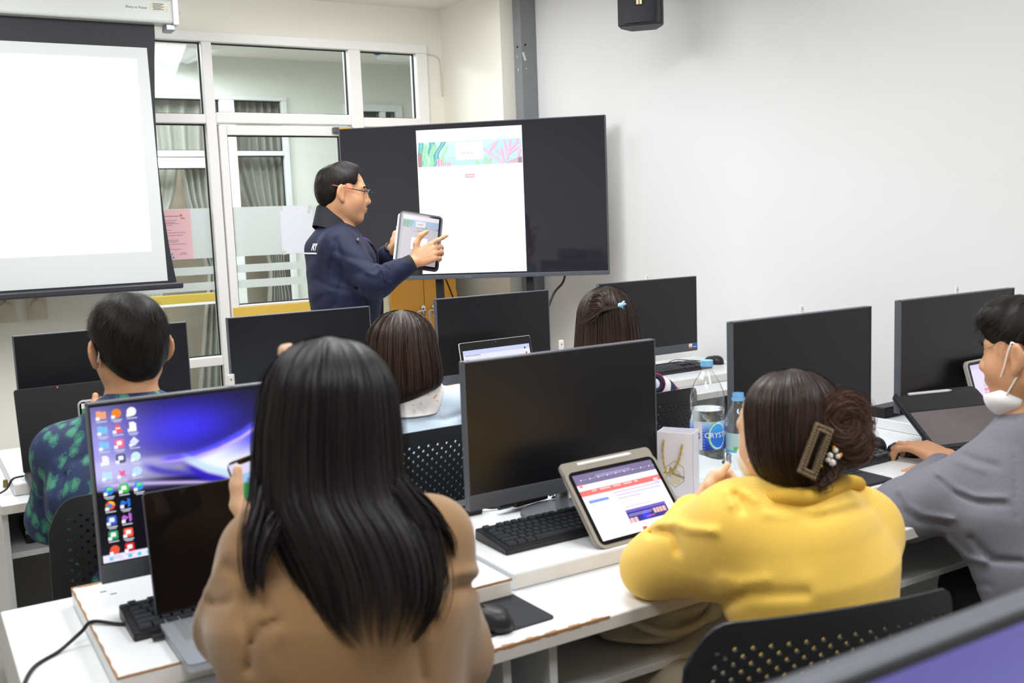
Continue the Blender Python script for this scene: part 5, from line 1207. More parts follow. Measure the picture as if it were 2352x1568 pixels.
def loft_mesh(name, G, m, parent, inset=.004):
    nv, n = G.shape[:2]; c = G.mean(1, keepdims=True); H = G+(c-G)/np.maximum(np.linalg.norm(c-G, axis=2, keepdims=True), 1e-6)*inset
    V = H.reshape(-1, 3); i = np.arange(nv*n).reshape(nv, n); F = np.stack([i[:-1], np.roll(i[:-1], -1, 1), np.roll(i[1:], -1, 1), i[1:]], -1).reshape(-1, 4)
    V = np.concatenate([V, H[0].mean(0)[None], H[-1].mean(0)[None]]); a, b = nv*n, nv*n+1
    F2 = [(i[0, (q+1) % n], i[0, q], a, a) for q in range(n)]+[(i[-1, q], i[-1, (q+1) % n], b, b) for q in range(n)]
    F = [tuple(f) for f in F]+[f[:3] for f in F2]
    o = raw(name, V, F, m, parent, True); set_strand(o, np.zeros(len(V))); return o
def ribbons(name, G, m, parent, n, width, lift, phis=(-.3, PI+.3), v0=(0, .15), v1=(.75, 1.0), seg=16, seed=1, wob=.004, clump=0, tipdrop=.0, col=(0, 1)):
    rs = np.random.default_rng(seed); nv, nphi = G.shape[:2]; c = G.mean(1)
    Vs = []; Fs = []; St = []; base = 0
    ncl = max(clump, 1); cph = rs.uniform(phis[0], phis[1], ncl); cend = rs.uniform(v1[0], v1[1], ncl); coff = rs.normal(0, 1, (ncl, 3))
    for q in range(n):
        if clump: ci = rs.integers(ncl); ph0 = cph[ci]+rs.normal(0, .05); e = min(cend[ci]+rs.normal(0, .02), v1[1]); dr = coff[ci]*.6+rs.normal(0, .5, 3)
        else: ph0 = rs.uniform(*phis); e = rs.uniform(*v1); dr = rs.normal(0, 1, 3)
        s = rs.uniform(*v0); t = np.linspace(s, e, seg); pj = t*(nv-1); j = np.clip(pj.astype(int), 0, nv-2); fj = (pj-j)[:, None]
        ph = ph0+dr[0]*.05*t**2+.012*np.sin(t*9+dr[1]*3); pi_ = (ph % (2*PI))/(2*PI)*nphi; i = pi_.astype(int) % nphi; fi = (pi_-np.floor(pi_))[:, None]; i2 = (i+1) % nphi
        P = (G[j, i]*(1-fi)+G[j, i2]*fi)*(1-fj)+(G[j+1, i]*(1-fi)+G[j+1, i2]*fi)*fj; cc = c[j]*(1-fj)+c[j+1]*fj
        out = P-cc; out /= np.linalg.norm(out, axis=1)[:, None]+1e-9; lf = rs.uniform(-lift*.5, lift); P = P+out*(lf+wob*dr[2]*t[:, None]**2*.5)
        T = np.gradient(P, axis=0); T /= np.linalg.norm(T, axis=1)[:, None]+1e-9; sd = np.cross(T, out); sd /= np.linalg.norm(sd, axis=1)[:, None]+1e-9
        tw = rs.uniform(-.7, .7); sd = sd*math.cos(tw)+out*math.sin(tw); w = width*rs.uniform(.5, 1.2)*np.clip(np.minimum(1.0, (1.02-np.linspace(0, 1, seg))*5), .08, 1)[:, None]
        Vs += [P-sd*w/2, P+sd*w/2]; a = base+np.arange(seg-1); Fs.append(np.stack([a, a+1, a+seg+1, a+seg], 1)); base += 2*seg
        cv = rs.uniform(*col)*np.linspace(.3, 1, seg); St += [cv, cv]
    o = fast(name, np.concatenate(Vs), np.concatenate(Fs), m, parent, True); set_strand(o, np.concatenate(St)); return o
def short_hair(name, S_, m, parent, crown, n, length, width, keep, flow=None, lift=.25, seed=2, seg=5, fade=None, front=None):
    """solid hair cap from S_ plus short ribbons lying along it away from the crown"""
    cap = S_.build(name, m, parent, 1); me = cap.data; N = len(me.vertices); V = np.zeros(N*3, np.float32); me.vertices.foreach_get('co', V); V = V.reshape(-1, 3).astype(float)
    Nn = np.zeros(N*3, np.float32); me.vertices.foreach_get('normal', Nn); Nn = Nn.reshape(-1, 3).astype(float); set_strand(cap, np.zeros(N)); ok = np.where(keep(V))[0]; rs = np.random.default_rng(seed)
    Vs = []; Fs = []; St = []; base = 0; crown = np.array(crown)
    for q in range(n):
        i = rs.choice(ok); p = V[i]+rs.normal(0, .0015, 3); nn = Nn[i]; d = p-crown
        fl = d if flow is None else flow(p, d); fl = fl-nn*(fl@nn); fl = nrm(fl); sw = nrm(np.cross(nn, fl)); a = rs.normal(0, .25); fl = fl*math.cos(a)+sw*math.sin(a)
        L = length*rs.uniform(.6, 1.15)*(1 if fade is None else fade(p)); P = []; x = p+nn*.0005; v = nrm(fl+nn*lift*rs.uniform(.2, 1))
        for k in range(seg): P.append(x); x = x+v*L/(seg-1); v = nrm(v-nn*.16+np.array((0, 0, -.05)))
        P = np.array(P); sd = nrm(sw*math.cos(.5)+nn*rs.uniform(-.5, .5)); w = width*np.linspace(1, .15, seg)[:, None]*rs.uniform(.6, 1.2); Vs += [P-sd*w/2, P+sd*w/2]
        b_ = base+np.arange(seg-1); Fs.append(np.stack([b_, b_+1, b_+seg+1, b_+seg], 1)); base += 2*seg; cv = np.full(seg, rs.uniform(0, 1)); St += [cv, cv]
    o = fast('hair_strands', np.concatenate(Vs), np.concatenate(Fs), m, parent, True); set_strand(o, np.concatenate(St)); return cap
def solid_strip(name, pts, w, t, m, parent, normal=(0, 0, 1)):
    P = spline(pts, 6); T = np.gradient(P, axis=0); T /= np.linalg.norm(T, axis=1)[:, None]; nn = np.array(normal, float); V = []
    for p, tt in zip(P, T):
        s = nrm(np.cross(tt, nn)); n2 = nrm(np.cross(s, tt)); V += [p-s*w/2-n2*t/2, p+s*w/2-n2*t/2, p+s*w/2+n2*t/2, p-s*w/2+n2*t/2]
    F = [(i*4+j, i*4+(j+1) % 4, (i+1)*4+(j+1) % 4, (i+1)*4+j) for i in range(len(P)-1) for j in range(4)]; return raw(name, V, F, m, parent, True)
# ================================================================== the people
sk1 = skin('warm_skin', 'c99672', 'b98460'); sk2 = skin('light_skin', 'e3bb9c', 'd6a888'); sk3 = skin('tan_skin', 'c4926e', 'b5825f')
lip_m = mat('lips', 'b8706c', .4, noise=(60, .2, 'a86260')); eye_m = mat('eyeball', '2a1d18', .15, noise=(20, .2, '1c1310'))
maskw_m = mat('white_mask', 'eceaec', .8, noise=(40, .2, 'dedde0'), bump=(300, .1, .001)); band_m = mat('elastic_band', 'f2f0f0', .7, noise=(60, .1, 'e6e4e4'))
purple_m = mat('purple_shirt', '5b2a8e', .7, noise=(30, .3, '4c2278'))
def V3(*a): return np.array(a, float)
def A(px, py, d): return np.array(at_d(px, py, d))
dark_hair = hair_mat('black_hair', '14100e', '2c2420', .5, .16); brown_hair = hair_mat('brown_black_hair', '1a120f', '4a3328', .42); long_hair = hair_mat('long_black_hair', '0c0a0b', '2a2224', .46); soft_hair = hair_mat('dark_brown_hair', '1d140f', '4d342a', .42); bun_hair = hair_mat('dyed_brown_hair', '241712', '5f4032', .5)
denim_m = mat('dark_trousers', '23262e', .8, noise=(60, .3, '2b2f38'), bump=(300, .2, .001))

# ------------------------------------------------------------------ presenter
navy_m = mat('navy_jacket', '151a35', .7, spec=.3, noise=(14, .3, '11152b'), bump=(420, .12, .001), sheen=.03); rib_m = mat('black_rib_knit', '1b1c22', .8, noise=(30, .2, '22232a'), wave=(60, .4, .002, 'X'))
pf = nrm(V3(.93, -.20, 0)); hR = facing_R((.955, -.30, 0), -.12)
hc = A(787, 444, 4.28); neck = A(772, 522, 4.30); shR = A(778, 562, 4.16); shL = A(790, 560, 4.47); pel = A(800, 800, 4.3); chest = A(785, 620, 4.3)
elR = A(862, 648, 4.06); wrR = A(950, 602, 4.08); elL = A(858, 640, 4.52); wrL = A(898, 574, 4.40)
pel[2] = .97
tabc = A(968, 552, 4.22); tR = nrm(np.array(_r)*math.cos(-.2)+np.array(_u)*math.sin(-.2))
# tablet plane
tTL, tTR, tBL = A(944, 486, 4.21), A(1029, 499, 4.24), A(911, 606, 4.12)
tx = nrm(tTR-tTL); tz_ = nrm(tTL-tBL); tz_ = nrm(tz_-tx*(tz_@tx)); ty = np.cross(tz_, tx)
handR = dict(d=nrm(A(1000, 575, 4.08)-wrR), n=ty*1.0, th=nrm(np.array(_u)*.8-np.array(_r)*.5), curls=[(.05, .12, .1), (.75, .8, .4), (.8, .85, .45), (.85, .85, .5)], k=1.06, spread=.03,
             thumb=(nrm(np.array(_u)*.9-np.array(_r)*.0), nrm(np.array(_u)*.8+np.array(_r)*.45), nrm(np.array(_u)*.5+np.array(_r)*.8)))
dL = nrm(A(926, 528, 4.30)-wrL)
handL = dict(d=dL, n=nrm(tx*1.0-ty*.1), th=nrm(-ty+tz_*.2), curls=[(.5, .6, .4)]*4, k=.98, spread=.05, thumb=(nrm(tz_*.9-ty*.25-tx*.05), nrm(tz_*.95+tx*.15-ty*.1), nrm(tz_*.75+tx*.6)))
body, J = person('man in navy bomber jacket and glasses standing by the television, pointing at a tablet', hc, hR, 1.04, pel, chest, neck, shL, shR, elL, wrL, elR, wrR, sk1, .0045, (handL, handR), 1.08, True, 1.08, False, 1.06, flare=.7, facing=pf, nose=1.0, neckr=.062)
hip = J['pel']; T = Sdf(.012)
for s in (-1, 1):
    a = hip+J['side']*s*.09; k_ = a.copy(); k_[2] = .52; n_ = a.copy(); n_[2] = .07; T.cone(a, k_, .098, .075, .03); T.cone(k_, n_, .075, .06, .02)
T.ec(hip-V3(0, 0, .06), hip+V3(0, 0, .1), .17, .165, .13, .125, J['side'], .03, .05); T.build('trousers', denim_m, body)
for s in (-1, 1):
    a = hip+J['side']*s*.09; Sh = Sdf(.008); Sh.cone(V3(a[0], a[1], .05)-pf*.04, V3(a[0], a[1], .045)+pf*.15, .045, .038, .02); Sh.cut((0, 0, .002), (0, 0, -1)); Sh.build('shoe', shoe_m, body)
Jk = Sdf(.0055); sd = J['side']; up = V3(0, 0, 1)
Jk.ec(hip+up*.07, hip+up*.24, .175, .18, .135, .14, sd, .05, .05); Jk.ec(hip+up*.24, chest+up*.02, .18, .19, .14, .132, sd, .05); Jk.ec(chest+up*.02, neck-up*.075, .185, .125, .128, .09, sd, .06)
Jk.ell(neck-up*.085-pf*.045, (.088, .088, .066), None, .05); Jk.cone(neck-up*.06, shR-up*.005, .075, .068, .05); Jk.cone(neck-up*.06, shL-up*.005, .075, .068, .05)
for a, e, w in ((shR, elR, wrR), (shL, elL, wrL)):
    Jk.cone(a-up*.01, e, .074, .062, .04); Jk.cone(e, w-nrm(w-e)*.035, .062, .042, .035)
for p, w, am in (([(778, 545), (766, 580), (760, 620)], 4, .004), ([(770, 575), (800, 590), (850, 600)], 6, .004), ([(760, 600), (800, 625), (830, 630)], 6, .003), ([(858, 606), (874, 626), (880, 650)], 5, .010), ([(868, 604), (890, 620), (894, 642)], 5, .008), ([(866, 606), (884, 626), (888, 646)], 4, -.005), ([(770, 552), (784, 590), (786, 640), (770, 700)], 6, .007), ([(800, 600), (840, 618), (866, 612)], 6, -.005), ([(745, 560), (738, 620), (742, 690)], 9, .004), ([(820, 660), (856, 672), (890, 660)], 5, .006), ([(900, 612), (898, 630)], 4, .004),
                 ([(842, 625), (862, 632), (870, 622)], 5, -.007), ([(790, 650), (840, 670), (880, 665)], 6, .003), ([(725, 640), (760, 660), (800, 668)], 6, .004), ([(720, 700), (740, 680), (770, 676)], 6, .003), ([(925, 592), (940, 600)], 3, .003), ([(930, 610), (945, 616)], 3, .003), ([(838, 660), (838, 720)], 3, .005)):
    Jk.crease(p, w, am)
Jk.wrinkle(.0038, 17, 3, (1, 1, .7)); Jk.cut(hip+up*.045, (0, 0, -1)); jk = Jk.build('jacket', navy_m, body)
for e, w in ((elR, wrR), (elL, wrL)):
    ax = nrm(w-e); cf = Sdf(.004); cf.ec(w-ax*.045, w-ax*.004, .038, .036, .038, .036, nrm(np.cross(ax, up)), .01, .008); cf.build('cuff', rib_m, jk)
cl_ = ring('collar', neck-up*.035, sd, pf, up, .096, .100, .078, .013, rib_m, jk, 40, -.045, 0, .3, .073, .078)
ring('shirt_collar', neck-up*.03, sd, pf, up, .078, .082, .072, .006, purple_m, body, 40, -.045, 0, .25, .064, .068)
pl_ = [neck+pf*.085-up*.07-sd*.0, chest+pf*.142+up*.08, chest+pf*.15-up*.06, hip+pf*.15+up*.2, hip+pf*.142+up*.06]
solid_strip('zip_placket', [p+sd*.03 for p in pl_], .03, .006, rib_m, jk, tuple(pf)); solid_strip('shirt_front', [p-pf*.004 for p in pl_], .07, .004, purple_m, body, tuple(pf))
MB().cyl(A(822, 549, 4.12), A(822, 549, 4.1), .006, n=8).build('lapel_pin', steel_m, jk)
from mathutils.bvhtree import BVHTree
bpy.context.view_layer.update(); bj = BVHTree.FromObject(jk, bpy.context.evaluated_depsgraph_get())
def on_back(x, z, lift=.001):
    o_ = chest-pf*.6+sd*x; h_ = bj.ray_cast(Vector((o_[0], o_[1], z)), Vector(tuple(pf))); p = np.array(h_[0]) if h_[0] is not None else o_+pf*.45
    return p-pf*lift
zt = at_d(709, 574, 4.3).z; bt = text('back_lettering', 'RY', .042, white_text_m, jk, (0, 0, 0), (0, 0, 0), 'LEFT', .0008); me = bt.data
for v in me.vertices: v.co = on_back(.055+v.co.x, zt+v.co.y, .0012+v.co.z)
u_ = [on_back(x, zt-.012, .0015) for x in np.linspace(-.1, .115, 12)]
solid_strip('back_underline', u_, .006, .0015, white_text_m, jk, tuple(-pf))
# hair, glasses
def Hd(x, y, z, c=hc, R=hR, k=1.04): return c+R@(V3(x, y, z)*k)
Hs = Sdf(.0045); R = hR; k = 1.04
Hs.ell(Hd(0, -.014, .038), V3(.0785, .096, .084)*k, R); Hs.ell(Hd(0, -.05, -.005), V3(.066, .058, .07)*k, R, .03); Hs.ell(Hd(0, .02, .07), V3(.055, .066, .055)*k, R, .03)
Hs.cut(Hd(0, .062, .072), R@V3(0, .86, -.5)); Hs.cut(Hd(0, -.03, -.062), R@V3(0, .45, -.9)); Hs.cut(Hd(0, .046, 0), R@V3(0, 1, -.08)); Hs.wrinkle(.0026, 55, 8)
for s in (-1, 1): Hs.ell(Hd(s*.088, -.012, -.012), V3(.03, .03, .046)*k, R, .004, 's'); Hs.ell(Hd(s*.088, .05, -.03), V3(.03, .028, .05)*k, R, .004, 's')
def fade_p(p): q = R.T@(p-hc); return .35+.65*smoothstep(-.02, .05, q[2])
short_hair('hair', Hs, dark_hair, body, Hd(0, -.045, .12), 5200, .028, .0009, lambda V: ((V-hc)@R[:, 2] > -.05) & ((V-hc)@R[:, 1] < .075), None, .22, 4, 5, fade_p)
for s in (-1, 1):
    MB().cyl(Hd(s*.031, .079, .01), Hd(s*.031, .0795, .01), .011, n=12).bm.free()
    o = Sdf(.003); o.ell(Hd(s*.031, .074, .0095), V3(.0125, .0125, .0125)*k, R); o.build('eye', eye_m, body)
    eb = [Hd(s*.016, .098, .03), Hd(s*.032, .093, .034), Hd(s*.05, .078, .03)]; solid_strip('eyebrow', eb, .006, .003, bpy.data.materials['black_hair'], body, tuple(R[:, 1]))
lp_ = Sdf(.0022); lp_.ell(Hd(0, .0955, -.057), V3(.02, .009, .0045)*k, R, .003); lp_.ell(Hd(0, .093, -.067), V3(.017, .0095, .0055)*k, R, .003); lp_.build('lips', lip_m, body)
ms = Sdf(.0025); ms.ell(Hd(0, .0965, -.046), V3(.023, .0075, .005)*k, R, .003); ms.wrinkle(.0008, 200, 4); ms.build('moustache', mat('moustache_hair', '3a2c26', .7, noise=(200, .5, '6a5244')), body)
gl_m = mat('black_acetate', '141518', .3, noise=(40, .2, '1c1d20')); glr_m = mat('red_temple_tip', 'c8222f', .35, noise=(40, .2, 'b01c28'))
G_ = bpy.data.objects.new('glasses', None); COL.objects.link(G_); G_.parent = body
for s in (-1, 1):
    lc_ = [Hd(s*.034+.023*math.cos(a), .112-.012*abs(.034+.023*math.cos(a)*s)/.06, .008+.017*math.sin(a)) for a in np.linspace(0, 2*PI, 24, endpoint=False)]
    V_, F_ = tube_geo(lc_, .0018, 6, True); raw('lens_rim', V_, F_, gl_m, G_, True)
    raw('lens', lc_, [tuple(range(24))], glass_mat('spectacle_lens', (.95, .96, .98), 1) if 'spectacle_lens' not in MATS else MATS['spectacle_lens'], G_)
    tube('temple', [Hd(s*.060, .103, .012), Hd(s*.078, .07, .014), Hd(s*.085, .03, .018)], .002, gl_m, G_, 6, 4); tube('temple_tip', [Hd(s*.085, .03, .018), Hd(s*.088, -.01, .022), Hd(s*.086, -.05, .026)], .0022, glr_m, G_, 6, 4)
tube('bridge', [Hd(-.012, .117, .012), Hd(0, .119, .014), Hd(.012, .117, .012)], .0018, gl_m, G_, 6, 4)
axl = nrm(wrL-elL); V_, F_ = tube_geo([wrL+axl*.012+(.031*math.cos(a))*nrm(np.cross(axl, up))+.026*math.sin(a)*nrm(np.cross(axl, np.cross(axl, up))) for a in np.linspace(0, 2*PI, 24, endpoint=False)], .006, 6, True); raw('wristwatch', V_, F_, black_m, body, True)
# tablet he holds
nx, ny = 90, 120; U, Vv = np.meshgrid(np.linspace(0, 1, nx), np.linspace(0, 1, ny)); pg = np.ones((ny, nx, 3))*np.array([.70, .67, .70]); pg[Vv < .09] = (.90, .85, .88)
bn = (Vv >= .09) & (Vv < .26); by = np.clip(((Vv-.09)/.17*banner.shape[0]).astype(int), 0, banner.shape[0]-1); bx = np.clip((U*banner.shape[1]).astype(int), 0, banner.shape[1]-1)
tb_ = banner[by, bx]*np.array([.60, .72, .80]); pk = (banner[by, bx][..., 0] > .95) & (banner[by, bx][..., 1] < .95); tb_[pk] = (.80, .42, .48); gr = (banner[by, bx][..., 1] > .75) & (banner[by, bx][..., 0] < .8) & (banner[by, bx][..., 2] < .9); tb_[gr] = (.22, .55, .38); wh = (np.abs(U-.5) < .14) & (np.abs(Vv-.165) < .06); tb_[wh] = (.84, .84, .84); tb_[(banner[by, bx].min(2) > .85) & ~wh] = (.55, .66, .82)
pg[bn] = tb_[bn]; pg[(np.abs(U-.5) < .23) & (np.abs(Vv-.57) < .12)] = (.93, .92, .94)
M = Matrix(((tx[0], ty[0], tz_[0], tBL[0]), (tx[1], ty[1], tz_[1], tBL[1]), (tx[2], ty[2], tz_[2], tBL[2]), (0, 0, 0, 1)))
tw_, th_ = .165, .235
tp, _ = tablet('tablet', 'tablet in a black case held up by the man in the navy jacket', M, tw_, th_, mat('navy_black_case', '1d1e2a', .4, noise=(30, .3, '26273a')), pg, emit_mat('dim_lit_screen', .9), .010, .008, .008, True, .01)
for a, c_ in (((.42, .56, .675, .69), 'c8505a'), ((.38, .62, .725, .732), '8a868c'), ((.34, .66, .655, .662), '8a868c'), ((.42, .56, .80, .812), 'c05a60'), ((.48, .53, .385, .40), 'd84a4a')): MB().box(a[0]*tw_, a[1]*tw_, -.0029, -.0024, a[2]*th_, a[3]*th_).build('page_mark', ecol(c_, .9), tp)
MB().cyl((-.0115, .004, .02), (-.0115, .004, .17), .0045, n=12).build('stylus', white_m, tp, True)
MB().prism(rrect(-.014, tw_-.01, .0, th_, .012), .010, .014, 'y', .001).build('folded_cover', mat('pale_cover', 'd4d2ce', .5, noise=(20, .2, 'c6c4c0')), tp)

# ------------------------------------------------------------------ seated people: shared pieces
def mask_loops(body, Hf, k, m=band_m):
    for s in (-1, 1): tube('mask_strap', [Hf(s*.060, .06, -.055), Hf(s*.078, .02, -.035), Hf(s*.083, -.02, -.02), Hf(s*.0815, -.034, .0), Hf(s*.083, -.026, .026), Hf(s*.08, -.005, .034)], .0016, m, body, 6, 5)
def face_mask(body, Hf, R, c, k, low=False):
    M_ = Sdf(.0035)
    if low:
        M_.ell(Hf(0, .040, -.092), V3(.074, .066, .046)*k, R); M_.cut(Hf(0, .02, -.066), R@V3(0, .25, .97)); M_.cut(Hf(0, -.005, -.09), -R@V3(0, 1, .5)); M_.wrinkle(.0024, 60, 5)
        for q in range(4): M_.line([Hf(-.06, .06, -.075-.012*q), Hf(0, .105, -.078-.012*q), Hf(.06, .06, -.075-.012*q)], .003*k, .003)
        return M_.build('face_mask', maskw_m, body)
    z = -.045; M_.ell(Hf(0, .055, z), V3(.066, .058, .055)*k, R); M_.cut(Hf(0, .035, 0), -R@V3(0, 1, 0)); M_.cut(Hf(0, .03, z+.042), R@V3(0, -.15, 1)); M_.wrinkle(.0012, 45, 5); return M_.build('face_mask', maskw_m, body)
def eyes(body, Hf, R, k, m=eye_m):
    for s in (-1, 1): o = Sdf(.003); o.ell(Hf(s*.031, .0735, .0095), V3(.0125, .0125, .0125)*k, R); o.build('eye', m, body)
def Hfun(c, R, k): return lambda x, y, z: c+R@(V3(x, y, z)*k)

# ------------------------------------------------------------------ woman in brown
brown_m = mat('brown_knit', '94714c', .9, noise=(16, .3, '866441'), bump=(500, .25, .002), sheen=.3)
hc = A(757, 985, 1.405); R = facing_R((-.05, 1, 0), -.12); k = .92
neck = A(768, 1140, 1.41); shL = A(615, 1275, 1.375); shR = A(1000, 1232, 1.46); pel = A(790, 1500, 1.38); pel = V3(pel[0], pel[1]-.06, .57); chest = A(785, 1400, 1.40)
elL = A(560, 1445, 1.41); wrL = A(575, 1250, 1.57); elR = A(1030, 1500, 1.50); wrR = A(960, 1480, 1.66)
hL = dict(d=nrm(A(606, 1160, 1.60)-wrL), n=nrm(np.array(_r)*.9-np.array(_f)*.2), th=nrm(-np.array(_f)*.8-np.array(_r)*.3+np.array(_u)*.2), curls=[(.7, .7, .5)]*4, k=.92, spread=.05, thumb=(nrm(np.array(_u)*.9-np.array(_r)*.5), nrm(np.array(_u)*1+np.array(_r)*-.05), nrm(np.array(_u)*1.0+np.array(_r)*.1)))
body, J = person('woman in a brown sweater with long black hair seen from behind, holding a phone', hc, R, k, pel, chest, neck, shL, shR, elL, wrL, elR, wrR, sk2, .0055, (hL, None), .9, True)
trousers(J, body, denim_m)
Sw = Sdf(.0055); sd = J['side']; up = J['up']; pel_ = J['pel']
Sw.ec(pel_, pel_*.5+chest*.5, .165, .150, .125, .12, sd, .05, .06); Sw.ec(pel_*.5+chest*.5, chest, .150, .165, .12, .118, sd, .05); Sw.ec(chest, neck-up*.07, .168, .10, .118, .075, sd, .06)
Sw.cone(neck-up*.06, shL, .055, .050, .05); Sw.cone(neck-up*.06, shR, .055, .050, .05)
sleeve(Sw, shL, elL, wrL, .053, .049, .036, .04, -.015); sleeve(Sw, shR, elR, wrR, .053, .052, .038, .04, -.01)
for p, w, am in (([(640, 1425), (600, 1440), (575, 1480), (572, 1540)], 9, .012), ([(575, 1480), (555, 1420), (560, 1370)], 8, .006), ([(478, 1380), (500, 1390), (530, 1380)], 8, .006), ([(1092, 1340), (1050, 1345), (1010, 1385), (990, 1440)], 13, .011), ([(1090, 1312), (1040, 1318), (1000, 1350)], 14, -.007), ([(560, 1250), (600, 1300), (640, 1330)], 16, .006), ([(520, 1300), (570, 1330), (620, 1400)], 14, .006), ([(640, 1445), (620, 1500), (630, 1560)], 12, -.005), ([(985, 1380), (960, 1470), (970, 1560)], 12, .006)): Sw.crease(p, w, am)
Sw.wrinkle(.0042, 14, 11); sw = Sw.build('sweater', brown_m, body)
rows = dome(772, 755, 152, 150, 1.40, .115, .088, 7)+[(1000, 591, 914, 1.40, .115, .07), (1080, 590, 918, 1.40, .112, .06), (1150, 588, 935, 1.395, .115, .055), (1215, 610, 980, 1.375, .112, .03), (1290, 650, 1005, 1.345, .09, .01), (1370, 690, 1005, 1.325, .075, 0.0), (1440, 725, 975, 1.315, .06, 0.0), (1490, 790, 930, 1.31, .045, 0.0)]
G = hair_rows(rows, 48, 60); loft_mesh('hair', G[:50], long_hair, body, .010)
ribbons('hair_strands', G, long_hair, body, 4200, .0017, .006, (-.25, PI+.25), (0, .12), (.70, 1.0), 22, 21, .006, 130)
ribbons('hair_strands', G, long_hair, body, 500, .0012, .012, (-.35, PI+.35), (.3, .5), (.8, 1.0), 22, 22, .014, 60, 0, (.4, 1))
# lock over the left shoulder and wisps over the right one
def lock(name, pts, w, n, m, seed, wid=.0014, par=body):
    P = spline(pts, 8); rs = np.random.default_rng(seed); Vs = []; Fs = []; St = []; base = 0; L = len(P)
    for q in range(n):
        e = int(L*rs.uniform(.75, 1)); o = rs.normal(0, 1, 3)*w; Q = P[:e]+o*(np.linspace(.6, 1, e)*np.clip((1.25-np.linspace(0, 1, e)), .2, 1))[:, None]; T = np.gradient(Q, axis=0); T /= np.linalg.norm(T, axis=1)[:, None]+1e-9
        sdv = np.cross(T, rs.normal(0, 1, 3)); sdv /= np.linalg.norm(sdv, axis=1)[:, None]+1e-9; ww = wid*np.clip((1.03-np.linspace(0, 1, e))*4, .1, 1)[:, None]; Vs += [Q-sdv*ww/2, Q+sdv*ww/2]; a = base+np.arange(e-1); Fs.append(np.stack([a, a+1, a+e+1, a+e], 1)); base += 2*e; c_ = np.full(e, rs.uniform(0, 1)); St += [c_, c_]
    o = fast(name, np.concatenate(Vs), np.concatenate(Fs), m, par, True); set_strand(o, np.concatenate(St)); return o
lock('side_lock', [A(606, 1090, 1.36), A(600, 1160, 1.33), A(582, 1230, 1.30), A(575, 1310, 1.285), A(582, 1380, 1.28)], .011, 420, long_hair, 5)
lock('side_lock', [A(650, 1180, 1.31), A(622, 1230, 1.285), A(600, 1300, 1.275), A(605, 1370, 1.27)], .008, 160, long_hair, 15)
lock('side_lock', [A(905, 1090, 1.36), A(950, 1150, 1.36), A(1000, 1195, 1.375), A(1035, 1240, 1.39), A(1045, 1290, 1.40)], .008, 150, long_hair, 6); lock('side_lock', [A(900, 1120, 1.33), A(965, 1220, 1.33), A(1000, 1310, 1.33), A(985, 1370, 1.33), A(1010, 1430, 1.335)], .012, 380, long_hair, 7); lock('side_lock', [A(915, 1110, 1.36), A(985, 1165, 1.375), A(1020, 1215, 1.39), A(1028, 1280, 1.39)], .006, 90, long_hair, 8)
cl = Sdf(.0035)
for i in range(5): a = i*2*PI/5; p = A(660+11*math.cos(a), 810+10*math.sin(a), 1.385); cl.ell(p, (.0085, .006, .0085), None, .003)
cl.ell(A(660, 810, 1.378), (.006, .006, .006), None, .003); cl.build('flower_hair_clip', mat('peach_clip', 'd9b39a', .4, noise=(40, .3, 'c79f86')), body)
# her phone
pTL, pBL = A(523, 1082, 1.60), A(592, 1262, 1.62); z_ = nrm(pTL-pBL); x_ = nrm(np.array(_r)*.95+np.array(_f)*.25); x_ = nrm(x_-z_*(x_@z_)); y_ = np.cross(z_, x_)
M = Matrix(((x_[0], y_[0], z_[0], pBL[0]), (x_[1], y_[1], z_[1], pBL[1]), (x_[2], y_[2], z_[2], pBL[2]), (0, 0, 0, 1)))
t = thing('phone', 'gold rimmed phone held by the woman in the brown sweater', 'phone'); t.matrix_world = M
nx, ny = 40, 80; U, Vv = np.meshgrid(np.linspace(0, 1, nx), np.linspace(0, 1, ny)); ph = np.ones((ny, nx, 3))*np.array([.88, .86, .97]); ph[(Vv > .14) & (Vv < .42) & (U < .6)] = (.62, .78, .95); ph[(np.hypot((U-.22)/.16, (Vv-.36)/.12) < 1)] = (.16, .62, .34); ph[(Vv > .42) & (Vv < .46) & (U < .6)] = (.45, .38, .34); ph[(np.abs(Vv-.2) < .01) & (U > .45)] = (.92, .45, .45); ph[(np.abs(Vv-.62) < .012) & (U > .55)] = (.9, .3, .35)
MB().prism(rrect(0, .0715, 0, .148, .011), .0, .008, 'y', .002).build('phone_body', mat('gold_rim', 'b89a78', .25, .8, noise=(20, .2, 'a88a68')), t, True); MB().prism(rrect(.001, .0705, .001, .147, .0105), -.0006, 0, 'y').build('glass', gscr_m, t)
raster('screen_picture', .0035, .068, .0035, .1445, -.0012, ph, screen_e, t); MB().prism(rrect(.018, .053, .1395, .1455, .003), -.0018, -.0012, 'y').build('notch', gscr_m, t)

# ------------------------------------------------------------------ woman in yellow
yel_m = mat('yellow_knit', 'f7cb58', .88, noise=(8, .2, 'e8b63e'), wave=(100, .35, .002, 'Z'), sheen=.25)
hc = A(1800, 992, 1.862); R = facing_R((-.04, 1, 0), -.22); k = .92; Hf = Hfun(hc, R, k)
neck = A(1838, 1152, 1.845); shL = A(1702, 1212, 1.83); shR = A(1970, 1205, 1.95); chest = A(1850, 1290, 1.85); pel = V3(1.36, 1.20, .57)
elL = A(1492, 1300, 1.99); wrL = A(1598, 1170, 2.13); elR = A(1960, 1290, 2.10); wrR = A(1745, 1135, 2.2)
hL = dict(d=nrm(A(1640, 1090, 2.16)-A(1598, 1170, 2.13)), n=nrm(np.array(_r)), th=nrm(-np.array(_f)), curls=[(.9, 1.1, .7), (1.0, 1.2, .8), (1.0, 1.2, .8), (1.1, 1.2, .8)], k=.92, spread=.05)
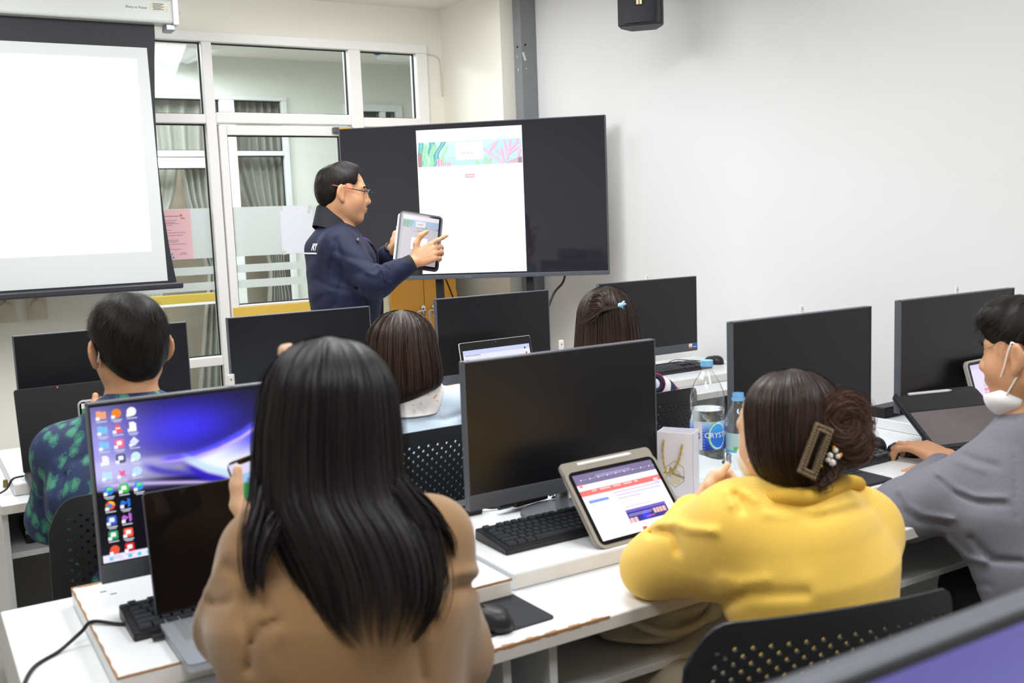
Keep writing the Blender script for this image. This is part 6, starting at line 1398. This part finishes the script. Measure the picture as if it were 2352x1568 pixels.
hR_ = dict(d=nrm(A(1655, 1118, 2.2)-A(1745, 1135, 2.2)), n=(0, 0, -1), th=nrm(np.array(_f)), curls=[(.4, .5, .3)]*4, k=.92)
body, J = person('woman in a yellow knit sweater with a clipped hair bun, leaning on the desk', hc, R, k, pel, chest, neck, shL, shR, elL, wrL, elR, wrR, sk2, .005, (hL, hR_), .9, True)
trousers(J, body, mat('beige_trousers', 'b9ad96', .85, noise=(30, .3, 'a89c86'), bump=(200, .2, .001)))
sd, up, pel_ = J['side'], J['up'], J['pel']; Sw = Sdf(.0055)
Sw.ec(pel_+up*.0, pel_*.5+chest*.5, .16, .155, .12, .12, sd, .05, .06); Sw.ec(pel_*.5+chest*.5, chest, .155, .165, .12, .12, sd, .06); Sw.ec(chest, neck-up*.055, .165, .1, .12, .082, sd, .07)
Sw.cone(neck-up*.05, shL, .066, .06, .07); Sw.cone(neck-up*.05, shR, .066, .06, .07)
Sw.cone(shL, elL, .068, .054, .09); Sw.cone(elL, wrL-nrm(wrL-elL)*.02, .052, .041, .04); Sw.cone(shR, elR, .07, .06, .05); Sw.cone(elR, wrR, .058, .045, .04)
Sw.cone(chest*.6+shL*.4, elL*.7+shL*.3, .085, .05, .08)
for p, w, am in (([(1495, 1225), (1520, 1218), (1548, 1232), (1556, 1265)], 9, .011), ([(1515, 1205), (1550, 1200), (1580, 1215), (1640, 1220)], 11, -.008), ([(1688, 1135), (1702, 1150), (1704, 1172)], 9, .011), ([(1670, 1130), (1680, 1160)], 9, -.005), ([(1712, 1130), (1735, 1150)], 8, -.006), ([(1780, 1165), (1880, 1190), (1990, 1165)], 12, .006), ([(1760, 1180), (1860, 1180), (1960, 1150)], 10, -.004), ([(1640, 1395), (1720, 1365), (1850, 1362)], 14, .008), ([(1660, 1330), (1700, 1340), (1760, 1330)], 14, -.004), ([(1610, 1410), (1650, 1420), (1680, 1450)], 8, .010), ([(1840, 1200), (1850, 1300)], 25, .003)): Sw.crease(p, w, am)
Sw.wrinkle(.003, 10, 17); sw = Sw.build('sweater', yel_m, body)
ribk_m = mat('yellow_rib_knit', 'eebc46', .88, noise=(8, .2, 'e2ac34'), wave=(120, .5, .004, 'X'))
ck = [A(1735, 1150, 1.80), A(1790, 1140, 1.765), A(1850, 1142, 1.755), A(1905, 1128, 1.785), A(1945, 1108, 1.84), A(1972, 1112, 1.92), A(1950, 1122, 2.0)]
tube('rolled_collar', ck, [.008]+[.0145]*46+[.012]*2 if False else .0135, ribk_m, sw, 12, 8)
rows = dome(846, 1825, 113, 100, 1.84, .106, .085, 7, -6)+[(970, 1714, 1932, 1.84, .108, .08), (1020, 1718, 1928, 1.84, .104, .065), (1065, 1731, 1918, 1.84, .092, .045), (1100, 1752, 1905, 1.84, .075, .025), (1122, 1785, 1890, 1.835, .055, .01)]
G = hair_rows(rows); loft_mesh('hair', G, brown_hair, body, .007); ribbons('hair_strands', G, brown_hair, body, 2400, .0016, .004, (-.35, PI+.35), (0, .15), (.8, 1.0), 14, 31, .003, 220)
# bun
bn_ = Sdf(.0055); bc = A(1925, 968, 1.79); bn_.ell(bc, (.043, .046, .046), None, .02); bn_.ell(A(1940, 1015, 1.81), (.036, .04, .034), None, .02); bn_.ell(A(1905, 1060, 1.80), (.03, .03, .032), None, .02); bn_.wrinkle(.003, 45, 6); b0 = bn_.build('hair_bun', bun_hair, body); set_strand(b0, np.full(len(b0.data.vertices), .25))
rs = np.random.default_rng(12); Vs = []; Fs = []; St = []; base = 0
for (cpx, rx, rz, n) in (((1925, 966, 1.785), .046, .049, 1300), ((1942, 1012, 1.805), .040, .038, 800)):
    cc = A(*cpx); ex, ez, ey = np.array(_r), np.array(_u), -np.array(_f)
    for q in range(n):
        r_ = rs.uniform(.45, 1.06); a0 = rs.uniform(0, 6.28); da = rs.uniform(1.5, 3.2); tl = rs.normal(.0, .6); wx, wy = rs.normal(0, .16, 2); seg = 14; P = []
        for t_ in np.linspace(0, 1, seg): a = a0+da*t_; rr = r_*(1-.15*t_); dpt = math.sqrt(max(0, 1.1-rr*rr))*.044; P.append(cc+ex*rx*(rr*math.cos(a)+wx)+ez*rz*(rr*math.sin(a)+wy)+ey*(dpt+.012*tl*math.sin(a)+rs.normal(0, .0004)))
        P = np.array(P); T = np.gradient(P, axis=0); T /= np.linalg.norm(T, axis=1)[:, None]; sdv = np.cross(T, ey); sdv /= np.linalg.norm(sdv, axis=1)[:, None]+1e-9; tw = rs.uniform(-1, 1); sdv = sdv*math.cos(tw)+ey*math.sin(tw); ww = .0008*np.clip((1.03-np.linspace(0, 1, seg))*5, .15, 1)[:, None]
        Vs += [P-sdv*ww/2, P+sdv*ww/2]; a = base+np.arange(seg-1); Fs.append(np.stack([a, a+1, a+seg+1, a+seg], 1)); base += 2*seg; c_ = np.full(seg, rs.uniform(.2, 1)); St += [c_, c_]
o = fast('bun_strands', np.concatenate(Vs), np.concatenate(Fs), bun_hair, body, True); set_strand(o, np.concatenate(St))
lock('loose_hair', [A(1890, 1080, 1.76), A(1900, 1100, 1.75), A(1885, 1115, 1.745), A(1895, 1125, 1.745)], .012, 160, bun_hair, 9, .0013, body)
# claw clip: a beaded frame and a crystal charm
clip_m = mat('glitter_clip', '5a4a3c', .35, .3, noise=(300, .8, 'c9b08a')); q0, q1, q2, q3 = A(1872, 968, 1.725), A(1911, 985, 1.73), A(1868, 1101, 1.735), A(1830, 1082, 1.73)
cf = MB(); fr_ = [q0, q1, q2, q3]; C0 = sum(fr_)/4; inn = [C0+(p-C0)*V3(.62, .62, .62) for p in fr_]; inn = [q0+(q1-q0)*.28+(q3-q0)*.13, q1+(q0-q1)*.28+(q2-q1)*.13, q2+(q3-q2)*.28+(q1-q2)*.13, q3+(q2-q3)*.28+(q0-q3)*.13]
nn = nrm(np.cross(q1-q0, q3-q0)); nn = nn if nn@np.array(_f) < 0 else -nn
for i in range(4):
    j = (i+1) % 4; P_ = [fr_[i], fr_[j], inn[j], inn[i]]; cf.verts([Vector(p) for p in P_]+[Vector(p+nn*.007) for p in P_], [(0, 1, 2, 3), (7, 6, 5, 4), (0, 4, 5, 1), (1, 5, 6, 2), (2, 6, 7, 3), (3, 7, 4, 0)])
clp = cf.build('claw_clip', clip_m, body); bead = bpy.data.meshes.new('bead'); b = bmesh.new(); bmesh.ops.create_icosphere(b, subdivisions=1, radius=.0034); b.to_mesh(bead); b.free(); bead.materials.append(mat('bead_bronze', 'b09a7c', .15, .6, noise=(90, .6, '4a3c30')))
for i in range(4):
    j = (i+1) % 4; L = np.linalg.norm(fr_[j]-fr_[i]); n_ = max(3, int(L/.0055))
    for u in np.linspace(.03, .97, n_):
        for v in (.2, .8):
            p = (fr_[i]*(1-u)+fr_[j]*u)*(1-v)+(inn[i]*(1-u)+inn[j]*u)*v+nn*.0075; o = bpy.data.objects.new('bead', bead); COL.objects.link(o); o.parent = clp; o.location = p
cr_m = mat('crystal', 'e8e4dc', .05, .2, noise=(60, .3, 'cfc4b0'), coat=.5); am_m = mat('amber_bead', 'e09a28', .15, noise=(60, .3, 'c88018'))
for (px, py, rx_, m_) in ((1907, 1046, .006, cr_m), (1919, 1034, .0055, cr_m), (1925, 1048, .005, cr_m), (1912, 1062, .007, cr_m), (1902, 1056, .005, cr_m), (1916, 1028, .0035, am_m), (1931, 1044, .0035, am_m), (1886, 1070, .003, am_m)):
    b = bmesh.new(); bmesh.ops.create_icosphere(b, subdivisions=1, radius=rx_); me = bpy.data.meshes.new('crystal'); b.to_mesh(me); b.free(); link('crystal', me, m_, clp, A(px, py, 1.735))
face_mask(body, Hf, R, hc, k); mask_loops(body, Hf, k); eyes(body, Hf, R, k)
tube('spectacle_temple', [A(1722, 925, 1.86), A(1706, 935, 1.88), A(1699, 950, 1.9)], .0018, chrome_m, body, 6, 4)

# ------------------------------------------------------------------ man in grey
gry_m = mat('grey_shirt', '73737d', .8, noise=(340, .5, '5a5a64'), bump=(900, .3, .0015), sheen=.1)
hc = A(2366, 812, 2.31); R = facing_R((-.12, 1, 0), -.12); k = 1.04; Hf = Hfun(hc, R, k)
neck = A(2378, 938, 2.33); shL = A(2300, 1085, 2.34); shR = neck+(neck-A(2300, 1085, 2.34))*V3(1, 1, 0)*1.0+V3(.03, -.02, -.06); chest = A(2385, 1180, 2.32); pel = V3(2.17, 1.20, .57)
elL = A(2078, 1172, 2.42); wrL = A(2180, 1052, 2.72); elR = shR+V3(.1, .12, -.24); wrR = elR+V3(-.12, .22, .03)
gw = A(2090, 1042, 2.86)
hL = dict(d=nrm(A(2075, 1012, 2.82)-wrL), n=nrm(V3(.1, -.1, -1)), th=nrm(V3(.1, -.9, -.45)), curls=[(.35, .8, .5), (.25, .7, .5), (.35, .8, .5), (.45, .8, .5)], k=1.08, spread=.14, thumb=(nrm(np.array(_r)*-.6-np.array(_u)*.35-np.array(_f)*.45), nrm(np.array(_r)*-.9-np.array(_u)*.25), nrm(np.array(_r)*-.9-np.array(_u)*.25)))
body, J = person('man in a grey shirt with a white mask pulled under his chin, using a mouse', hc, R, k, pel, chest, neck, shL, shR, elL, wrL, elR, wrR, sk1, .005, (hL, None), 1.05, True, fat=1.08, neckr=.058)
trousers(J, body, denim_m)
sd, up, pel_ = J['side'], J['up'], J['pel']; Sw = Sdf(.0055)
Sw.ec(pel_-up*.02, pel_*.5+chest*.5, .18, .175, .14, .14, sd, .05, .06); Sw.ec(pel_*.5+chest*.5, chest, .175, .185, .14, .13, sd, .05); Sw.ec(chest, neck-up*.08, .185, .11, .13, .085, sd, .06)
Sw.cone(neck-up*.07, shL, .075, .072, .06); Sw.cone(neck-up*.07, shR, .075, .072, .06); Sw.cone(shL, elL, .08, .07, .05); Sw.cone(elL, wrL-nrm(wrL-elL)*.085, .062, .045, .03); sleeve(Sw, shR, elR, wrR, .08, .066, .044)
for p, w, am in (([(2150, 1085), (2190, 1120), (2240, 1140), (2310, 1142)], 6, -.007), ([(2160, 1100), (2200, 1135), (2250, 1155), (2310, 1158)], 7, .007), ([(2070, 1125), (2085, 1160), (2120, 1180), (2190, 1192)], 6, -.007), ([(2062, 1140), (2075, 1175), (2110, 1195), (2180, 1208)], 7, .007), ([(2210, 1045), (2250, 1060), (2290, 1070)], 8, .006), ([(2200, 1060), (2260, 1080)], 7, -.004), ([(2230, 1235), (2280, 1285), (2352, 1290)], 7, .010), ([(2180, 1240), (2220, 1280), (2262, 1290)], 7, -.007), ([(2330, 1050), (2334, 1120), (2336, 1200)], 3, .004), ([(2140, 1330), (2200, 1345), (2270, 1350)], 12, .004), ([(2200, 1350), (2270, 1355)], 6, -.004)): Sw.crease(p, w, am)
Sw.wrinkle(.003, 13, 29); sw = Sw.build('shirt', gry_m, body)
ring('collar', neck-up*.045, sd, J['fwd'], up, .085, .085, .05, .008, gry_m, sw, 36, -.015, 0, .3, .068, .07)
und = MB(); und.box(2.05, 2.13, 1.28, 1.34, .47, .62, .02, 3); und.build('white_shirt_tail', mat('white_cotton', 'eceaee', .85, noise=(20, .2, 'dedce2')), body, True)
Hs = Sdf(.005); Hs.ell(Hf(0, -.016, .048), V3(.084, .104, .084)*k, R); Hs.ell(Hf(0, -.055, .0), V3(.074, .066, .07)*k, R, .03); Hs.ell(Hf(0, .05, .085), V3(.06, .05, .045)*k, R, .03); Hs.cut(Hf(0, .0, -.05), R@V3(0, .55, -.83)); Hs.cut(Hf(0, .03, .008), R@V3(0, .6, -.8)); Hs.wrinkle(.0032, 55, 14)
for s in (-1, 1): Hs.ell(Hf(s*.09, -.012, -.014), V3(.026, .026, .044)*k, R, .004, 's')
short_hair('hair', Hs, dark_hair, body, Hf(0, -.03, .14), 2400, .038, .0012, lambda V: ((V-hc)@R[:, 2] > -.05), lambda p, d: d+R@V3(0, .05, 0), .3, 14, 5)
eyes(body, Hf, R, k); face_mask(body, Hf, R, hc, k, True)
for s in (-1, 1):
    tube('mask_strap', [Hf(s*.064, .048, -.062), Hf(s*.078, .025, -.03), Hf(s*.084, .008, .01), Hf(s*.086, -.004, .034)], .002, band_m, body, 6, 5); tube('mask_strap', [Hf(s*.07, .028, -.085), Hf(s*.08, .0, -.05), Hf(s*.086, -.028, -.01), Hf(s*.087, -.022, .022), Hf(s*.086, -.004, .034)], .002, band_m, body, 6, 5)
    solid_strip('eyebrow', [Hf(s*.016, .099, .032), Hf(s*.034, .094, .037), Hf(s*.054, .076, .03)], .007, .003, dark_hair, body, tuple(R[:, 1]))

# ------------------------------------------------------------------ man in the leaf shirt
def leaf_mat():
    m = bpy.data.materials.new('leaf_print'); m.use_nodes = True; nt = m.node_tree; b = nt.nodes['Principled BSDF']; tc = nt.nodes.new('ShaderNodeTexCoord'); mp = nt.nodes.new('ShaderNodeMapping'); mp.inputs['Scale'].default_value = (30, 30, 17); mp.inputs['Rotation'].default_value = (.3, .5, .6)
    v = nt.nodes.new('ShaderNodeTexVoronoi'); v.feature = 'F1'; v.inputs['Scale'].default_value = 1; v.inputs['Randomness'].default_value = .9; n = nt.nodes.new('ShaderNodeTexNoise'); n.inputs['Scale'].default_value = 3.0
    ad = nt.nodes.new('ShaderNodeVectorMath'); ad.operation = 'MULTIPLY_ADD'; ad.inputs[1].default_value = (.5, .5, .5); nt.links.new(tc.outputs['Object'], mp.inputs[0]); nt.links.new(mp.outputs[0], n.inputs['Vector']); nt.links.new(n.outputs['Color'], ad.inputs[0]); nt.links.new(mp.outputs[0], ad.inputs[2]); nt.links.new(ad.outputs[0], v.inputs['Vector'])
    r = nt.nodes.new('ShaderNodeValToRGB'); e = r.color_ramp.elements; e[0].position = 0; e[0].color = (*lin('4f9680'), 1); e[1].position = 1; e[1].color = (*lin('1d2f52'), 1)
    for p, c_ in ((.30, '458c76'), (.36, '1f4f56'), (.40, '3c8272'), (.44, '24365c'), (.62, '20315a')): x = e.new(p); x.color = (*lin(c_), 1)
    nt.links.new(v.outputs['Distance'], r.inputs[0]); nt.links.new(r.outputs[0], b.inputs['Base Color']); b.inputs['Roughness'].default_value = .7; return m
leaf_m = leaf_mat(); hc = A(297, 803, 2.45); R = facing_R((-.10, 1, 0), -.16); k = .97; Hf = Hfun(hc, R, k)
neck = A(305, 915, 2.44); shL = A(150, 1040, 2.42); shR = A(470, 1000, 2.60); chest = A(300, 1130, 2.44); pel = V3(.46, 2.5, .57); elL = A(125, 1185, 2.52); wrL = A(240, 1015, 2.74); elR = A(520, 1150, 2.7); wrR = A(420, 1100, 2.9)
body, J = person('man in a dark green leaf print shirt from behind, mask straps on his ears', hc, R, k, pel, chest, neck, shL, shR, elL, wrL, elR, wrR, sk1, .005, (dict(d=nrm(A(232, 965, 2.78)-A(240, 1015, 2.74)), n=nrm(np.array(_r)), th=nrm(-np.array(_f)), curls=[(.6, .7, .5)]*4), None), 1.0, True, neckr=.05, flare=.7)
trousers(J, body, mat('khaki_trousers', 'b59a6e', .85, noise=(30, .3, 'a58a5e')))
sd, up, pel_ = J['side'], J['up'], J['pel']; Sw = Sdf(.006); Sw.ec(pel_, pel_*.5+chest*.5, .17, .17, .13, .13, sd, .05, .06); Sw.ec(pel_*.5+chest*.5, chest, .17, .18, .13, .125, sd, .05); Sw.ec(chest, neck-up*.06, .18, .11, .125, .085, sd, .06); Sw.cone(neck-up*.06, shL, .066, .064, .06); Sw.cone(neck-up*.06, shR, .066, .064, .06)
Sw.cone(shL, elL, .07, .062, .04); Sw.cone(elL, elL*.55+wrL*.45, .06, .055, .03); Sw.cone(shR, elR, .07, .062, .04); Sw.cone(elR, elR*.6+wrR*.4, .06, .056, .03)
for p, w, am in (([(150, 1090), (140, 1130), (150, 1180)], 5, .009), ([(125, 1060), (112, 1110), (112, 1190)], 6, -.006), ([(170, 1060), (190, 1050), (210, 1040)], 6, .004), ([(100, 1100), (98, 1160)], 5, .005)): Sw.crease(p, w, am)
Sw.wrinkle(.003, 14, 37); sw = Sw.build('shirt', leaf_m, body); ring('collar', neck-up*.035, sd, J['fwd'], up, .078, .078, .035, .006, leaf_m, sw, 36, -.01, 0, .4, .066, .068)
Hs = Sdf(.005); Hs.ell(Hf(0, -.018, .052), V3(.092, .106, .091)*k, R); Hs.ell(Hf(0, -.05, .0), V3(.076, .068, .085)*k, R, .03); Hs.ell(Hf(0, .04, .08), V3(.07, .06, .05)*k, R, .03); Hs.cut(Hf(0, -.04, -.085), R@V3(0, .75, -.66)); Hs.cut(Hf(0, .04, -.0), R@V3(0, .8, -.6)); Hs.wrinkle(.002, 60, 24)
def fade_g(p): q = R.T@(p-hc); return .25+.75*smoothstep(-.05, .03, q[2])
short_hair('hair', Hs, dark_hair, body, Hf(.01, -.05, .14), 3400, .036, .0011, lambda V: ((V-hc)@R[:, 2] > -.09), None, .2, 24, 5, fade_g); mask_loops(body, Hf, k); face_mask(body, Hf, R, hc, k); eyes(body, Hf, R, k)
t = thing('phone', 'phone in a thick clear case held up by the man in the leaf shirt', 'phone', A(184, 952, 2.775), -.05)
MB().prism(rrect(-.004, .15, -.035, .038, .014), .0, .011, 'y', .003).build('clear_case', mat('milky_case', 'd8d2d4', .25, noise=(20, .3, 'c2bcbe'), coat=.4), t, True); MB().prism(rrect(.0, .146, -.031, .034, .010), -.001, 0, 'y').build('glass', gscr_m, t); MB().prism(rrect(.005, .14, -.027, .030, .004), -.0016, -.001, 'y').build('screen_picture', ecol('4fa068', .8), t)
MB().box(.005, .14, -.002, -.0016, .016, .030).build('page_header', ecol('e8f0e6', .9), t)

# ------------------------------------------------------------------ woman with the short bob
blu_m = mat('pale_blue_knit', 'cfdff0', .85, noise=(12, .2, 'c0d3e8'), wave=(70, .3, .002, 'X'), sheen=.2); hc = A(926, 815, 3.0); R = facing_R((.02, 1, 0), -.2); k = .97; Hf = Hfun(hc, R, k)
neck = A(937, 903, 3.0); shL = A(820, 965, 2.98); shR = A(1062, 935, 3.1); chest = A(945, 1050, 3.0); pel = V3(1.27, 2.66, .57); elL = A(800, 1090, 3.08); wrL = A(860, 1040, 3.28); elR = A(1090, 1060, 3.2); wrR = A(1040, 1010, 3.36)
body, J = person('woman with a short dark bob in a pale blue top with a white collar', hc, R, k, pel, chest, neck, shL, shR, elL, wrL, elR, wrR, sk2, .006, (None, None), .9, True)
trousers(J, body, denim_m); sd, up, pel_ = J['side'], J['up'], J['pel']; Sw = Sdf(.006); Sw.ec(pel_, pel_*.5+chest*.5, .16, .155, .12, .12, sd, .05, .06); Sw.ec(pel_*.5+chest*.5, chest, .155, .165, .12, .118, sd, .05); Sw.ec(chest, neck-up*.045, .165, .1, .118, .08, sd, .07); Sw.cone(neck-up*.04, shL, .06, .058, .06); Sw.cone(neck-up*.04, shR, .06, .058, .06); sleeve(Sw, shL, elL, wrL, .062, .055, .04); sleeve(Sw, shR, elR, wrR, .062, .055, .04)
Sw.crease([(985, 960), (1020, 965), (1060, 950)], 6, .005); Sw.wrinkle(.003, 13, 41); sw = Sw.build('top', blu_m, body)
wc_m = mat('white_embroidered_collar', 'f0edea', .8, noise=(220, .25, 'e6e0dc'), wave=(90, .2, .002, 'X')); from mathutils.bvhtree import BVHTree
bpy.context.view_layer.update(); bv = BVHTree.FromObject(sw, bpy.context.evaluated_depsgraph_get()); V = []; F = []; n = 48; m_ = 7
for i in range(n+1):
    a = PI/2+.3+(2*PI-.6)*i/n; d_ = sd*math.cos(a)+J['fwd']*math.sin(a); d_[2] = 0; d_ = nrm(d_); ring_ = []
    for r_ in np.linspace(.066, .106, m_):
        p = neck+d_*r_; h_ = bv.ray_cast(Vector((p[0], p[1], neck[2]+.1)), Vector((0, 0, -1))); z_ = h_[0].z if h_[0] is not None else neck[2]-.1; ring_.append(V3(p[0], p[1], max(z_, neck[2]-.055)+.006))
    ring_[0][2] += .004
    V += ring_+[q-V3(0, 0, .004) for q in ring_[::-1]]
for i in range(n):
    for j in range(2*m_): F.append((i*2*m_+j, (i+1)*2*m_+j, (i+1)*2*m_+(j+1) % (2*m_), i*2*m_+(j+1) % (2*m_)))
co_ = raw('collar', V, F, wc_m, sw, True)
for px, py, c_ in ((998, 912, 'd8705a'), (1002, 908, 'd8705a'), (966, 924, 'e09a8a'), (968, 928, '8ab0d8'), (984, 906, 'd8705a'), (950, 930, 'e0a090'), (1005, 921, 'e0a090')): MB().cyl(A(px, py, 2.885), A(px, py, 2.875), .003, n=6).build('embroidered_flower', MATS.get('thread_'+c_) or mat('thread_'+c_, c_, .8, noise=(90, .2, c_)), co_)
rows = dome(711, 922, 80, 78, 3.0, .112, .088, 7)+[(810, 839, 1007, 3.0, .115, .085), (850, 836, 1013, 3.0, .115, .07, -6), (888, 838, 1014, 3.0, .112, .055, -16), (910, 846, 1008, 3.0, .105, .045, -24), (926, 862, 996, 3.0, .09, .03, -28)]
rows = [r_+(0,)*(7-len(r_)) for r_ in rows]; G = hair_rows(rows); loft_mesh('hair', G, soft_hair, body, .006); ribbons('hair_strands', G, soft_hair, body, 2600, .0019, .004, (-.4, PI+.4), (0, .12), (.86, 1.0), 14, 51, .004, 0)

# ------------------------------------------------------------------ woman in the jersey
jer_m = mat('white_jersey', 'e9e7ec', .75, noise=(20, .2, 'dcdae2'), bump=(500, .1, .001)); jn_m = mat('navy_sleeve', '232a52', .75, noise=(20, .2, '1c2344')); jr_m = mat('red_piping', 'd23a48', .7, noise=(20, .2, 'c02e3c'))
hc = A(1396, 752, 3.5); R = facing_R((.05, 1, 0), -.15); k = .97; Hf = Hfun(hc, R, k); neck = A(1402, 850, 3.5); shL = A(1290, 935, 3.44); shR = A(1512, 905, 3.62); chest = A(1405, 1000, 3.5); pel = V3(2.06, 2.74, .57); elL = A(1275, 1020, 3.5); wrL = A(1330, 980, 3.7); elR = A(1530, 985, 3.7); wrR = A(1480, 950, 3.86)
body, J = person('woman with half tied long hair and a light blue clip in a white jersey', hc, R, k, pel, chest, neck, shL, shR, elL, wrL, elR, wrR, sk2, .006, (None, None), .9, True)
trousers(J, body, denim_m); sd, up, pel_ = J['side'], J['up'], J['pel']; Sw = Sdf(.006); Sw.ec(pel_, pel_*.5+chest*.5, .17, .165, .13, .13, sd, .05, .06); Sw.ec(pel_*.5+chest*.5, chest, .165, .18, .13, .125, sd, .05); Sw.ec(chest, neck-up*.06, .18, .11, .125, .085, sd, .07); Sw.cone(neck-up*.05, shL, .066, .066, .06); Sw.cone(neck-up*.05, shR, .066, .066, .06); Sw.wrinkle(.003, 13, 61); sw = Sw.build('jersey', jer_m, body)
for a, e in ((shL, elL), (shR, elR)):
    S2 = Sdf(.006); S2.cone(a*.94+e*.06, e*.8+a*.2, .0715, .066, .03); d_ = nrm(e-a); S2.cut(a+d_*-.03, -nrm(d_+sd*(.9 if a is shR else -.9))); S2.build('sleeve', jn_m, sw)
    V_, F_ = tube_geo([a-d_*.004+(.074*math.cos(t))*nrm(np.cross(d_, J['fwd']))+.074*math.sin(t)*J['fwd']+d_*(.02*math.cos(t)) for t in np.linspace(0, 2*PI, 28, endpoint=False)], .004, 6, True); raw('piping', V_, F_, jr_m, sw, True)
for col_, wd, ofs in ((jr_m, .0055, 0), (jn_m, .016, -.0035)):
    q = [A(1496, 862, 3.475+ofs), A(1513, 866, 3.475+ofs), A(1521, 880, 3.475+ofs), A(1515, 894, 3.475+ofs), A(1498, 898, 3.475+ofs)]
    if col_ is jr_m: q = [A(1496, 857, 3.48), A(1517, 861, 3.48), A(1527, 880, 3.48), A(1519, 899, 3.48), A(1498, 904, 3.48)]
    solid_strip('jersey_letter', q, wd, .003, col_, sw, tuple(-np.array(_f)))
rows = dome(656, 1394, 68, 75, 3.5, .108, .088, 7)+[(755, 1324, 1466, 3.5, .11, .08), (800, 1321, 1470, 3.5, .11, .07), (850, 1322, 1472, 3.49, .112, .05), (910, 1328, 1470, 3.47, .11, .02), (980, 1340, 1460, 3.45, .095, .0)]
G = hair_rows(rows); loft_mesh('hair', G, soft_hair, body, .006); ribbons('hair_strands', G, soft_hair, body, 2000, .0019, .004, (-.4, PI+.4), (.0, .25), (.8, 1.0), 14, 71, .003, 0)
rs = np.random.default_rng(5); Vs = []; Fs = []; St = []; base = 0
for q in range(420):      # the tied upper layer swept to the clip
    u = rs.uniform(0, 1); x0 = 1334+8*rs.normal()*.4+u*30; y0 = 742-u*62+rs.normal(0, 3); dz = rs.uniform(0, .006); pts = [A(x0, y0, 3.43), A(x0+25, y0-10+u*4, 3.385-dz), A(1385+u*6, 704+8*(1-u)+rs.normal(0, 2), 3.375-dz), A(1424+rs.normal(0, 1.5), 701+rs.normal(0, 2), 3.378-dz)]
    P = spline(pts, 4); L = len(P); T = np.gradient(P, axis=0); T /= np.linalg.norm(T, axis=1)[:, None]; sdv = np.cross(T, np.array(_f)); sdv /= np.linalg.norm(sdv, axis=1)[:, None]; tw = rs.uniform(-.6, .6); sdv = sdv*math.cos(tw)+np.array(_f)*math.sin(tw); Vs += [P-sdv*.0009, P+sdv*.0009]; a = base+np.arange(L-1); Fs.append(np.stack([a, a+1, a+L+1, a+L], 1)); base += 2*L; c_ = np.full(L, rs.uniform(0, 1)); St += [c_, c_]
o = fast('tied_back_hair', np.concatenate(Vs), np.concatenate(Fs), soft_hair, body, True); set_strand(o, np.concatenate(St))
cb_m = mat('light_blue_clip', '9fd4f2', .35, noise=(40, .2, '8ac6ea')); cc = Sdf(.003); c0 = A(1424, 701, 3.365); e1, e2 = np.array(_r), np.array(_u); cc.ell(c0, (.0085, .008, .0085), None, .004); cc.cone(c0+e1*.004+e2*.003, c0+e1*.013+e2*.013, .003, .0042, .004); cc.cone(c0+e1*.006, c0+e1*.018+e2*.004, .003, .0042, .004); cc.cone(c0-e2*.004+e1*.006, c0+e1*.010-e2*.010, .0025, .003, .004); cc.build('hair_clip', cb_m, body)
